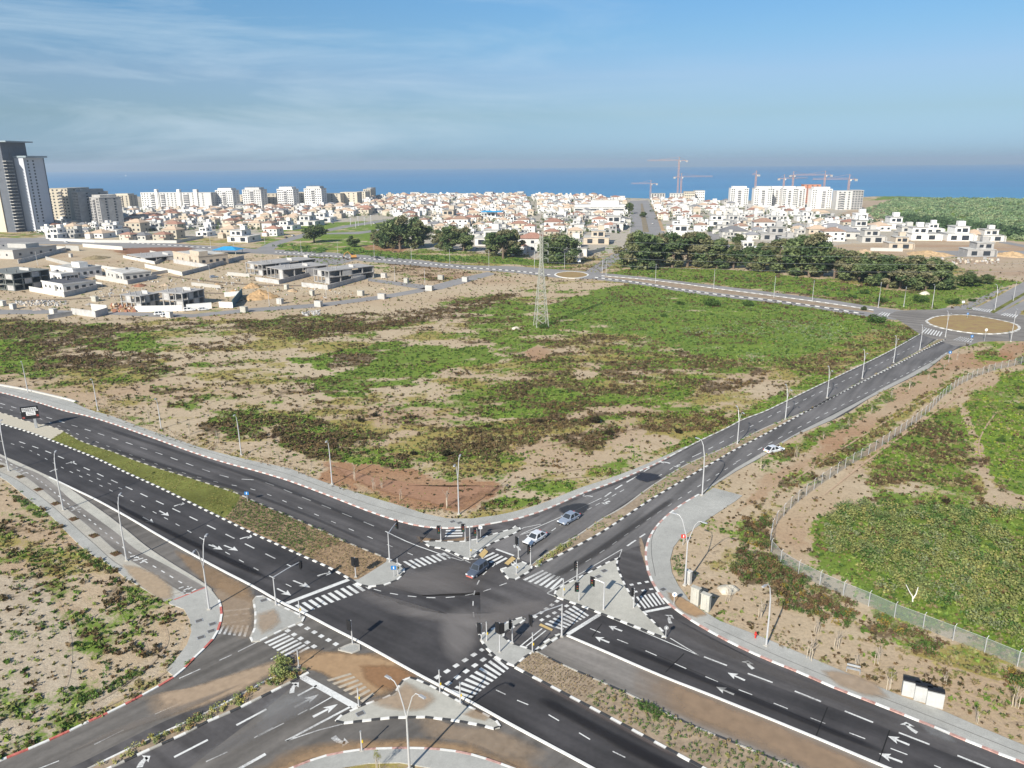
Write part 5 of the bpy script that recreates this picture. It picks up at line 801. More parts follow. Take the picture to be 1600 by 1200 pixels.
for i, (x, y, t, w, lb) in enumerate([(588,384,362,1.2,'small eucalyptus at the left end of the left tree group'),(604,388,350,1.2,'eucalyptus left of the tallest pair in the left tree group'),(625,390,340,1.1,'tall eucalyptus with light top in the left tree group'),(646,388,342,1.1,'tall dark eucalyptus right of the light-topped one'),(662,384,352,1.1,'eucalyptus closing the left tree group on the right'),(688,390,362,1.2,'eucalyptus in front of white villas, left of the middle group'),(704,393,355,1.2,'tallest eucalyptus of the middle group'),(724,393,358,1.1,'eucalyptus on the right of the middle group'),(765,400,370,1.3,'low olive eucalyptus beside the white modern villa'),(786,404,358,1.3,'big dark eucalyptus left of the red-roofed white house'),(806,400,362,1.0,'eucalyptus touching the red-roofed white house'),(859,411,370,1.3,'dark eucalyptus right behind the lattice pylon'),(878,412,368,1.3,'dark eucalyptus right of the pylon with a flat top')]): put_tree(i % 5, x, y, t-3, w, lb, 'eucalyptus trees between the road and the town')
for i, (x, y, t, w, lb) in enumerate([(491,379,354,1.7,'wide lone dark tree on the dry grass by the curving road'),(551,386,369,1.2,'small round tree with a pale hollow on the bare slope'),(1510,448,425,1.6,'low dark tree at the far end of the meadow'),(1541,444,430,1.6,'brownish low tree nearest the right-hand road'),(1082,394,381,1.1,'round bright-green tree in a garden by the side street'),(1152,384,366,1.1,'dark garden tree by the parked cars'),(560,322,314,1.5,'dark tree in front of the beige seafront flats'),(520,318,311,1.8,'second dark tree at the foot of the beige flats'),(1005,340,331,1.3,'dark tree on the avenue median'),(983,334,318,1.0,'dark cypress-like tree left of the avenue'),(1350,485,478,1.4,'round bush-like tree by the far meadow road'),(1250,430,415,1.2,'dark bushy tree in the gap of the windbreak')]): put_tree(5+i % 3, x, y, t, w, lb, 'broadleaf trees in the distance')
# round bushes out in the meadows (each a plant of its own)
bproto = [None, None]
def bush(px, py, wpx, label, dk=0):
    w = wpx*scale_at(px, py); g = P(px, py)
    if bproto[dk] is None:
        rg = np.random.default_rng(70+dk); r = empty('shrub', (0, 0, 0)); k = 9; cs = np.c_[rg.normal(0, .22, k), rg.normal(0, .22, k), rg.uniform(0, .25, k)]; pal = np.array(GRN if dk == 0 else [(.05,.035,.025),(.07,.05,.03),(.04,.04,.02)])
        v, f, c = leaves(cs, np.full(k, .26), np.full(k, .4), 90, np.full(k, .055), pal[rg.integers(0, 3, k)], rg, .7, .3); raw_mesh('foliage', v, f, c, LEAF, r); tb_ = MB(); tb_.tube([(0, 0, 0), (0, 0, .3)], .03, BARK, 5); tb_.build('stem', r); bproto[dk] = r; o = r
    else: o = copy_tree(bproto[dk])
    o.location = (g[0], g[1], 0); o.scale = (w, w, w*.8); o.rotation_euler = (0, 0, px); tag(o, label, 'shrub', 'single shrubs in the fields')
for i, (x, y, w, lb, d) in enumerate([(848,513,16,'dark green shrub at the foot of the lattice pylon',0),(1370,504,26,'largest dark shrub in the green field, near the roundabout',0),(1064,476,13,'round dark shrub in the far green field',0),(1112,478,24,'wide dark shrub right of the round one in the far field',0),(1168,478,18,'dark shrub close under the far road',0),(1036,495,11,'small dark shrub in the middle of the green field',0),(1333,466,14,'dark round bush in the meadow beyond the road',0),(1350,459,16,'taller round bush in the meadow beyond the road',0),(1378,472,18,'dark bush in the meadow beside a lamp',0),(1440,472,24,'broad dark bush near the dirt bank of the meadow',0),(1487,475,20,'dark bush between two lamps by the roundabout',0),(1518,471,12,'small bush near the white pillar by the roundabout',0),
    (646,711,14,'dark brown round shrub on pale sand near the lower field edge',1),(697,712,22,'largest brown shrub on bare sand in the lower field',1),(585,651,14,'dark shrub on sand in the centre of the field',1),(563,659,14,'dark shrub left of the one on the central sand patch',1),(762,668,12,'small black-brown shrub right of the field centre',1),(842,937,9,'shrub hidden',1)][:17]): bush(x, y, w, lb, d)
for i, (x, y, w, lb, d) in enumerate([(930,661,24,'dark brown shrub beside the pale sand track',1),(951,680,18,'nearly black shrub cluster on the sand by the road',1),(843,660,12,'dark shrub at the edge of the sand flat',1),(1060,677,16,'dark shrub at the corner of the orange-brown patch',1),(1478,786,16,'dark round shrub beside the fenced orchard track',1),(1598,640,14,'dark green bush at the right edge in the bright field',0),(1563,690,14,'dark green bush in the yellow flowering field',0),(1293,783,0,'',0)][:7]): bush(x, y, w, lb, d)
# ------------------------------------------------------------ buildings
WALLW = mat('white_render', (.66, .645, .62), .85, .08, .3, .2, var2=.05, objvar=.28); WALLC = mat('cream_render', (.52, .465, .375), .88, .07, .3, .2, objvar=.25); WALLG = mat('grey_concrete', (.34, .33, .32), .92, .14, .5, .15, var2=.1, sc2=.2); WALLB = mat('beige_stone', (.46, .39, .31), .9, .1, .4, .2); WALLP = mat('pale_render', (.50, .485, .455), .88, .06, .3, .2, objvar=.25)
ROOFR = mat('red_tile', (.32, .18, .135), .9, .2, .8, .1, objvar=.35); ROOFB = mat('brown_tile', (.30, .20, .15), .9, .2, .8, .1); ROOFT = mat('tan_tile', (.50, .38, .28), .9, .15, .8, .1); ROOFG = mat('grey_tile', (.22, .22, .23), .9, .15, .8, .1, objvar=.3); ROOFF = mat('flat_roof', (.42, .41, .385), .95, .2, .4, .1, objvar=.35, var2=.1, sc2=.2); GLASS = mat('dark_glass', (.03, .036, .045), .3, .2, .5, .35); BALC = mat('painted_shade_and_panel', (.10, .10, .11), .6, .2, .3); SHUT = mat('blue_tarp', (.03, .27, .52), .7, .15, .6, .2)
AV = R_(-8.5)  # the streets run parallel to the avenue
def win(parent, c, sz, mname=GLASS, name='window'):
    b = MB(); b.box(c, sz, mname); return b.build(name, parent)
def hip(mb, cx, cy, z, w, d, h, m, ov=.5):
    w2, d2 = w/2+ov, d/2+ov; r = max(0, (w2-d2)); s = max(0, (d2-w2)); A, B_, C_, D = (cx-w2, cy-d2, z), (cx+w2, cy-d2, z), (cx+w2, cy+d2, z), (cx-w2, cy+d2, z); E, F_ = (cx-r, cy-s, z+h), (cx+r, cy+s, z+h)
    if r > 0: mb.face([A, B_, F_, E], m); mb.face([B_, C_, F_], m); mb.face([C_, D, E, F_], m); mb.face([D, A, E], m)
    else: mb.face([A, B_, E], m); mb.face([B_, C_, F_, E], m); mb.face([C_, D, F_], m); mb.face([D, A, E, F_], m)
    mb.face([D, C_, B_, A], m)
def house(kind, seed, wm, rm, det=1):
    rg = random.Random(seed); root = empty('house', (0, 0, 0)); w, d = rg.uniform(11, 15), rg.uniform(9, 12); wb = MB(); r_ = MB()
    if kind == 'flat':
        h1, h2 = 3.4, 6.6; ux = rg.uniform(-.2, .2)*w; uw = w*rg.uniform(.5, .75); wb.box((0, 0, h1/2), (w, d, h1), wm); wb.box((ux, d*.08, (h1+h2)/2), (uw, d*.8, h2-h1), wm); wb.box((ux+uw*.2, d*.2, h2+1.2), (3.2, 3, 2.4), wm); wb.box((w/2-.1, -d*.45-1.2, 1.6), (.35, 3, 3.2), wm)
        r_.box((0, 0, h1+.08), (w+.6, d+.6, .16), rm); r_.box((ux, d*.08, h2+.09), (uw+.8, d*.8+.8, .18), rm); o = [(-.3, 1), (.25, 1)]
        wb.build('walls', root); r_.build('roof', root)
        fy = -d/2-.03; uy = d*.08-d*.4-.03
        win(root, (-w*.25, fy, 1.6), (2.6, .08, 2.1)); win(root, (w*.2, fy, 1.6), (3.2, .08, 2.3)); win(root, (ux-uw*.22, uy, 5.0), (1.8, .08, 1.5)); win(root, (ux+uw*.2, uy, 5.0), (2.4, .08, 1.9))
        if det: win(root, (w/2+.03, -d*.15, 1.8), (.08, 1.8, 1.4)); win(root, (ux+uw/2+.03, 0, 5.0), (.08, 1.6, 1.4)); b = MB(); b.box((ux+uw*.1, d*.2, h2+.45), (2.6, 1.2, .1), BALC); b.build('solar_panel', root)
    else:
        h1 = rg.choice([3.4, 6.2, 6.4]); wb.box((0, 0, h1/2), (w, d, h1), wm); sx_ = rg.choice([-1, 1]); wb.box((sx_*w*.32, -d*.5-1.4, 1.6), (w*.35, 3, 3.2), wm); hip(r_, 0, 0, h1, w, d, 2.3, rm); hip(r_, sx_*w*.32, -d*.5-1.4, 3.2, w*.35, 3, 1.1, rm, .3)
        r_.box((w*.2, d*.15, h1+1.7), (.8, .8, 1.8), wm); wb.build('walls', root); r_.build('roof', root); fy = -d/2-.03
        for lv in ([1.7] if h1 < 5 else [1.7, 4.8]):
            for q in (-.33, .05, .36):
                if lv > 3 or q*sx_ < .2: win(root, (w*q, fy, lv), (1.5, .08, 1.3))
            if det: win(root, (w/2+.03, d*.1, lv), (.08, 1.4, 1.2))
    return root
HP = [house('flat', 1, WALLW, ROOFF), house('flat', 2, WALLW, ROOFF), house('flat', 3, WALLP, ROOFF), house('flat', 4, WALLW, WALLW), house('hip', 5, WALLW, ROOFR), house('hip', 6, WALLC, ROOFR), house('hip', 7, WALLC, ROOFT), house('hip', 8, WALLW, ROOFT), house('hip', 9, WALLP, ROOFG), house('hip', 10, WALLW, ROOFB), house('flat', 11, WALLG, ROOFF), house('flat', 12, WALLB, ROOFF)]
HN = ['white flat-roofed villa', 'white two-storey cubic villa', 'pale flat-roofed villa', 'bright all-white villa', 'white house with red hip roof', 'cream house with red tiled roof', 'cream house with tan hip roof', 'white house with sandy roof', 'pale house with grey hip roof', 'white house with brown tiled roof', 'grey unfinished concrete house', 'beige stone flat-roofed house']
hused = set(); PLACED = []
def put_house(k, xy, rz, s=1.0, label=None, sc=None):
    o = HP[k] if k not in hused else copy_tree(HP[k]); hused.add(k); o.name = 'house'; o.location = (xy[0], xy[1], 0); o.rotation_euler = (0, 0, rz); o.scale = sc or (s, s, s); tag(o, label, 'house', 'houses of the seaside town'); PLACED.append((xy[0], xy[1])); return o
HAND = [(92,372,3,1.3,'wide white house with low gable at the left end of the front row'),(118,371,2,1.1,'white house with dark openings by the light boundary wall'),(160,371,7,1.3,'large white house with tan roof behind the beige wall'),(182,365,1,1.2,'white cubic villa behind the house with the tan roof'),(202,375,5,.8,'small house with red roof edge behind the boundary wall'),(224,374,8,1.1,'pale house with grey roof beside a small red-roofed one'),(216,362,6,1.4,'broad cream house with large pinkish tan roof'),(256,376,5,.9,'low cream house with a red parapet at the wall corner'),(272,372,6,1.2,'cream house with flat shaded side next to the wall corner'),(322,368,3,1.1,'white house with long roller shutter on the street'),(362,371,6,1.2,'cream house with beige roof beside the cypress'),(382,377,1,1.4,'big white cubic villa on the bend of the road'),(428,368,4,1.0,'house with red hip roof on the street corner'),(452,358,1,1.2,'white modern villa with dark balcony openings on the street'),(486,352,1,1.5,'white two-storey villa with grey roof above the street'),(508,346,1,1.4,'second white two-storey villa above the street'),
 (572,334,5,1.3,'cream house with a broad red roof facing the park'),(590,333,8,1.2,'white house with shaded gable facing the park'),(765,382,0,1.7,'large white modern villa with stacked cubes in the middle'),(792,384,3,1.4,'white modern villa with tall openings in the middle'),(785,362,8,1.2,'white house with dark solar roof behind the modern villa'),(832,392,4,1.5,'white house with bright red roof left of the pylon'),(866,360,4,1.3,'white house with red roof behind the pylon top'),(896,398,2,1.6,'long white house with curved pale roof left of the windbreak'),(932,380,11,1.5,'beige unfinished villa with open ground floor left of the avenue'),(936,352,4,1.0,'small red roof above the unfinished beige villa'),(955,358,0,1.9,'broad white villa block beside the left side of the avenue'),(720,355,9,1.3,'house with long brown-red roof in mid town'),(700,345,11,1.8,'low building with wide peach-coloured roof'),(1064,374,3,1.8,'dazzling white villa just right of the avenue, above the windbreak'),(1086,384,3,1.6,'white villa right of the avenue touching the tree tops'),(1055,360,0,1.4,'white villa with flat roofs right of the avenue bend'),(1145,370,8,1.6,'house with wide grey hip roof by the parked cars'),(1192,362,9,1.4,'house with brown-red roof right of the parked cars'),(1125,352,1,1.5,'white modern house with wide upper windows right of the avenue'),(1150,350,1,1.3,'white flat house with one window right of the modern one'),(1168,394,3,1.1,'small white box-like house above the windbreak'),(1205,374,10,1.5,'dark-framed modern house with black window band'),(1222,390,10,1.3,'grey house with black ground floor above the windbreak gap'),
 (1256,345,0,1.5,'white villa with three balconies on the right rise'),(1275,372,6,1.2,'small peach-roofed house among white villas on the right'),(1228,335,3,1.2,'white villa in the back row on the right'),(1300,376,9,1.2,'white house with low brown roof on the right'),(1318,372,8,1.7,'large white house with grey pyramid roof under construction'),(1300,362,8,1.4,'white house with grey roof behind the pyramid roof'),(1344,352,3,1.7,'long white villa at the left end of the right-hand row'),(1372,360,7,1.4,'white villa with pale hip roof in the right-hand row'),(1392,357,0,1.6,'white villa with wide openings in the right-hand row'),(1417,372,2,1.4,'round-cornered white tower house in the right-hand row'),(1440,374,1,1.45,'white villa with black window panels in the right-hand row'),(1456,364,3,1.2,'white villa half hidden behind the one with black panels'),(1492,375,0,1.6,'white villa with double roof at the far right of the town'),(1520,374,7,1.4,'white villa with pale roofs, second from the right'),(1545,376,2,1.3,'last white villa at the right edge of the town'),(1402,388,11,1.25,'unfinished house with open terrace on the sandy slope'),(1525,399,10,1.3,'grey concrete shell house on the orange sand'),(1360,378,2,1.4,'white villa above the orange sand bank'),(1338,362,0,1.5,'white villa in the middle of the right-hand town'),(1210,352,1,1.4,'white cubic villa on the rise left of the three-balcony one')]
for x, y, k, s, lb in HAND: put_house(k, PXY(x, y), AV+(0 if x > 500 else R_(-6)), s, lb)
# grid of the remaining town
TOWN = [np.array(ptl(p)) for p in ([(62,366),(190,363),(290,360),(340,358),(420,360),(470,347),(530,341),(600,334),(650,350),(690,374),(760,374),(860,388),(890,386),(915,365),(972,362),(980,316),(940,309),(800,307.5),(600,308.5),(575,313),(540,325),(215,331),(180,336),(62,342)], [(1020,315),(1045,372),(1092,378),(1104,366),(1092,336),(1094,330),(1160,326),(1160,320),(1050,315)], [(1104,338),(1132,372),(1160,390),(1240,392),(1330,382),(1330,350),(1290,340),(1250,331),(1150,326),(1100,326)])]
def gridtown():
    ca, sa = math.cos(AV), math.sin(AV); out_ = []; rg = random.Random(5)
    for j in range(0, 54):
        if j % 3 == 2: continue
        for i in range(-70, 46):
            if (i+j//6) % 9 == 4: continue
            lx = i*14.5+rg.uniform(-4, 4); ly = 640+j*17.5+rg.uniform(-4, 4); x = lx*ca-ly*sa; y = lx*sa+ly*ca; q = np.array([x]), np.array([y])
            if not any(inpoly(*q, p)[0] for p in TOWN): continue
            if any((x-a)**2+(y-b)**2 < 15**2 for a, b in PLACED): continue
            if rg.random() < .06: continue
            out_.append((math.hypot(x, y), x, y, rg.random(), rg.uniform(.68, 1.08), rg.choice([0, 0, .15, -.12, math.pi/2, -math.pi/2]), j))
    return sorted(out_)
G_ = gridtown(); NIND = 232
def pick(x, u, r): # red roofs are commoner left of the avenue, white flat houses right of it
    px = ppx((x[0], x[1], 0))[0]
    w = [3, 3, 2, 3, 1, 1, .6, .8, 1.2, .7, .8, .4] if px > 985 else ([1.9, 1.9, 1.6, 1.9, 1.3, 1.0, 1.6, 1.6, 1.6, 1.2, .3, .8] if px > 420 else [1.2, 1.4, 1, 1.6, 1.2, 1, 2.6, 2.4, 1.4, 1, .1, .3])
    s = sum(w)*u; k = 0
    while s > w[k]: s -= w[k]; k += 1
    return k
ZONE = [(0,75,'under the dark tower'),(75,130,'below the stepped blocks'),(130,185,'right of the grey apartment blocks'),(185,250,'below the first stair tower'),(250,300,'below the middle stair tower'),(300,345,'below the slab end'),(345,380,'below the first cream tower'),(380,425,'below the second cream tower'),(425,470,'below the third cream tower'),(470,520,'below the fourth cream tower'),(520,560,'below the beige seafront flats'),(560,600,'beneath the stepped building'),(600,640,'above the left tree group'),(640,680,'above the tall eucalyptuses'),(680,720,'above the middle tree group'),(720,760,'left of the blue-roofed house'),(760,800,'around the blue-roofed house'),(800,850,'near the red-roofed house'),(850,890,'left of the long white hall'),(890,930,'under the long white hall'),(930,985,'left of the avenue'),(985,1045,'right of the avenue'),(1045,1090,'below the low seafront blocks'),(1090,1140,'along the side street'),(1140,1180,'below the leftmost tower block'),(1180,1230,'below the middle towers'),(1230,1270,'below the crane cluster'),(1270,1420,'below the unfinished tower block')]
ORD = ['leftmost', 'second from left', 'third from left', 'fourth from left', 'fifth from left', 'sixth from left', 'seventh from left', 'eighth from left']
labs = []
for n_, (r, x, y, u, s, ro, j) in enumerate(G_[:NIND]):
    k = pick((x, y), u, r); px, py = ppx((x, y, 0)); z = next(t.replace(' white','').replace('apartment ','') for a, b, t in ZONE if a <= px < b or b == 1420); dep = 'front' if py > 358 else ('middle' if py > 340 else 'rear'); labs.append((f'{HN[k]} in {dep} row {z}', px, n_, k))
from collections import defaultdict
dd = defaultdict(list)
for lb, px, n_, k in labs: dd[lb].append((px, n_))
final = {}
for lb, L_ in dd.items():
    L_.sort()
    for q, (px, n_) in enumerate(L_): final[n_] = lb if len(L_) == 1 else f'{ORD[min(q, 7)]} {lb}'
for k_ in list(final):
    w_ = final[k_].split()
    if len(w_) > 16: final[k_] = final[k_].replace('two-storey ', '').replace('unfinished ', '').replace(' tiled', '').replace(' from left', '')
    if len(final[k_].split()) > 16: print('LONG', final[k_])
for n_, (r, x, y, u, s, ro, j) in enumerate(G_[:NIND]): put_house(labs[n_][3], (x, y), AV+ro, s, final[n_])
# houses farther off than those: one mass
if len(G_) > NIND:
    fb = MB(); rg = random.Random(8)
    for (r, x, y, u, s, ro, j) in G_[NIND:]:
        k = pick((x, y), u, r); w, d = rg.uniform(11, 15)*s, rg.uniform(9, 12)*s; wm, rm = [WALLW, WALLW, WALLP, WALLW, WALLW, WALLC, WALLC, WALLW, WALLP, WALLW, WALLG, WALLB][k], [ROOFF, ROOFF, ROOFF, WALLW, ROOFR, ROOFR, ROOFT, ROOFT, ROOFG, ROOFB, ROOFF, ROOFF][k]; h = rg.choice([5.5, 6.5, 7]); a = AV+ro
        fb.box((x, y, h/2), (w, d, h), wm, a, rm); ca, sa = math.cos(a), math.sin(a)
        if k in (4, 5, 6, 7, 8, 9):
            b2 = MB(); hip(b2, 0, 0, 0, w, d, 2.2, rm)
            for f_ in b2.f: fb.face([(x+b2.v[i][0]*ca-b2.v[i][1]*sa, y+b2.v[i][0]*sa+b2.v[i][1]*ca, h+b2.v[i][2]) for i in f_], rm)
        else: fb.box((x+rg.uniform(-2, 2), y, h+1.2), (w*.4, d*.4, 2.4), wm, a, rm)
        for q in (-.28, .22): fb.box((x+q*w*ca+(d/2+.02)*sa, y+q*w*sa-(d/2+.02)*ca, h-1.8), (1.6, .1, 1.4), GLASS, a)
    tag(fb.build('distant_houses'), 'dense mass of small white and red-roofed houses reaching the sea', 'houses', kind='stuff')
# garden walls and greenery between the houses
gw = MB(); rg = random.Random(3)
tx, ty = [], []
for (r, x, y, u, s, ro, j) in G_:
    for _ in range(7): tx.append(x+rg.uniform(-11, 11)); ty.append(y-10+rg.uniform(-4, 5))
tx, ty = np.array(tx), np.array(ty); rg = np.random.default_rng(9); m = len(tx); k_ = rg.random(m) < .6; tx, ty = tx[k_], ty[k_]; m = len(tx); pal = np.array(DEC+EUC[:2])
v, f, c = leaves(np.c_[tx, ty, np.zeros(m)], 1.2+2.0*rg.random(m), 1.8+4.5*rg.random(m)**2, 34, np.full(m, .55), pal[rg.integers(0, len(pal), m)], rg); raw_mesh('town_greenery', v, f, c, LEAF)['kind'] = 'stuff'
# ---- apartment blocks
_wcache = {}
def wmesh(sz, m):
    key = (sz, m.name)
    if key not in _wcache: b = MB(); b.box((0, 0, 0), sz, m); o = b.build('window'); _wcache[key] = o.data; bpy.data.objects.remove(o)
    return _wcache[key]
def wobj(root, loc, sz, m=GLASS, name='window'):
    o = bpy.data.objects.new(name, wmesh(sz, m)); o.parent = root; o.location = loc; COL.objects.link(o)
def block(x0, x1, yb, yt, depth, wall, label, floors=9, cols=(-.36, -.2, .2, .36), balc=(0,), crown=True, stair=None, side=True, rz=None, name='apartment_building', cat='building', group=None, unfinished=False, solar=True):
    a = P((x0+x1)/2, yb); w = (x1-x0)*scale_at((x0+x1)/2, yb)*.93; h = hgt(((x0+x1)/2, yb), yt); rz = AV if rz is None else rz; root = empty(name, (a[0], a[1], 0), rz, label, cat, group); b = MB(); fh = h/(floors+ (1 if crown else 0)); H_ = fh*floors
    b.box((0, depth/2, H_/2), (w, depth, H_), wall, top=ROOFF)
    for q in balc: b.box((w*q, -.25, H_*.47), (w*.17, .5, H_*.94), BALC)  # dark strip paints the shade of the balcony stack into the wall
    b.build('walls', root); r_ = MB()
    if crown: r_.box((0, depth/2, H_+fh*.55), (w*.78, depth*.75, fh*1.1), wall, top=ROOFF)
    r_.box((0, depth/2, H_+.3), (w+.5, depth+.5, .6), wall, top=ROOFF)
    if stair is not None: r_.box((w*stair, 1.5, H_/2+fh*.8), (w*.13, 5, H_+fh*1.6), wall)
    r_.build('roof', root)
    if solar: s_ = MB(); [s_.box((w*q, depth*.3, H_+fh*(1.15 if crown else .1)+.9), (w*.2, 3, .25), BALC) for q in (-.24, 0, .24)]; s_.build('solar_panels', root)
    for i in range(floors):
        z = fh*(i+.55)
        for q in cols: wobj(root, (w*q, -.05, z), (1.9, .12, 1.5))
        for q in balc: wobj(root, (w*q, -.75, z-fh*.33), (round(w*.2, 1), 1.0, .9), wall, 'balcony')
        if side:
            for q in ((.3, .7) if not unfinished else (.2, .5, .8)): wobj(root, (w/2+.05, depth*q, z), (.12, 1.7 if not unfinished else 4, 1.4 if not unfinished else 2.4))
    return root
for i, (x0, x1, yb, yt) in enumerate([(338,367,328,294.5),(380,411,327.5,293.5),(434,461,327,292.5),(476,505,326,291.5)]): block(x0, x1, yb, yt, 20, WALLW, ['leftmost', 'second', 'third', 'rightmost'][i]+' of the four square cream towers with rooftop solar panels', 9, (-.42,-.3,-.17,.17,.3,.42), (0,), group='cream tower blocks near the sea')
for i, (x0, x1, yb, yt) in enumerate([(326,342,326,306),(366,384,325,305),(410,434,325,303),(460,477,325,301),(505,534,324,303),(532,560,323,301)]): block(x0, x1, yb, yt, 22, WALLC, ['beige block tucked left of the first cream tower','beige block between the first and second cream towers','beige block between the second and third cream towers','beige block between the third and fourth cream towers','beige block just right of the fourth cream tower','beige seafront block with sloping skyline left of the stepped building'][i], 6, (-.3, 0, .3), (), False, solar=False, group='beige blocks between the cream towers')
for i, (x0, x1, st) in enumerate([(222,252,.38),(251,287,.40),(285,334,-.02)]): block(x0, x1, 329, 301.5, 16, WALLW, ['left', 'middle', 'right'][i]+' section of the long white slab with tall stair towers', 8, (-.42,-.28,-.12,.06,.22), (-.36,) if i else (.18,), False, st, solar=False, group='white slab sections')
block(150, 178, 326, 304, 20, WALLC, 'cream apartment block behind the grey ones, left half', 8, (-.35,-.15,.1,.35), (), True, solar=False); block(178, 205, 327, 303, 20, WALLC, 'cream apartment block behind the grey ones, right half', 8, (-.35,-.15,.1,.35), (0,), True, solar=False)
block(60, 92, 350, 297, 30, WALLC, 'leftmost stepped cream and grey block beside the dark tower', 12, (-.35,-.1,.15,.4), (), True, solar=False); block(86, 116, 352, 295, 34, WALLC, 'second stepped cream block with narrow lit strips', 12, (-.35,-.1,.2,.4), (.05,), False, solar=False)
block(112, 138, 354, 296, 30, WALLG, 'tall grey apartment block in shade', 12, (-.35,-.1,.15,.35), (), True, solar=False, rz=AV-R_(35)); block(134, 172, 355, 305, 22, WALLG, 'grey apartment block with a dark central balcony stack', 11, (-.4,-.28,.28,.4), (0,), True, solar=False, rz=AV-R_(30))
for i, (x0, x1, yb, yt, w_) in enumerate([(556,572,316,300,WALLC),(568,580,314,296,WALLC),(574,581,313,294,WALLG)]): block(x0, x1, yb, yt, 25, w_, ['lowest','middle','topmost'][i]+' step of the ziggurat-like seafront building', 6, (-.3, 0, .3), (), False, solar=False)
for i, (x0, x1, yb, yt) in enumerate([(1139,1169,324,291.5),(1176,1206,324.5,291.5),(1202,1222,323,291.5),(1220,1244,324,291.5),(1240,1258,324,292),(1265,1299,326,292.5)]): block(x0, x1, yb, yt, 22, WALLW, ['freestanding white tower block left of the others','white tower block with crane behind, first of the joined group','narrow white tower second in the joined group','white tower third in the joined group','white tower fourth in the joined group with dark slots','widest white tower at the right of the joined group'][i], 9, (-.42,-.3,.3,.42) if i != 4 else (-.3,.3), (0,) if i != 5 else (.1,), True, solar=False, group='new white tower blocks with cranes')
block(1304, 1330, 328, 299, 20, WALLW, 'white part of the unfinished tower block on the right', 8, (-.3,.0,.3), (-.15,), False, solar=False); block(1328, 1347, 328, 298, 20, WALLG, 'bare concrete part of the unfinished tower block', 8, (-.35,-.1,.15,.38), (), False, solar=False, unfinished=True)
block(1253, 1281, 318, 289, 20, mat('rust_scaffold', (.45,.2,.13)), 'reddish scaffolded building top behind the white towers', 9, (-.3, 0, .3), (), False, solar=False)
for i, (x0, x1, yb, yt, w_) in enumerate([(1046,1070,313,303,WALLP),(1068,1086,316,300,WALLC),(1084,1101,315,298.5,WALLW),(1016,1040,310,303,WALLP)]): block(x0, x1, yb, yt, 25, w_, ['low pale seafront block under the tall crane','brownish unfinished seafront block right of the crane','white corner block at the right of the seafront row','low flat seafront block left of the tall crane'][i], 4, (-.38,-.2,0,.2,.38), (), False, solar=False)
for i, (x, w_, yb, yt) in enumerate([(648,14,309,301),(668,26,309.5,303),(706,11,309,302),(724,34,309,303),(764,12,308.5,300.5),(785,24,309,302.5),(813,10,308.5,300),(836,13,310,304.5),(868,22,312,307),(924,20,312,306),(965,24,312,307)]): block(x-w_/2, x+w_/2, yb, yt, 15, [WALLW, WALLC, WALLW, WALLP][i % 4], ['white house on the shoreline above the left tree group','long low cream building on the shoreline','small white house on the shoreline, third from left','long pale building with several roofs on the shoreline','tall white shoreline house above the blue roof','low shoreline villa row right of the tall house','white cube-shaped house highest on the shoreline','small pale shoreline house right of the white cube','white shoreline villa with a light dome','white shoreline building above the long hall','low white building at the shore end of the avenue'][i], 2, (-.35,-.1,.15,.38), (), False, solar=False, group='buildings along the shoreline', side=False)
# long white hall
a = P(936, 335); w = 80*scale_at(936, 335); rt = empty('hall', (a[0], a[1], 0), AV, 'long low white hall with a dark window band left of the avenue', 'hall'); b = MB(); b.box((0, 15, 4), (w, 30, 8), WALLW); b.box((0, 18, 9.5), (w*.98, 24, 3), WALLW); b.box((w*.1, 22, 13), (w*.55, 14, 6), WALLW, top=ROOFF); b.build('walls', rt); b = MB(); b.box((0, -.1, 5.6), (w*.95, .3, 1.6), GLASS); b.build('window', rt); b = MB(); b.box((0, 15, 8.2), (w+1, 31, .5), ROOFF); b.build('roof', rt)
# blue-roofed houses
for (x, y, s, lb) in ((770, 346, 1.5, 'house with a bright blue sheet roof in mid town'), (703, 343, 1.1, 'low shed with blue roof beside the peach-coloured roof')):
    o = put_house(3, PXY(x, y), AV, s, lb); b = MB(); b.box((0, 0, 7.2), (15, 12, .5), SHUT); b.build('roof', o)
# ---- the dark tower on the left
a = P(24, 363); rt = empty('residential_tower', (a[0], a[1], 0), AV, 'tall dark residential tower with a pale windowed wing at the left edge', 'tower'); s_ = scale_at(24, 363); TH = hgt((24, 363), 246.5); TH2 = hgt((10, 363), 222)
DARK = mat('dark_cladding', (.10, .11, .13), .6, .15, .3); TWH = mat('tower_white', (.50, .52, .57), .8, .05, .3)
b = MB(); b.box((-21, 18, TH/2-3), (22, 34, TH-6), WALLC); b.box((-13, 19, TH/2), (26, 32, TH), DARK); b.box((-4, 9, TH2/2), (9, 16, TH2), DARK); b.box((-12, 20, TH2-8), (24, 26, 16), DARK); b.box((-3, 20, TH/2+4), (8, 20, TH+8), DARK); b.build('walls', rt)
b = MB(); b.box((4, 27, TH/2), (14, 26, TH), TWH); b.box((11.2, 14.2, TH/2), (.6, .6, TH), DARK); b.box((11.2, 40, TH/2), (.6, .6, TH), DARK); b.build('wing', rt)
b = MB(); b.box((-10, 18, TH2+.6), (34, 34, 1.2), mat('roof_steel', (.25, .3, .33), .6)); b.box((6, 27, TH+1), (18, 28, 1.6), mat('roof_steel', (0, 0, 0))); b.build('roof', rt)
for i in range(22):
    z = TH/23*(i+1)
    if i > 1:
        for q in (19, 26): wobj(rt, (11.05, q, z), (.2, 1.9, 1.6))
    wobj(rt, (2.0, 4.5, z), (4.0, 8, .5), WALLP, 'balcony')
    for q in (-26, -20): wobj(rt, (q, .9, z), (1.6, .2, 1.3))
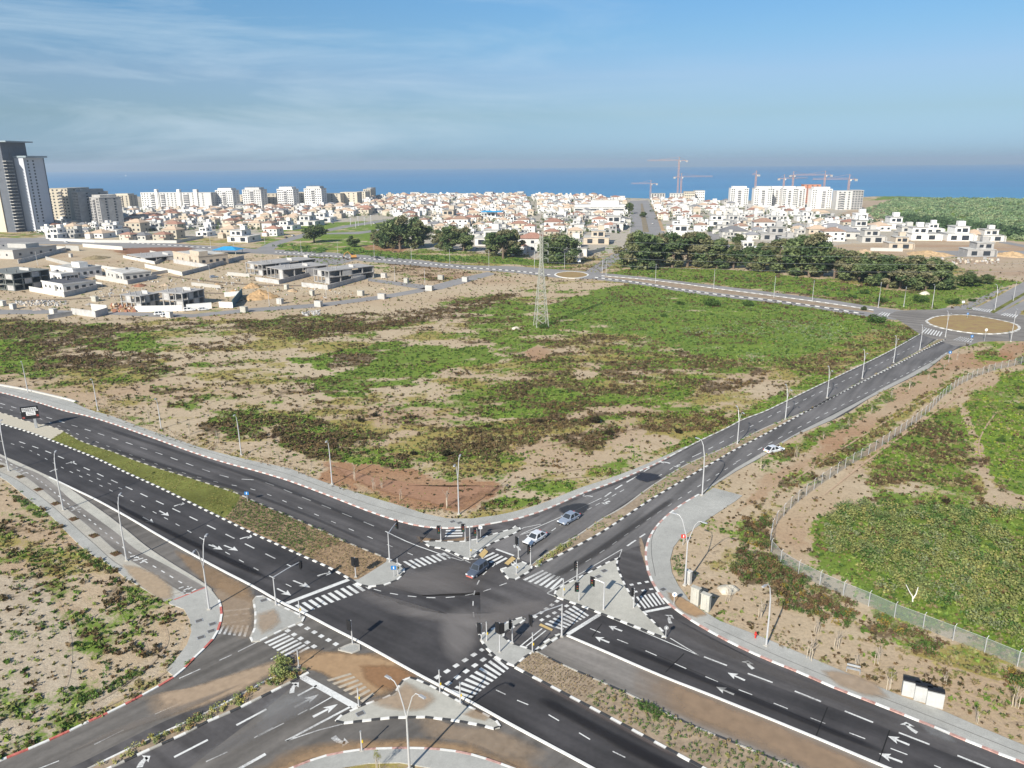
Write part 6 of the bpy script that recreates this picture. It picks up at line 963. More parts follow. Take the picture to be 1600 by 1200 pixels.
# ---- tower cranes
CRO = mat('crane_orange', (.40, .25, .20), .7, .1, 1)
def crane(x, yb, yt, j0, j1, label):
    a = P(x, yb); h = hgt((x, yb), yt); s = scale_at(x, yb); d = math.hypot(a[0], a[1]); s = s*1.0; rt = empty('tower_crane', (a[0], a[1], 0), 0, label, 'crane', 'tower cranes on the building sites'); b = MB(); w = 2.2
    for i, j in ((-1,-1),(1,-1),(1,1),(-1,1)): b.box((i*w/2*.8, j*w/2*.8, h/2), (.35, .35, h), CRO)
    n = int(h/4)
    for k in range(n): b.tube([(-w/2, -w/2, k*4), (w/2, -w/2, k*4+4)], .12, CRO, 4); b.tube([(w/2, -w/2, k*4), (w/2, w/2, k*4+4)], .12, CRO, 4)
    b.build('mast', rt); l_, r_ = (j0-x)*s, (j1-x)*s; lo, sh = (l_, r_) if abs(l_) > abs(r_) else (r_, l_)
    b = MB(); b.box((lo/2, 0, h), (abs(lo), .9, .3), CRO); b.box((lo/2, 0, h+1.6), (abs(lo), .25, .25), CRO)
    for k in range(int(abs(lo)/4)): q = math.copysign(k*4, lo); b.tube([(q, 0, h), (q+math.copysign(2, lo), 0, h+1.6), (q+math.copysign(4, lo), 0, h)], .1, CRO, 3)
    b.build('jib', rt); b = MB(); b.box((sh/2, 0, h), (abs(sh), 1.3, .6), CRO); b.box((sh*.85, 0, h-1.2), (3.5, 1.6, 2.6), WALLG); b.build('counter_jib', rt)
    b = MB(); b.box((1.6, -.6, h-1.2), (1.8, 1.8, 2.2), WALLP); b.build('cab', rt); b = MB(); b.tube([(0, 0, h), (0, 0, h+6)], .4, CRO, 5); b.tube([(0, 0, h+6), (lo*.6, 0, h+1.6)], .12, CRO, 3); b.tube([(0, 0, h+6), (sh*.8, 0, h+.3)], .12, CRO, 3); b.build('apex', rt)
for c_ in [(1058,312,251,1008,1072,'tallest crane with a pink-red jib reaching left of its mast'),(1063,312,276.5,1112,1050,'crane behind the tallest one, jib pointing right'),(1016,309,287,985,1027,'small crane left of the tallest one above low houses'),(1178,318,273,1171,1183,'crane seen end-on behind the white tower block'),(1222,316,279,1260,1212,'leftmost crane over the joined white towers'),(1236,316,274,1272,1230,'second crane over the joined white towers'),(1285,316,273.5,1238,1297,'third crane over the joined white towers, with tall apex'),(1322,326,280,1262,1335,'crane on the unfinished tower block at the right')]: crane(*c_)
# ---- building plots on the left: villas, shells, walls
BLK = mat('block_wall', (.42, .41, .40), .92, .12, .6, .1, var2=.1, sc2=.3); SAG = mat('white_sheet', (.72, .72, .70), .7, .08, .5); TARP = mat('teal_tarp', (.04, .13, .17), .7, .2, .5)
def corner(C_, L_, R2):
    c = PXY(*C_); u = PXY(*L_)-c; v = PXY(*R2)-c; wl, wr = np.linalg.norm(u), np.linalg.norm(v); u = u/wl; n = np.array([u[1], -u[0]]); n = n if n@v > 0 else -n
    # local frame: x along the right-hand side n, y ... build with -u as +x so that the front (-y) faces the viewer
    ang = math.atan2(-u[1], -u[0]); return c, wl, wr, ang
def plotbox(C_, L_, R2, build, name, label, cat, group=None):
    c, wl, wr, ang = corner(C_, L_, R2); rt = empty(name, (c[0], c[1], 0), ang, label, cat, group); build(rt, wl, wr); return rt
# local frame: corner at the origin, front wall from (-wl,0) to (0,0), right side from (0,0) to (0,wr)
def villa(h, wm=WALLW, rm=ROOFF, upper=None, win_=True):
    def f(rt, wl, wr):
        b = MB(); b.box((-wl/2, wr/2, h/2), (wl, wr, h), wm, top=rm); b.box((-wl*.35, -.6, h*.45), (wl*.12, 1.2, h*.9), wm)
        b.build('walls', rt); r_ = MB(); r_.box((-wl/2, wr/2, h+.12), (wl+.5, wr+.5, .24), wm, top=rm)
        for (cx_, cy_, sx_, sy_) in ((-wl/2, -.15, wl+.4, .25), (.15, wr/2, .25, wr+.4)): r_.box((cx_, cy_, h+.45), (sx_, sy_, .6), wm)
        if upper: r_.box((-wl*upper[0], wr*upper[1], h+1.6), (wl*.35, wr*.3, 3.0), wm, top=rm)
        r_.box((-wl*.7, wr*.6, h+.8), (1.5, 1.0, 1.2), BALC); r_.build('roof', rt)
        if win_:
            for q in (.12, .26, .62, .82): win(rt, (-wl*q, -.06, h*.5), (1.3, .12, 1.3))
            for q in (.15, .4, .62, .85): win(rt, (.06, wr*q, h*.5), (.12, 1.8, 1.6))
    return f
def shell(h, st=2, wm=WALLG, cols=True):
    def f(rt, wl, wr):
        fh = h/st; sl = MB()
        def one(nm, c_, s_, m_): q_ = MB(); q_.box(c_, s_, m_); q_.build(nm, rt)
        for s in range(st+1): sl.box((-wl/2, wr/2, s*fh+.15 if s else .15), (wl+.8, wr+.8, .3), wm)
        sl.build('floor_slabs', rt)
        for s in range(st):
            z = s*fh+fh/2+.15
            for q in (0, .25, .5, .75, 1):
                for cc_ in ((-wl*q, .1), (-.1, wr*q)) if q else ((0, .1),): one('column', (*cc_, z), (.5, .5, fh-.3), wm)
            one('partition_wall', (-wl*.38, wr*.3, z), (.25, wr*.5, fh-.3), wm); one('back_wall', (-wl*.5, wr-.1, z), (wl, .25, fh-.3), wm)
            if s % 2 == 0: one('block_panel', (-wl*.12, .0, z), (wl*.2, .3, fh-.3), BLK); one('block_panel', (0, wr*.62, z), (.3, wr*.2, fh-.3), BLK)
            else: one('block_panel', (-wl*.62, .0, z), (wl*.2, .3, fh-.3), BLK); one('block_panel', (0, wr*.4, z), (.3, wr*.2, fh-.3), BLK)
        p = MB()
        p.box((-wl*.3, wr*.6, h+1.0), (wl*.3, .25, 1.4), BLK); p.build('parapet', rt)
        for q in (.1, .4, .7): p = MB(); p.box((-wl*q, wr*.2, h+1.1), (.35, .35, 1.6), wm); p.build('column', rt)
    return f
plotbox((100,457),(67,451),(134,449), villa(3.6, WALLW, mat('dark_roofing', (.09,.09,.10))), 'villa', 'single-storey white villa with dark roof behind the boundary wall with painted-in shade', 'villa', 'villas on the building plots')
plotbox((116,436),(81,430),(152,430), villa(5.2, WALLW, ROOFF, (.3,.5)), 'villa', 'white villa with stepped roofs and blue shade, second from left on the plots', 'villa', 'villas on the building plots')
plotbox((97,440),(66,436),(112,436), villa(3.6), 'villa', 'low white annex villa in front of the red earth bank', 'villa', 'villas on the building plots')
plotbox((194,440),(166,433),(226,434), villa(3.9, WALLP, ROOFF), 'villa', 'pale flat villa with a dark open terrace and long garden wall', 'villa', 'villas on the building plots')
plotbox((312,417),(272,409),(338,411), villa(6.2, WALLB, ROOFF, (.2,.2)), 'villa', 'large beige modern villa with tall dark openings near the blue tarp', 'villa', 'villas on the building plots')
plotbox((22,405),(-60,402),(58,396), villa(5.5, WALLP, ROOFF, (.3,.6)), 'villa', 'big pale compound in shade at the upper left edge', 'villa', 'villas on the building plots')
plotbox((24,455),(-25,450),(66,446), shell(8.5, 3, mat('dark_scaffold', (.17,.18,.17))), 'construction_shell', 'dark three-storey concrete shell wrapped in scaffolding at the left edge', 'building shell', 'concrete shells on the building plots')
plotbox((222,485),(192,482),(245,479), shell(6.0, 2), 'construction_shell', 'grey two-level shell with solar panel roof beside the dirt yard', 'building shell', 'concrete shells on the building plots')
plotbox((287,482),(247,479),(316,474), shell(6.4, 2), 'construction_shell', 'cluttered concrete shell with brick core behind the white hoarding', 'building shell', 'concrete shells on the building plots')
plotbox((411,431),(386,427),(444,418), shell(6.0, 2), 'construction_shell', 'two-storey concrete shell behind the sand heaps', 'building shell', 'concrete shells on the building plots')
plotbox((443,437),(418,432),(482,426), shell(5.2, 1), 'construction_shell', 'long single-level concrete shell with open front columns', 'building shell', 'concrete shells on the building plots')
plotbox((515,444),(492,440),(554,432), shell(6.6, 2), 'construction_shell', 'two-storey concrete shell at the right end of the plots', 'building shell', 'concrete shells on the building plots')
plotbox((228,410),(200,404),(258,402), shell(2.6, 1), 'construction_shell', 'low concrete foundation shell with white edge wall near the road bank', 'building shell', 'concrete shells on the building plots')
# tarp canopy
a = P(352, 398); rt = empty('canopy', (a[0], a[1], 0), AV, 'bright blue tarp canopy beside the beige villa', 'canopy'); b = MB()
for q in (-8, 8):
    for p_ in (0, 10): b.box((q, p_, 1.6), (.25, .25, 3.2), WALLP)
b.build('posts', rt); b = MB(); hip(b, 0, 5, 3.2, 18, 12, 2.2, SHUT); b.build('tarp', rt)
def wall_(l, h, label, m=BLK, m2=None, name='boundary_wall', t=.3):
    p = [PXY(*q) for q in l]; c = p[0]; rt = empty(name, (c[0], c[1], 0), 0, label, 'wall', 'garden and plot walls'); 
    for i in range(len(p)-1):
        b = MB(); d = p[i+1]-p[i]; L_ = np.linalg.norm(d); mid = (p[i]+p[i+1])/2-c; a_ = math.atan2(d[1], d[0]); b.box((mid[0], mid[1], h/2), (L_+t*.9, t, h), (m if i % 2 == 0 or m2 is None else m2), a_); n = max(1, int(L_/6))
        b.box((mid[0], mid[1], h+.05), (L_+t*.9, t+.1, .1), (m if i % 2 == 0 or m2 is None else m2), a_); b.build('wall_panel', rt)
for l, h, lb in ([[(47,455),(101,464.5),(152,452)],2.4,'two-tone wall, light and shade painted in, round the dark-roofed white villa'],[[(150,436),(200,444.5),(245,435)],2.2,'wall round the pale villa with terrace'],[[(227,418),(285,431),(331,419)],2.2,'wall enclosing the beige villa plot'],[[(272,411),(324,420),(381,405)],2.6,'wall stepping up beside the blue canopy'],[[(193,403),(242,413),(256,406)],1.8,'white wall of the low foundation plot'],[[(235,396),(260,401)],2.0,'short white wall by the red bank'],[[(400,439),(436,444),(487,431)],2.2,'wall round the single-level shell'],[[(472,448),(512,452.5),(571,436)],2.2,'wall round the right-hand shell'],[[(72,406),(128,421)],2.2,'wall running down behind the white stepped villa'],[[(29,412),(60,404),(103,392)],2.6,'long shaded wall climbing towards the road'],[[(83,391),(103,392)],3.2,'sunlit wall piece beneath the road, left'],[[(104,391),(124,392)],3.6,'sunlit kiosk-like wall beneath the road, right'],[[(130,386),(192,391)],2.6,'pale wall along the lower edge of the road'],[[(78,376),(148,379),(276,380),(318,372)],2.2,'long beige wall in front of the front-row houses'],[[(113,491),(150,496),(169,490)],2.6,'bent grey wall near the dirt road fork'],[[(76,499),(113,493)],1.8,'low grey wall left of the bent wall'],[[(144,485),(168,487)],2.8,'white hoarding in front of the timber pile'],[[(356,430),(390,433)],1.8,'white plot wall left of the sand heaps'],[[(905,402),(945,391)],2.4,'white wall beside the dirt lane below the unfinished villa'],[[(1360,392),(1410,393)],2.2,'white wall on the orange sand slope'],[[(1290,408),(1320,410)],1.6,'pale wall at the foot of the sand bank'],[[(0,603),(40,610),(100,624),(118,629)],.45,'low pale roadside wall at the left edge']): wall_(l, h, lb, WALLP if 'pale' in lb or 'white' in lb or 'sunlit' in lb or 'beige' in lb else BLK, BLK if 'two-tone' in lb or 'round' in lb or 'enclos' in lb or 'stepping' in lb else None)  # paler and greyer wall colours paint in the sunlit and shaded sides
for l, h, lb in ([[(212,487),(285,486)],2.4,'long white hoarding beside the parked vans'],[[(292,485),(331,482)],2.6,'white hoarding right of the truck'],[[(343,480),(364,481)],2.4,'white hoarding panels near the teal screen'],[[(351,464),(378,462)],2.2,'pale hoarding behind the teal screen']): wall_(l, h, lb, SAG, name='hoarding', t=.15)
wall_([(364,481),(379,462)], 3.4, 'dark teal screen standing beside the sand heap', TARP, name='screen_fence', t=.15)
# heaps
def heap(x, y, wpx, top, label, col, seed):
    s = scale_at(x, y); r0 = wpx*s/2; h = hgt((x, y), top)*.8; a = P(x, y); n = 40; V = [(0, 0, h)]; rg = np.random.default_rng(seed); F = []
    K = 12
    for k in range(1, K+1):
        for i in range(n):
            t = 6.283*i/n; rr = r0*k/K*(1+.12*math.sin(3*t+seed)+.05*math.sin(9*t)); V.append((rr*math.cos(t), rr*math.sin(t), h*(1-k/K)**.9*(1+.06*math.sin(14*t))+(rg.normal(0, .06*h) if k < K else -.3)))
    for i in range(n): F.append((0, 1+i, 1+(i+1) % n))
    for k in range(K-1):
        for i in range(n): p_, q_ = 1+k*n, 1+(k+1)*n; F += [(p_+i, q_+i, q_+(i+1) % n), (p_+i, q_+(i+1) % n, p_+(i+1) % n)]
    o = raw_mesh('sand_heap', np.array(V), np.array(F), None, mat('heap_'+str(seed), col, 1, .2, .6, .05, var2=.15, sc2=.3)); o.location = tuple(a); tag(o, label, 'heap', 'heaps of soil')
for h_ in [(407,465,52,449,'largest ribbed sand heap beside the teal screen',(.42,.28,.15),1),(394,449,28,440,'smaller sand heap behind the largest one',(.40,.27,.15),2),(365,459,26,451,'orange sand heap left of the teal screen',(.46,.30,.15),3),(218,447,22,442,'reddish-brown earth heap below the pale villa',(.28,.14,.09),4),(150,404,40,398,'olive-brown heap in the open yard',(.25,.2,.12),5),(1232+0,396,10,393,'hid',(.4,.3,.2),6),(1300,352,40,346,'sandy mound by the white towers road',(.44,.33,.22),7),(1365,352,60,340,'large bare sand hill left of the green dunes',(.50,.37,.25),8),(1450,398,70,390,'long orange sand bank below the right-hand villas',(.50,.35,.2),9),(1350,396,50,388,'pale sand bank behind the windbreak',(.46,.34,.22),10),(1580,400,60,391,'orange sand slope at the right edge',(.50,.35,.2),11)]:
    if h_[4] != 'hid': heap(*h_)
# rubble strip, timber stack
def rubble(name, poly, n, sz, m, seed, lab, cat='rubble'):
    p = np.array(ptl(poly)); rg = np.random.default_rng(seed); lo, hi = p.min(0), p.max(0); b = MB(); k = 0
    while k < n:
        q = rg.uniform(lo, hi)
        if inpoly(q[:1], q[1:], p)[0]: s = sz*rg.uniform(.4, 1.3); b.box((q[0], q[1], s*.3), (s, s*rg.uniform(.5, 1), s*.7), m[int(rg.integers(0, len(m)))], rg.uniform(0, 3), taper=.7); k += 1
    tag(b.build(name), lab, cat, kind='stuff')
rubble('rubble', [(20,472),(60,470),(108,472),(100,478),(50,480),(30,477)], 120, 1.0, [WALLG, BLK, WALLB], 1, 'strip of grey rubble in the dirt yard')
rubble('timber_stack', [(172,478),(200,476),(212,482),(210,488),(175,488)], 90, 1.6, [WALLB, mat('timber', (.35,.22,.12)), mat('timber_red', (.35,.16,.1))], 2, 'stacked timber boards in front of the grey shell')
rubble('rubble', [(430,400),(480,402),(470,412),(420,410)], 30, .9, [WALLB, BLK], 3, 'scattered debris beside the dirt road'); rubble('rubble', [(470,488),(500,485),(500,492),(475,494)], 50, .8, [WALLG, BLK], 4, 'grey stones on the sand below the lane')
rubble('rubble', [(1240,405),(1440,404),(1560,405),(1560,412),(1400,415),(1280,412)], 160, 1.6, [WALLB, BLK, WALLG], 6, 'building debris along the sand bank'); rubble('rubble', [(180,440),(320,436),(390,420),(390,450),(330,460),(200,452)], 110, .8, [WALLB, BLK, WALLP], 7, 'debris scattered over the building plots')

rubble('rubble', [(120,455),(200,450),(260,458),(240,470),(150,470)], 70, .8, [WALLB, BLK, WALLP], 8, 'loose blocks in the dirt yard between the villas')
rubble('rubble', [(400,440),(470,448),(560,455),(540,468),(430,462)], 70, .7, [WALLB, BLK, mat('timber', (0,0,0))], 9, 'loose blocks and boards under the concrete shells')
for x, y, w_, t_, lb, c_, sd in [(300,402,16,397,'low brown heap beside the foundation plot',(.33,.22,.14),21),(258,446,14,441,'small pale heap in the middle yard',(.42,.33,.24),22),(340,447,18,441,'ochre heap left of the teal screen plot',(.42,.29,.17),23),(458,455,16,450,'low sandy heap below the shells',(.42,.31,.2),24),(600,452,14,448,'small heap on the flat sand right of the plots',(.42,.33,.24),25),(140,476,14,472,'grey heap by the stacked boxes',(.36,.33,.3),26),(60,484,16,479,'grey-brown heap at the lower left yard',(.36,.3,.25),27)]: heap(x, y, w_, t_, lb, c_, sd)
for l, h, lb in ([[(388,412),(432,419)],1.8,'low block wall behind the two-storey shell'],[[(300,446),(345,451)],1.6,'white plot wall in the middle of the yard'],[[(130,441),(160,447)],1.6,'pale wall right of the stepped white villa'],[[(3,425),(50,430)],2.0,'grey wall behind the scaffolded shell'],[[(238,430),(262,426)],1.6,'short wall right of the pale villa'],[[(150,418),(190,424)],1.8,'pale low wall in the upper yard']): wall_(l, h, lb, WALLP if 'pale' in lb or 'white' in lb else BLK)
# ------------------------------------------------------------ street furniture
GALV = mat('galvanised_steel', (.52, .52, .53), .5, .06, 2, .4, metal=.3); GALD = mat('grey_steel', (.38, .39, .40), .5, .08, 2, .4, metal=.3); BLK_ = mat('signal_black', (.018, .018, .02), .5, .1, 2); LAMPH = mat('lamp_head_grey', (.30, .31, .33), .5, .1, 2); RED_ = mat('sign_red', (.5, .04, .03), .5, .05); BLUE = mat('sign_blue', (.02, .16, .42), .5, .05); SIGNW = mat('sign_white', (.75, .75, .75), .5, .05)
def lamp_proto(kind):
    rt = empty('street_lamp', (0, 0, 0)); b = MB(); b.box((0, 0, .12), (.5, .5, .24), KC); b.build('base', rt); b = MB()
    if kind == 'single':
        b.tube([(0, 0, .2), (0, 0, 5), (0, .12, 7.5), (0, .5, 9.2), (0, 1.0, 10)], .13, GALV, 8, .055); b.build('pole', rt); b = MB(); b.tube([(0, 1.0, 10), (0, 1.7, 10.12)], .05, GALV, 6); b.build('arm', rt); b = MB(); b.box((0, 1.95, 10.12), (.32, .85, .12), LAMPH, taper=.8); b.build('lamp_head', rt)
    elif kind == 'double':
        b.tube([(0, 0, .2), (0, 0, 6.6)], .14, GALV, 8, .09); b.build('pole', rt)
        for s in (-1, 1):
            b = MB(); b.tube([(0, 0, 6.3), (0, s*.35, 7.6), (0, s*1.0, 9.4), (0, s*1.5, 10), (0, s*2.1, 10.1)], .075, GALV, 6, .045); b.build('arm', rt); b = MB(); b.box((0, s*2.4, 10.1), (.32, .85, .12), LAMPH, taper=.8); b.build('lamp_head', rt)
    else:
        b.tube([(0, 0, .2), (0, 0, 10)], .12, GALV, 6, .07); b.build('pole', rt)
        for s in (-1, 1): b = MB(); b.box((0, s*.55, 10), (.3, .9, .12), LAMPH); b.build('lamp_head', rt)
    return rt
LP = {}
def lamp(kind, bx, by, top, toward, label, group='street lamps along the roads'):
    if kind not in LP: LP[kind] = o = lamp_proto(kind)
    else: o = copy_tree(LP[kind])
    g = P(bx, by); h = hgt((bx, by), top); o.location = tuple(g); d = PXY(*toward)-g[:2]; o.rotation_euler = (0, 0, math.atan2(-d[0], d[1])); s = min(1.35, max(.8, h/10)); o.scale = (1, 1, s); o.name = 'street_lamp'; tag(o, label, 'street lamp', group)
for a in [('single',44,614,563,(36,640),'lamp by the pavement at the far left, above the billboard'),('single',153,642,590,(140,665),'lamp on the upper pavement above the grass median'),('single',252,670,624,(240,695),'third lamp from the left on the upper pavement'),('single',377,711,645,(362,735),'lamp on the upper pavement beside the brown field scrub'),('single',519,757,685,(505,785),'lamp on the upper pavement where the red soil begins'),('double',717,804,720,(700,840),'tall twin-armed lamp on the corner by the red soil patch'),
 ('single',14,737,662,(30,715),'lamp at the left edge beside the cycle path'),('single',99,798,712,(120,765),'lamp beside the cycle path, second from the left edge'),('single',198,877,781,(225,835),'lamp at the end of the tree pits by the cycle path'),('double',327,953,850,(360,900),'twin lamp on the rounded pavement corner, lower left'),('double',640,1203,1074,(560,1150),'large twin lamp in the foreground at the bottom'),
 ('single',1097,775,690,(1060,760),'lamp at the pointed end of the pavement by the slip road'),('double',1070,915,810,(1030,900),'lamp behind the curved pavement beside the slim cabinet'),('single',1197,1010,908,(1170,1030),'lamp on the planted verge right of the concrete cabinets'),
 ('double',1227,655,611,(1215,640),'nearest twin lamp on the planted median of the rising road'),('double',1292,622,585,(1282,608),'second twin lamp on the rising median'),('double',1347,592,557,(1338,580),'third twin lamp on the rising median'),('double',1396,567,535,(1388,556),'fourth twin lamp on the rising median'),('double',1437,547,516,(1430,538),'fifth twin lamp on the rising median'),('double',1477,527,488,(1468,520),'twin lamp on the crossing island of the roundabout'),('double',1152,694,647,(1140,680),'twin lamp on the median beside the yellow-green bank'),
 ('straight',471,397,376,(471,405),'thin lamp on the far road below the lone dark tree'),('straight',528,397,377,(528,405),'thin lamp on the far road left of the excavator'),('straight',585,402,381,(585,410),'thin lamp beside the dark car on the far road'),('straight',643,409,385,(643,416),'thin lamp below the tall eucalyptus pair'),('straight',703,415,390,(703,422),'thin lamp below the middle tree group'),('straight',764,417,392,(764,424),'thin lamp below the low olive eucalyptus'),('straight',835,420,394,(835,428),'thin lamp just left of the pylon'),('straight',882,420,395,(882,428),'thin lamp between pylon and mini roundabout'),('single',941,427,400,(950,432),'lamp on the corner of the mini roundabout'),('straight',947,430,410,(955,436),'short lamp on the mini roundabout crossing island'),
 ('straight',1024,442,413,(1024,450),'lamp on the far road, first right of the mini roundabout'),('straight',1115,452,422,(1115,460),'lamp on the far road, second right of the mini roundabout'),('straight',1209,465,432,(1209,472),'lamp on the far road, third right of the mini roundabout'),('straight',1269,471,439,(1269,478),'lamp on the far road, fourth right of the mini roundabout'),('double',1372,481,443,(1370,488),'twin lamp left of the roundabout entry'),('double',1412,479,456,(1410,488),'short twin lamp at the roundabout entry'),('single',1456,482,444,(1440,490),'tall curved lamp above the roundabout'),('double',1554,485,446,(1540,480),'twin lamp on the median beyond the roundabout'),('straight',1583,470,440,(1590,475),'farthest lamp beyond the roundabout'),('straight',1579,534,483,(1570,525),'straight lamp at the right rim of the roundabout'),
 ('straight',330,391,367,(330,398),'lamp beside the blue canopy'),('straight',366,391,370,(366,398),'lamp right of the blue canopy'),('straight',414,381,363,(414,390),'lamp on the road bend by the white cubic villa'),('straight',510,466,446,(510,474),'lamp beside the lane below the right-hand shell'),('straight',421,479,457,(421,486),'lamp beside the lane near the sand heaps'),('straight',617,440,424,(617,446),'thin lamp at the puddle by the lane'),('straight',664,444,426,(664,450),'thin lamp where the two lanes meet'),('straight',329,438,418,(329,446),'thin lamp in the yard below the beige villa'),('straight',59,415,393,(59,422),'thin lamp by the long shaded wall')]: lamp(*a)
# traffic signals
def sigbox(rt, x, y, z, rz=0.0):
    b = MB(); b.box((x, y, z), (.38, .34, 1.15), BLK_, rz); b.box((x-.02*math.sin(rz), y+.2*math.cos(rz), z), (.7, .05, 1.5), BLK_, rz)
    for k in (-.36, 0, .36): b.box((x+.22*math.sin(rz), y-.22*math.cos(rz), z+k+.14), (.3, .14, .05), BLK_, rz)
    b.build('signal_head', rt)
    for k, m in ((.36, mat('lens_red', (.2,.02,.02), .3)), (0, mat('lens_amber', (.25,.12,.02), .3)), (-.36, mat('lens_green', (.02,.12,.07), .3))): q = MB(); q.tube([(x+.16*math.sin(rz), y-.16*math.cos(rz), z+k), (x+.19*math.sin(rz), y-.19*math.cos(rz), z+k)], .11, m, 10); q.build('lens', rt)
def signal(bx, by, top, label, heads=1, arm=None, ped=False, rz=0.0):
    g = P(bx, by); h = max(2.6, min(6.5, hgt((bx, by), top))); rt = empty('traffic_light', tuple(g), 0, label, 'traffic light', 'traffic lights and posts of the junction'); b = MB(); b.tube([(0, 0, 0), (0, 0, h)], .085 if arm is None else .13, GALV, 8, .07); b.build('pole', rt); b = MB(); b.box((0, 0, .08), (.42, .42, .16), KC); b.build('base', rt)
    if arm:
        e_ = P(arm[0], arm[1], h)-g; e_[2] = 0; Lm = np.linalg.norm(e_); b = MB(); b.tube([(0, 0, h-.1), (e_[0]*.5, e_[1]*.5, h+.1), (e_[0], e_[1], h+.15)], .075, GALV, 6, .05); b.build('arm', rt); sigbox(rt, e_[0], e_[1], h-.35, rz)
        if heads > 1: sigbox(rt, .3, 0, h*.62, rz)
    elif heads:
        for k in range(heads): sigbox(rt, (-.28, .3)[k % 2], 0, h-.65-.1*k, rz+k*1.2)
    elif ped: b = MB(); b.box((.12, 0, 1.3), (.16, .14, .3), mat('push_button_yellow', (.5, .35, .02))); b.build('push_button', rt); b = MB(); b.tube([(0, 0, h-.1), (0, 0, h+.02)], .1, GALD, 8); b.build('cap', rt)
for a in [dict(bx=431.5,by=946,top=901,arm=(469,879),label='signal gantry reaching over the lanes at the left crosswalk',rz=2.2),dict(bx=469,by=965,top=938,heads=0,ped=True,label='slim post at the lower end of the left crosswalk'),dict(bx=556,by=902,top=871,heads=2,label='double traffic light on the dry bed of the left median',rz=2.4),dict(bx=609,by=879,top=833,arm=(620,817),label='signal gantry at the tip of the left median',rz=-1),dict(bx=622,by=899,top=873,heads=0,ped=True,label='slim post on the paved tip of the left median'),dict(bx=551,by=1007,top=969,label='traffic light on the tiny islet by the sandy road',rz=2.6),
 dict(bx=689,by=845,top=826,label='small traffic light left of the upper zebra crossing'),dict(bx=727,by=845,top=820,label='traffic light right of the upper zebra crossing'),dict(bx=735,by=871,top=823,heads=0,ped=True,label='tall pole in the middle of the upper island'),dict(bx=745.6,by=849,top=826,label='traffic light beside the small blue sign on the upper island'),dict(bx=810,by=873,top=839,label='traffic light in front of the white sedan',rz=2.0),dict(bx=829,by=884,top=853,label='traffic light at the foot of the green median',rz=1),dict(bx=807,by=898,top=883,heads=0,ped=True,label='short post on the small central island'),
 dict(bx=752.5,by=1001,top=981,label='traffic light at the tip of the lower central island',rz=2.4),dict(bx=760.5,by=1003,top=972,heads=0,ped=True,label='slim post next to the tip of the lower central island'),dict(bx=781,by=1020,top=973,heads=2,label='double traffic light in the middle of the lower central island',rz=2.4),dict(bx=800.6,by=1006,top=969,label='traffic light with side head on the lower central island',rz=1.5),dict(bx=832,by=1020,top=989,heads=0,ped=True,label='slim post at the top of the dry planted bed'),dict(bx=877.7,by=995,top=944,arm=(829,965),label='large signal gantry right of the lower crossing',rz=2.2),
 dict(bx=880,by=933,top=904,heads=0,ped=True,label='slim post at the rounded nose of the triangular island'),dict(bx=901.5,by=911,top=878,label='traffic light on the upper edge of the triangular island',rz=1),dict(bx=904.7,by=940,top=912,label='traffic light on the pavers of the triangular island'),dict(bx=943,by=954,top=910,arm=(926,906),label='signal gantry with curved arm on the triangular island',rz=-.5),dict(bx=990,by=951,top=919,label='traffic light at the slip road zebra crossing',rz=1.4),
 dict(bx=560.7,by=1105,top=1083,heads=0,ped=True,label='slim post beside the half-buried zebra crossing'),dict(bx=687.4,by=1083,top=1047,heads=0,ped=True,label='slim post at the top of the bottom triangle island'),dict(bx=719.5,by=1101,top=1066,heads=0,ped=True,label='slim post at the bottom crosswalk end'),dict(bx=565.6,by=1174,top=1148,heads=0,ped=True,label='slim post on the bottom pavement edge'),dict(bx=467,by=1042,top=1020,heads=0,ped=True,label='thin post at the head of the bushy median')]: signal(**a)
def sign(bx, by, top, shape, m, label, w=.7):
    g = P(bx, by); h = max(2.0, hgt((bx, by), top)); rt = empty('road_sign', tuple(g), 0, label, 'road sign', 'road signs'); b = MB(); b.tube([(0, 0, 0), (0, 0, h)], .05, GALV, 6); b.build('post', rt); b = MB()
    if shape == 'round': b.tube([(0, -.05, h-.3), (0, -.1, h-.3)], w/2, m, 16)
    else: b.box((0, -.08, h-w*.4), (w, .05, w*.8), m)
    b.build('sign_plate', rt); b = MB(); (b.box((0, -.115, h-.3 if shape == 'round' else h-w*.4), (w*.2, .02, w*.45), SIGNW if m is not SIGNW else BLUE)); b.build('sign_symbol', rt)
for a in [(387,784,768,'square',BLUE,'blue square sign at the end of the grass median',.8),(751,839,827,'square',SIGNW,'white plate sign on the upper island',.6),(1482,566,549,'round',BLUE,'round blue sign beside the rising road below the roundabout',1.0),(1517,536,524,'round',BLUE,'round blue sign at the roundabout exit',1.0),(1538,533,514,'round',SIGNW,'round white sign in front of the roundabout island',1.0),(1511,497,489,'round',BLUE,'small blue sign behind the roundabout island',.9),(904,413,404,'square',SIGNW,'pale board behind the mini roundabout',2.6),(1053,945,927,'round',SIGNW,'small round sign on the sandy pavement corner',.7),(1067,852,842,'square',RED_,'small red sign at the edge of the curved pavement',.8),(616,902,898,'square',BLUE,'small blue plate low on the paved median tip',.8),(1504,479,470,'square',SIGNW,'white pillar-like sign at the entrance beyond the roundabout',1.2),(1040,998,990,'round',GALD,'small dark sign at the sharp end of the triangular island',.6)]: sign(*a)
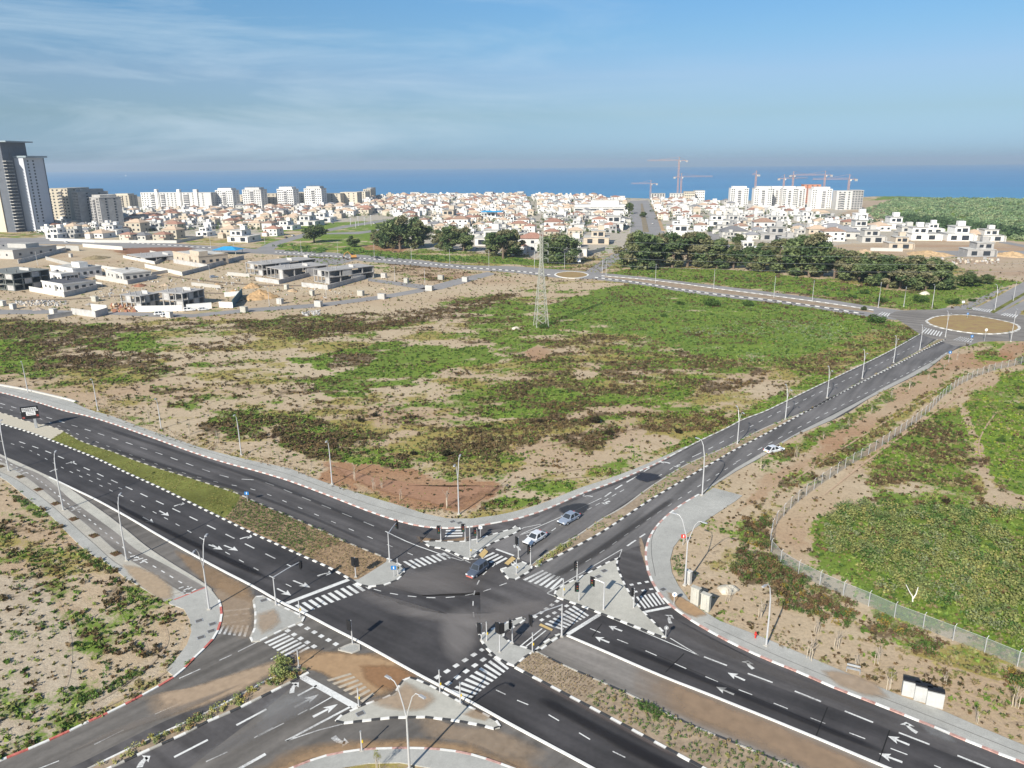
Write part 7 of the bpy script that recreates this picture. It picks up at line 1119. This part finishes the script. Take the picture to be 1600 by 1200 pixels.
# billboard
g = P(57, 669); rt = empty('billboard', tuple(g), R_(22), 'dark framed billboard with white lettering on the gravel median', 'billboard'); hb = hgt((57, 669), 634)
b = MB(); b.box((0, 0, hb*.35), (.55, .35, hb*.7), GALD); b.build('post', rt); b = MB(); b.box((-.7, -.1, hb*.72), (3.6, .3, 3.1), BLK_); b.build('panel', rt); b = MB()
rg = random.Random(4)
for r_ in range(3):
    x = -2.2
    while x < .8: w_ = rg.uniform(.15, .4); b.box((x+w_/2, -.27, hb*.72+1.15-r_*.34), (w_, .02, .2), SIGNW); x += w_+.08
b.build('lettering', rt); b = MB(); b.box((-.5, -.27, hb*.72-.2), (1.9, .03, .9), SIGNW)
for r_ in range(2): b.box((-.5, -.29, hb*.72-.02-.36*r_), (1.5, .02, .12), BLK_)
b.build('notice', rt); b = MB(); b.box((.8, -.27, hb*.72-.8), (.45, .02, .5), mat('dull_red', (.25, .06, .05))); b.box((-2.1, -.27, hb*.72-1.1), (.5, .02, .4), mat('dull_red', (0, 0, 0))); b.build('red_patch', rt)
# concrete cabinets and other boxes
def cabinet(bx, by, w, d, h, rz, label, m=None, name='utility_cabinet', group='utility cabinets'):
    g = P(bx, by); rt = empty(name, tuple(g), rz, label, 'cabinet', group); m = m or WALLP; b = MB(); b.box((0, 0, h/2), (w, d, h), m); b.build('housing', rt); b = MB(); b.box((0, 0, h+.06), (w+.15, d+.15, .12), m); b.build('lid', rt); b = MB(); b.box((0, -d/2-.02, h*.5), (w*.8, .04, h*.75), m); b.build('door', rt); b = MB(); b.box((w*.25, -d/2-.06, h*.5), (.06, .04, .3), GALD); b.build('handle', rt)
cabinet(1086, 944, 1.25, .6, 2.6, R_(-42), 'left one of two tall concrete cabinets beside the curved pavement', PAVE_P); cabinet(1102, 953.5, 1.25, .6, 2.5, R_(-42), 'right one of two tall concrete cabinets beside the curved pavement', PAVE_P); cabinet(1075, 912, .9, .5, 2.1, R_(-50), 'slim white cabinet at the foot of the lamp', WALLP)
for i, (x, y) in enumerate([(1221, 1087), (1241, 1094), (1262, 1101)]):
    pass
def wcab(bx, by, label):
    g = P(bx, by); rt = empty('shelter_cabinet', tuple(g), R_(-24), label, 'cabinet', 'white cabinets in a row'); b = MB(); b.box((0, 0, .95), (1.72, .8, 1.9), mat('cabinet_white', (.42, .42, .41), .6)); b.build('housing', rt); b = MB(); b.box((0, .12, 2.0), (1.76, .7, .2), BLK_); b.build('lid', rt); b = MB(); b.box((-.43, -.42, .95), (.78, .04, 1.6), mat('cabinet_white', (0, 0, 0))); b.build('door', rt); b = MB(); b.box((.43, -.42, .95), (.78, .04, 1.6), mat('cabinet_white', (0, 0, 0))); b.build('door', rt)  # black box on top paints in the shadow of the open back
for x, y, n_ in ((1421, 1086, 'left'), (1440, 1094, 'middle'), (1459, 1102, 'right')): wcab(x, y, f'{n_} of three white cabinets, shadow above painted black, by the right pavement')
for i, (x, y, w_, lb) in enumerate([(382,488,3.2,'pale box cabinet beside the lane, below the teal screen'),(438,475,3.0,'box cabinet with dark doorway beside the lane'),(498,479,3.6,'pale box cabinet right of the one with the doorway'),(564,462,3.2,'pale cabinet above the lane below the right-hand shell'),(597,467,4.0,'wide cabinet on the lane beside a heap of rubble'),(600,434,3.0,'white cabinet on the upper lane'),(689,437,3.2,'white cabinet beside the puddle'),(727,440,3.2,'pale cabinet near the lane end'),(671,454,4.0,'cabinet at the lane junction'),(635,442,2.4,'small dark-topped cabinet on the upper lane'),(21,483,3.0,'twin cabinet in the dirt yard at the left'),(84,491,3.4,'white cabinet at the dirt road fork'),(149,471,3.4,'stack of pale boxes in the dirt yard'),(265,496,3.0,'beige cabinet in front of the parked vans'),(111,402,2.6,'small white kiosk in the bare yard'),(448,452,2.0,'little white box under the sand heaps'),(479,404,3.4,'white cabinet close under the far road'),(4,478,4.2,'round-edged container at the left edge'),(488,462,1.8,'tiny pale box above the lane')]): cabinet(x, y, w_, 1.6, 2.4, AV+R_(-20), lb, WALLP if i % 3 else PAVE_P, group='pale boxes around the building plots')
# boulder
def rock(x, y, s, label, seed):
    g = P(x, y); rg = np.random.default_rng(seed); V = []; F = []; n, k = 14, 8
    for i in range(k+1):
        for j in range(n):
            th = math.pi/2*i/k; ph = 6.283*j/n; r = 1+.14*math.sin(3*ph+seed)+.1*math.sin(5*ph+i)+rg.normal(0, .03); V.append((s*r*math.cos(th)*math.cos(ph), s*.75*r*math.cos(th)*math.sin(ph), s*.62*math.sin(th)*(1+.1*math.sin(2*ph))-.1))
    for i in range(k):
        for j in range(n): F.append((i*n+j, i*n+(j+1) % n, (i+1)*n+(j+1) % n, (i+1)*n+j))
    o = raw_mesh('boulder', np.array(V), np.array(F), None, mat('pale_rock', (.50, .46, .38), .95, .12, 1.5, .1, var2=.1, sc2=.5), k=4); o.location = tuple(g); tag(o, label, 'rock')
rock(1137, 923, 1.5, 'large pale boulder at the edge of the yellow-green scrub', 1); rock(806, 514, 1.6, 'pale rock lying left of the pylon foot', 3); rock(1445, 460, 2.4, 'white stones at the foot of the last eucalyptus', 5)
# hydrant, bench
g = P(1180, 998); rt = empty('fire_hydrant', tuple(g), 0, 'red fire hydrant on the right pavement', 'hydrant'); b = MB(); b.tube([(0, 0, 0), (0, 0, .9)], .11, RED_, 8); b.build('body', rt); b = MB(); b.tube([(-.2, 0, .65), (.2, 0, .65)], .08, RED_, 8); b.build('outlet', rt); b = MB(); b.tube([(0, 0, .9), (0, 0, 1.0)], .14, RED_, 8); b.build('cap', rt)
g = P(1333, 1050); rt = empty('park_bench', tuple(g), R_(-25), 'low dark bench half sunk beside the sandy pavement', 'bench'); b = MB(); b.box((0, 0, .45), (1.5, .4, .06), GALD); b.build('seat', rt); b = MB(); b.box((0, .25, .75), (1.5, .06, .25), GALD); b.build('backrest', rt)
for q in (-.75, .75): b = MB(); b.box((q, 0, .2), (.08, .45, .4), GALD); b.build('leg', rt)
# forked dead trunk
g = P(1426, 940); rt = empty('dead_tree', tuple(g), 0, 'white V-shaped dead trunk at the edge of the orchard thicket', 'tree'); b = MB(); WW = mat('bleached_wood', (.62, .6, .55), .9, .1); b.tube([(0, 0, 0), (-.1, 0, .8), (-.6, 0, 1.5), (-1.2, .2, 2.6)], .11, WW, 7, .05); b.build('trunk', rt); b = MB(); b.tube([(0, 0, .5), (.3, 0, 1.2), (.45, 0, 2.3)], .09, WW, 7, .06); b.build('branch', rt)
# saplings with stakes
def sapling(i):
    rg = np.random.default_rng(300+i); rt = empty('sapling', (0, 0, 0)); b = MB(); b.tube([(0, 0, 0), (.03, .02, 1.3), (0, 0, 2.4)], .05, PALEWOOD, 5, .025)
    for k in range(9): a = rg.uniform(0, 6.28); z = rg.uniform(.5, 1.9); r = rg.uniform(.35, .75); b.tube([(0, 0, z), (r*.5*math.cos(a), r*.5*math.sin(a), z+.5), (r*math.cos(a), r*math.sin(a), z+1.0)], .022, PALEWOOD, 4, .01)
    b.build('trunk', rt)
    for s in (-.3, .3): b = MB(); b.tube([(s, .1, 0), (s, .1, 1.5)], .035, mat('stake_wood', (.5, .43, .33)), 5); b.build('stake', rt)
    n = [0, 3, 9][i % 3]
    if n or True: cs = np.c_[rg.normal(0, .3, 6), rg.normal(0, .3, 6), rg.uniform(1.3, 2.3, 6)]; pal = np.array([[(.28,.24,.18)],[(.15,.15,.05)],[(.22,.22,.04)]][i % 3]); v, f, c = leaves(cs, np.full(6, .3), np.full(6, .5), [5, 14, 40][i % 3], np.full(6, .055), np.repeat(pal, 6, 0), rg); raw_mesh('crown', v, f, c, LEAF, rt)
    return rt
SP = [sapling(i) for i in range(6)]; su = set()
SL = [(1265,1031,0,'bare sapling by the pavement right of the verge lamp'),(1307,1015,0,'bare sapling on the upper sandy verge, second from the lamp'),(1337,1044,3,'bare sapling just above the sunken bench'),(1370,1040,0,'bare sapling between bench and leafy yellow sapling'),(1389,1079,2,'yellow-leaved sapling left of the white cabinets'),(1525,1129,5,'green-crowned sapling right of the white cabinets'),(1586,1105,1,'sapling near the right edge below the fence'),(1275,991,3,'bare sapling against the brown scrub belt'),(1188,967,1,'bare sapling left of the verge lamp'),(1137,940,3,'bare sapling below the boulder'),(1475,1070,1,'bare sapling between the fence and the white cabinets'),
 (1244,715,0,'lowest staked sapling beside the rising road, near the parked car'),(1286,687,1,'second staked sapling up the right side of the rising road'),(1325,667,3,'third staked sapling up the right side of the rising road'),(1361,646,4,'fourth staked sapling up the right side of the rising road'),(1392,623,0,'fifth staked sapling up the right side of the rising road'),(1421,609,1,'sixth staked sapling up the right side of the rising road'),(1450,593,3,'seventh staked sapling up the right side of the rising road'),(1475,577,0,'eighth staked sapling, by the round blue sign'),(1496,562,1,'highest staked sapling by the dirt track'),
 (555,751,4,'sapling right of the lamp at the red soil'),(584,765,0,'thin sapling on the edge of the red soil'),(596,764,5,'yellow-green sapling on the edge of the red soil'),(626,781,3,'bare sapling below the red soil'),(699,793,0,'bare pale sapling left of the tall corner lamp'),(136,617,1,'sapling left of the second pavement lamp'),(162,626,4,'sapling right of the second pavement lamp'),(194,643,5,'bushy sapling between second and third pavement lamps'),(234,661,1,'sapling just left of the third pavement lamp'),(297,679,0,'bare sapling right of the third pavement lamp'),(340,693,3,'bare sapling left of the fourth pavement lamp'),(437,722,1,'sapling right of the fourth pavement lamp'),(487,740,0,'sapling left of the fifth pavement lamp'),(590,1206,5,'small green sapling at the bottom edge'),(1189,735,4,'bare sapling below the parked car')]
for x, y, k, lb in SL:
    o = SP[k] if k not in su else copy_tree(SP[k]); su.add(k); o.name = 'sapling'; o.location = tuple(P(x, y)); s = 1.0+.25*math.sin(x); s *= .95 if x > 1100 and y > 900 else 1; o.scale = (s, s, s*1.1); o.rotation_euler = (0, 0, x); tag(o, lb, 'young tree', 'staked young trees beside the roads')
for i in range(6):
    if i not in su: 
        for ch in list(SP[i].children): bpy.data.objects.remove(ch)
        bpy.data.objects.remove(SP[i])
# tree pits
for i, (x, y, lb) in enumerate([(1,729,'planting pit cut off by the left edge'),(32,745,'second planting pit from the left edge'),(60,765,'third planting pit along the cycle path'),(87,787,'planting pit beside the second lamp'),(115,811,'fifth planting pit along the cycle path'),(147,837,'sixth planting pit along the cycle path'),(181,865,'last planting pit before the third lamp')]):
    g = P(x, y, .13); rt = empty('planter', tuple(g), R_(-35), lb, 'planting pit', 'planting pits in the pavement'); b = MB(); b.box((0, 0, .015), (1.7, 1.2, .03), mat('pit_soil', (.12, .07, .04))); b.build('soil', rt); rg = np.random.default_rng(i); cs = np.c_[rg.uniform(-.7, .7, 12), rg.uniform(-.45, .45, 12), np.zeros(12)]; v, f, c = leaves(cs, np.full(12, .2), np.full(12, .3), 12, np.full(12, .07), np.array([(.16,.10,.05),(.14,.13,.05)])[rg.integers(0, 2, 12)], rg); raw_mesh('plants', v, f, c, LEAF, rt)
for i, (x, y, z, lb) in enumerate([(311,970,.125,'upper lid on the rounded lower-left pavement'),(332,975,.125,'middle lid by the kerb on the rounded pavement'),(330,986,.125,'lower lid by the kerb on the rounded pavement'),(314,996,.125,'square lid at the bottom of the rounded pavement'),(944,892,.145,'larger lid in the upper part of the triangular island'),(935,901,.145,'smaller lid in the triangular island'),(707,815,.135,'left lid on the corner pavement above the crossing'),(718,817,.135,'right lid on the corner pavement above the crossing'),(412,938,.145,'lid at the tip of the lower-left island'),(563,1115,.145,'diamond-shaped lid on the bottom triangle island'),(505,700,0,''),(1036,921,.135,'lid on the sandy curved pavement')]):
    if not lb: continue
    g = P(x, y, z); rt = empty('manhole_cover', tuple(g), .6, lb, 'manhole cover', 'manhole covers'); b = MB(); b.box((0, 0, .012), (1.0, .8, .024), GALD); b.build('frame', rt); b = MB(); b.box((0, 0, .02), (.8, .62, .03), mat('lid_iron', (.12, .115, .11), .7)); b.build('lid', rt)
# ---- mesh fence
FM = bpy.data.materials.new('wire_mesh'); FM.use_nodes = True; nt = FM.node_tree; B = nt.nodes['Principled BSDF']; B.inputs['Base Color'].default_value = (.33, .37, .37, 1); B.inputs['Metallic'].default_value = .2; B.inputs['Roughness'].default_value = .6
T = nt.nodes.new('ShaderNodeBsdfTransparent'); X = nt.nodes.new('ShaderNodeMixShader'); X.inputs[0].default_value = .30; nt.links.new(T.outputs[0], X.inputs[1]); nt.links.new(B.outputs[0], X.inputs[2]); nt.links.new(X.outputs[0], nt.nodes['Material Output'].inputs[0])
FP = [(1700,548),(1600,568),(1550,580),(1525,589),(1500,601),(1475,619),(1450,645),(1425,665),(1395,686),(1360,709),(1325,729),(1280,759),(1240,790),(1212,820),(1203,840),(1205,868),(1225,886),(1249,899),(1275,912),(1304,925),(1336,940),(1369,952),(1404,969),(1440,982),(1475,996),(1515,1011),(1554,1027),(1597,1045),(1650,1068),(1700,1090)]
q = np.array(ptl(FP)); s = np.r_[0, np.cumsum(np.linalg.norm(np.diff(q, axis=0), axis=1))]; fr = empty('mesh_fence', (q[0][0], q[0][1], 0), 0, 'long galvanised wire mesh fence bending round the orchard thicket', 'fence'); n = int(s[-1]/3.6); PT = [np.array([np.interp(s[-1]*i/n, s, q[:, 0]), np.interp(s[-1]*i/n, s, q[:, 1])])-q[0] for i in range(n+1)]; n0 = min(n, 95)
step = n/n0
PT = [np.array([np.interp(s[-1]*i/n0, s, q[:, 0]), np.interp(s[-1]*i/n0, s, q[:, 1])])-q[0] for i in range(n0+1)]
for i, p in enumerate(PT):
    b = MB(); b.tube([(p[0], p[1], 0), (p[0], p[1], 2.2), (p[0]+.25, p[1]+.1, 2.5)], .05, GALV, 5); 
    b.build('post', fr)
    if i < len(PT)-1: r_ = PT[i+1]; b = MB(); b.face([(p[0], p[1], .1), (r_[0], r_[1], .1), (r_[0], r_[1], 2.15), (p[0], p[1], 2.15)], FM); b.tube([(p[0], p[1], 2.15), (r_[0], r_[1], 2.15)], .02, GALV, 3); b.build('mesh_panel', fr)
# ---- lattice pylon and its wires
g = P(845.5, 510); h = hgt((845.5, 510), 366); PY = mat('pylon_paint', (.36, .36, .32), .6, .08, 1); rt = empty('lattice_pylon', tuple(g), R_(12), 'pale steel lattice pylon standing in the green field', 'pylon', None); b = MB(); hw = lambda z: 2.4+(.5-2.4)*min(1, z/(h*.72)) if z < h*.72 else .5
zs = [0]; 
while zs[-1] < h-1.2: zs.append(min(h, zs[-1]+max(1.2, hw(zs[-1])*1.35)))
for i, j in ((-1,-1),(1,-1),(1,1),(-1,1)): b.tube([(i*hw(z), j*hw(z), z) for z in (0, h*.72, h)], .12, PY, 4, .08)
b.build('legs', rt); b = MB()
for k in range(len(zs)-1):
    a_, c_ = hw(zs[k]), hw(zs[k+1]); C4 = [(-1,-1),(1,-1),(1,1),(-1,1)]
    for m_ in range(4):
        p_, q_ = C4[m_], C4[(m_+1) % 4]; b.tube([(p_[0]*a_, p_[1]*a_, zs[k]), (q_[0]*c_, q_[1]*c_, zs[k+1])], .06, PY, 3); b.tube([(q_[0]*a_, q_[1]*a_, zs[k]), (p_[0]*c_, p_[1]*c_, zs[k+1])], .06, PY, 3); b.tube([(p_[0]*c_, p_[1]*c_, zs[k+1]), (q_[0]*c_, q_[1]*c_, zs[k+1])], .05, PY, 3)
b.build('bracing', rt); ends = []
for i, (z, w_) in enumerate(((h*.74, 2.6), (h*.82, 2.6), (h*.90, 2.6))):
    for s_ in (-1, 1):
        b = MB(); b.tube([(s_*.5, 0, z), (s_*w_, 0, z+.1)], .07, PY, 4); b.tube([(s_*.5, 0, z+1.1), (s_*w_, 0, z+.1)], .06, PY, 4); b.build('cross_arm', rt); b = MB(); b.tube([(s_*w_, 0, z), (s_*w_, 0, z-1.2)], .1, mat('insulator', (.35,.36,.38), .3), 6); b.build('insulator', rt)
    ends.append(z)
far_e = P(2100, 505); d = far_e[:2]-g[:2]
for i, z in enumerate(ends[:3]+[h-.2]):
    b = MB(); pts_ = []
    for t in np.linspace(0, 1, 25): pts_.append((g[0]+d[0]*t, g[1]+d[1]*t, z-1.2-9*4*t*(1-t)*.5))
    b.tube(pts_, .035, GALD, 3); o = b.build('power_line', None, tuple(pts_[0])); tag(o, ['lowest', 'second lowest', 'second highest', 'topmost'][i]+' power line running right from the pylon', 'cable', 'power lines')
# ---- vehicles
def car_mesh(paint, suv=False, L=4.55, Wd=1.8, bumper=None):
    rt = empty('parked_car', (0, 0, 0)); H0 = .92 if suv else .82; HT = 1.68 if suv else 1.42
    pm = paint; b = MB()
    # body: sections along x (front at -x), each with half width, bottom, shoulder height
    sec = [(-.5, .70, .36, .52), (-.485, .82, .26, .62), (-.42, .88, .22, H0*.80), (-.30, .90, .20, H0*.92), (-.17, .90, .20, H0), (.1, .91, .20, H0+.02), (.32, .90, .22, H0+.03), (.43, .88, .26, H0+(.03 if suv else .02)), (.485, .83, .32, H0-.04), (.5, .74, .42, H0-.16)]
    ring = lambda x, w, z0, z1: [(x*L, -w*.92, z0), (x*L, -w, z0+.15), (x*L, -w, z1-.16), (x*L, -w*.86, z1), (x*L, w*.86, z1), (x*L, w, z1-.16), (x*L, w, z0+.15), (x*L, w*.92, z0)]
    R2 = [ring(*s_) for s_ in sec]; n = 8
    for i in range(len(R2)-1):
        for k in range(n): b.face([R2[i][k], R2[i][(k+1) % n], R2[i+1][(k+1) % n], R2[i+1][k]], pm)
    b.face(R2[0][::-1], pm); b.face(R2[-1], pm); b.build('body', rt)
    # cabin
    xr = (-.20, -.045, .25, .44) if not suv else (-.20, -.07, .40, .48); zc = H0-.02; b = MB(); wb, wt = .84, .66
    bot = [(xr[0]*L, -wb, zc), (xr[3]*L, -wb, zc), (xr[3]*L, wb, zc), (xr[0]*L, wb, zc)]; top = [(xr[1]*L, -wt, HT), (xr[2]*L, -wt, HT), (xr[2]*L, wt, HT), (xr[1]*L, wt, HT)]
    for k in range(4): b.face([bot[k], bot[(k+1) % 4], top[(k+1) % 4], top[k]], pm)
    b.face(top, pm); b.build('roof', rt)
    def pane(A, B_, C_, D, f0=.08, off=.012, name='window'):
        A, B_, C_, D = map(np.array, (A, B_, C_, D)); nrm = np.cross(B_-A, D-A); nrm = nrm/np.linalg.norm(nrm)*off; c = (A+B_+C_+D)/4; q_ = [c+(p_-c)*(1-f0*1.6)+nrm for p_ in (A, B_, C_, D)]; m_ = MB(); m_.face(q_, GLASS); m_.face([(p_-nrm*1.8) for p_ in q_][::-1], GLASS); m_.build(name, rt)
    pane(bot[3], bot[0], top[0], top[3], name='windscreen'); pane(bot[1], bot[2], top[2], top[1], name='rear_window')
    for s_ in (0, 1):
        a0, a1, t0, t1 = (bot[0], bot[1], top[0], top[1]) if s_ == 0 else (bot[3], bot[2], top[3], top[2]); mid = lambda p_, q_, t: tuple(np.array(p_)*(1-t)+np.array(q_)*t)
        for u0, u1 in ((.06, .47), (.52, .92)):
            A, B_, C_, D = mid(a0, a1, u0), mid(a0, a1, u1), mid(t0, t1, u1), mid(t0, t1, u0)
            if s_ == 0: pane(A, B_, C_, D)
            else: pane(B_, A, D, C_)
    for i, sx in enumerate((-.315, .305)):
        for sy in (-1, 1):
            w_ = MB(); w_.tube([(sx*L, sy*.70, .33), (sx*L, sy*.92, .33)], .33, BLK_, 18); t_ = w_.build('wheel', rt); w_ = MB(); w_.tube([(sx*L, sy*.92, .33), (sx*L, sy*.935, .33)], .2, GALV, 12); w_.build('rim', t_)
    for sy in (-1, 1):
        w_ = MB(); w_.box((-.487*L, sy*.62, .60), (.10, .36, .16), SIGNW); w_.build('headlight', rt); w_ = MB(); w_.box((.49*L, sy*.68, .74), (.09, .24, .18), RED_); w_.build('tail_light', rt); w_ = MB(); w_.box((-.17*L, sy*.98, .95), (.16, .18, .12), pm); w_.build('wing_mirror', rt)
    w_ = MB(); w_.box((-.5*L-.01, 0, .36), (.08, 1.3, .22), bumper or BLK_); w_.build('bumper', rt); w_ = MB(); w_.box((.5*L+.01, 0, .5), (.03, .5, .13), mat('number_plate', (.6, .5, .05))); w_.build('number_plate', rt)
    return rt
def paintm(n_, c, r=.3): return mat(n_, c, r, .03, 1, .6, metal=.25)
CARS = {}
def car(kind, x, y, tx_, ty_, label, name='parked_car'):
    spec = {'white': (paintm('white_car_paint', (.75, .76, .78)), False), 'silver': (paintm('silver_blue_paint', (.30, .35, .43)), False), 'suv': (paintm('grey_blue_paint', (.10, .12, .16)), True), 'dark': (paintm('dark_car_paint', (.03, .035, .04)), False), 'van': (mat('van_white', (.72, .72, .72), .4), True)}[kind]
    if kind not in CARS: o = CARS[kind] = car_mesh(spec[0], spec[1], 4.7 if kind != 'van' else 5.2, bumper=(KR if kind == 'suv' else None))
    else: o = copy_tree(CARS[kind])
    g = P(x, y, 0); d = PXY(tx_, ty_)-g[:2]; o.location = (g[0], g[1], Z0+.01); o.rotation_euler = (0, 0, math.atan2(d[1], d[0])+math.pi); o.name = name; tag(o, label, 'car', 'cars'); return o
car('suv', 746, 895, 722, 913, 'dark blue-grey estate car turning through the junction', 'moving_car').scale = (.88, .9, .92); car('white', 836, 845, 812, 860, 'white sedan waiting in the turning lane', 'moving_car'); car('silver', 889, 814, 862, 829, 'silver-blue sedan behind the white one', 'moving_car'); car('white', 1209, 706, 1236, 700, 'pale car parked on the edge of the rising road')
car('dark', 590, 404, 620, 407, 'small dark car on the far road right of the excavator'); car('van', 251, 492, 262, 491, 'white van in front of the long hoarding'); car('van', 262, 495, 270, 494, 'second white vehicle, right behind the first van'); car('van', 296, 486, 310, 485, 'white pickup beside the gap in the hoarding'); car('white', 318, 485, 330, 484, 'white car parked right of the pickup'); car('silver', 334, 434, 345, 433, 'silver car in the yard under the beige villa'); car('white', 104, 379, 118, 380, 'white car on the upper road at the left'); car('white', 88, 376, 100, 377, 'white car farther left on the upper road')
for x, y, k, lb in [(1170,372,'white','white car parked at the top of the side street'),(1135,356,'dark','dark car on the side street'),(1122,380,'white','front white car on the side street'),(1126,386,'silver','silver car parked in the side street row'),(1140,388,'white','white car parked at the bottom of the side street'),(1020,350,'white','white car driving down the avenue'),(1172,380,'dark','dark car beside the round garden tree'),(458,369,'white','white car on the curving street by the park'),(447,372,'dark','dark car on the curving street by the park'),(520,349,'silver','silver car parked by the park'),(585,350,'white','white car in the park lot'),(900,388,'silver','silver car by the unfinished beige villa'),(897,372,'white','white car in the lane left of the unfinished villa')]: car(k, x, y, x+8, y-6 if x > 900 else y-2, lb)
# excavator
g = P(553, 404); OR = mat('excavator_orange', (.48, .24, .07), .6, .1, 1); rt = empty('excavator', tuple(g), .3, 'orange excavator working beside the far road', 'excavator'); b = MB(); b.box((0, 0, 1.7), (3.6, 2.6, 1.5), OR, taper=.9); b.build('body', rt)
for s_ in (-1, 1): b = MB(); b.box((0, s_*1.2, .5), (4.4, .6, 1.0), BLK_, taper=.85); b.build('track', rt)
b = MB(); b.box((-.9, .6, 3.0), (1.4, 1.2, 1.4), GLASS); b.build('cab', rt); b = MB(); b.tube([(-1.5, -.3, 2.2), (-3.8, -.3, 4.8), (-6, -.3, 3.6)], .3, OR, 6, .2); b.build('boom', rt); b = MB(); b.tube([(-6, -.3, 3.7), (-6.6, -.3, 1.4)], .2, OR, 6); b.build('stick', rt); b = MB(); b.box((-6.6, -.3, .9), (1.0, 1.1, .9), BLK_, taper=1.3); b.build('bucket', rt)
# playground masts in the far park, sail boat
for i, (x, y, t) in enumerate([(548,352,341),(560,353,338),(570,352,340),(580,353,336),(556,356,346)]):
    g = P(x, y); h = hgt((x, y), t); rt = empty('park_mast', tuple(g), 0, ['left', 'second', 'middle', 'tallest right', 'lowest front'][i]+' thin white mast in the small park', 'mast', 'masts of the park playground'); b = MB(); b.tube([(0, 0, 0), (0, 0, h)], .25, GALV, 5); b.build('pole', rt); b = MB(); b.box((0, 0, h-.3), (1.6, .3, .3), GALV); b.build('crossbar', rt)
for x, y, lb in ((196, 270.5, 'tiny white boat near the horizon left of centre'), (69, 274, 'tiny white boat on the sea beside the dark tower')):
    g = P(x, y+.0, SEA_Z) if y > 266 else P(x, 270, SEA_Z); k = min(1, 7000/max(1, g[1])); g = np.array([g[0]*k, g[1]*k, SEA_Z]); rt = empty('boat', tuple(g), .4, lb, 'boat', 'boats near the horizon'); b = MB(); b.box((0, 0, 2.5), (18, 6, 3), SIGNW, taper=1.1); b.build('hull', rt); b = MB(); b.box((-3, 0, 5), (7, 4, 4), SIGNW, taper=.8); b.build('superstructure', rt); b = MB(); b.tube([(0, 0, 3), (0, 0, 16)], .5, SIGNW, 5); b.build('mast', rt)
# ---- haze
hz = MB(); hm = bpy.data.materials.new('haze'); hm.use_nodes = True; nt = hm.node_tree; nt.nodes.remove(nt.nodes['Principled BSDF']); pvl = nt.nodes.new('ShaderNodeVolumePrincipled'); pvl.inputs['Color'].default_value = (.72, .85, 1.0, 1); pvl.inputs['Density'].default_value = HAZE; pvl.inputs['Anisotropy'].default_value = 0.2; nt.links.new(pvl.outputs[0], nt.nodes['Material Output'].inputs['Volume'])
hz.box((0, 7000, 45), (33000, 16000, 142), hm); o = hz.build('haze'); o['kind'] = 'stuff'
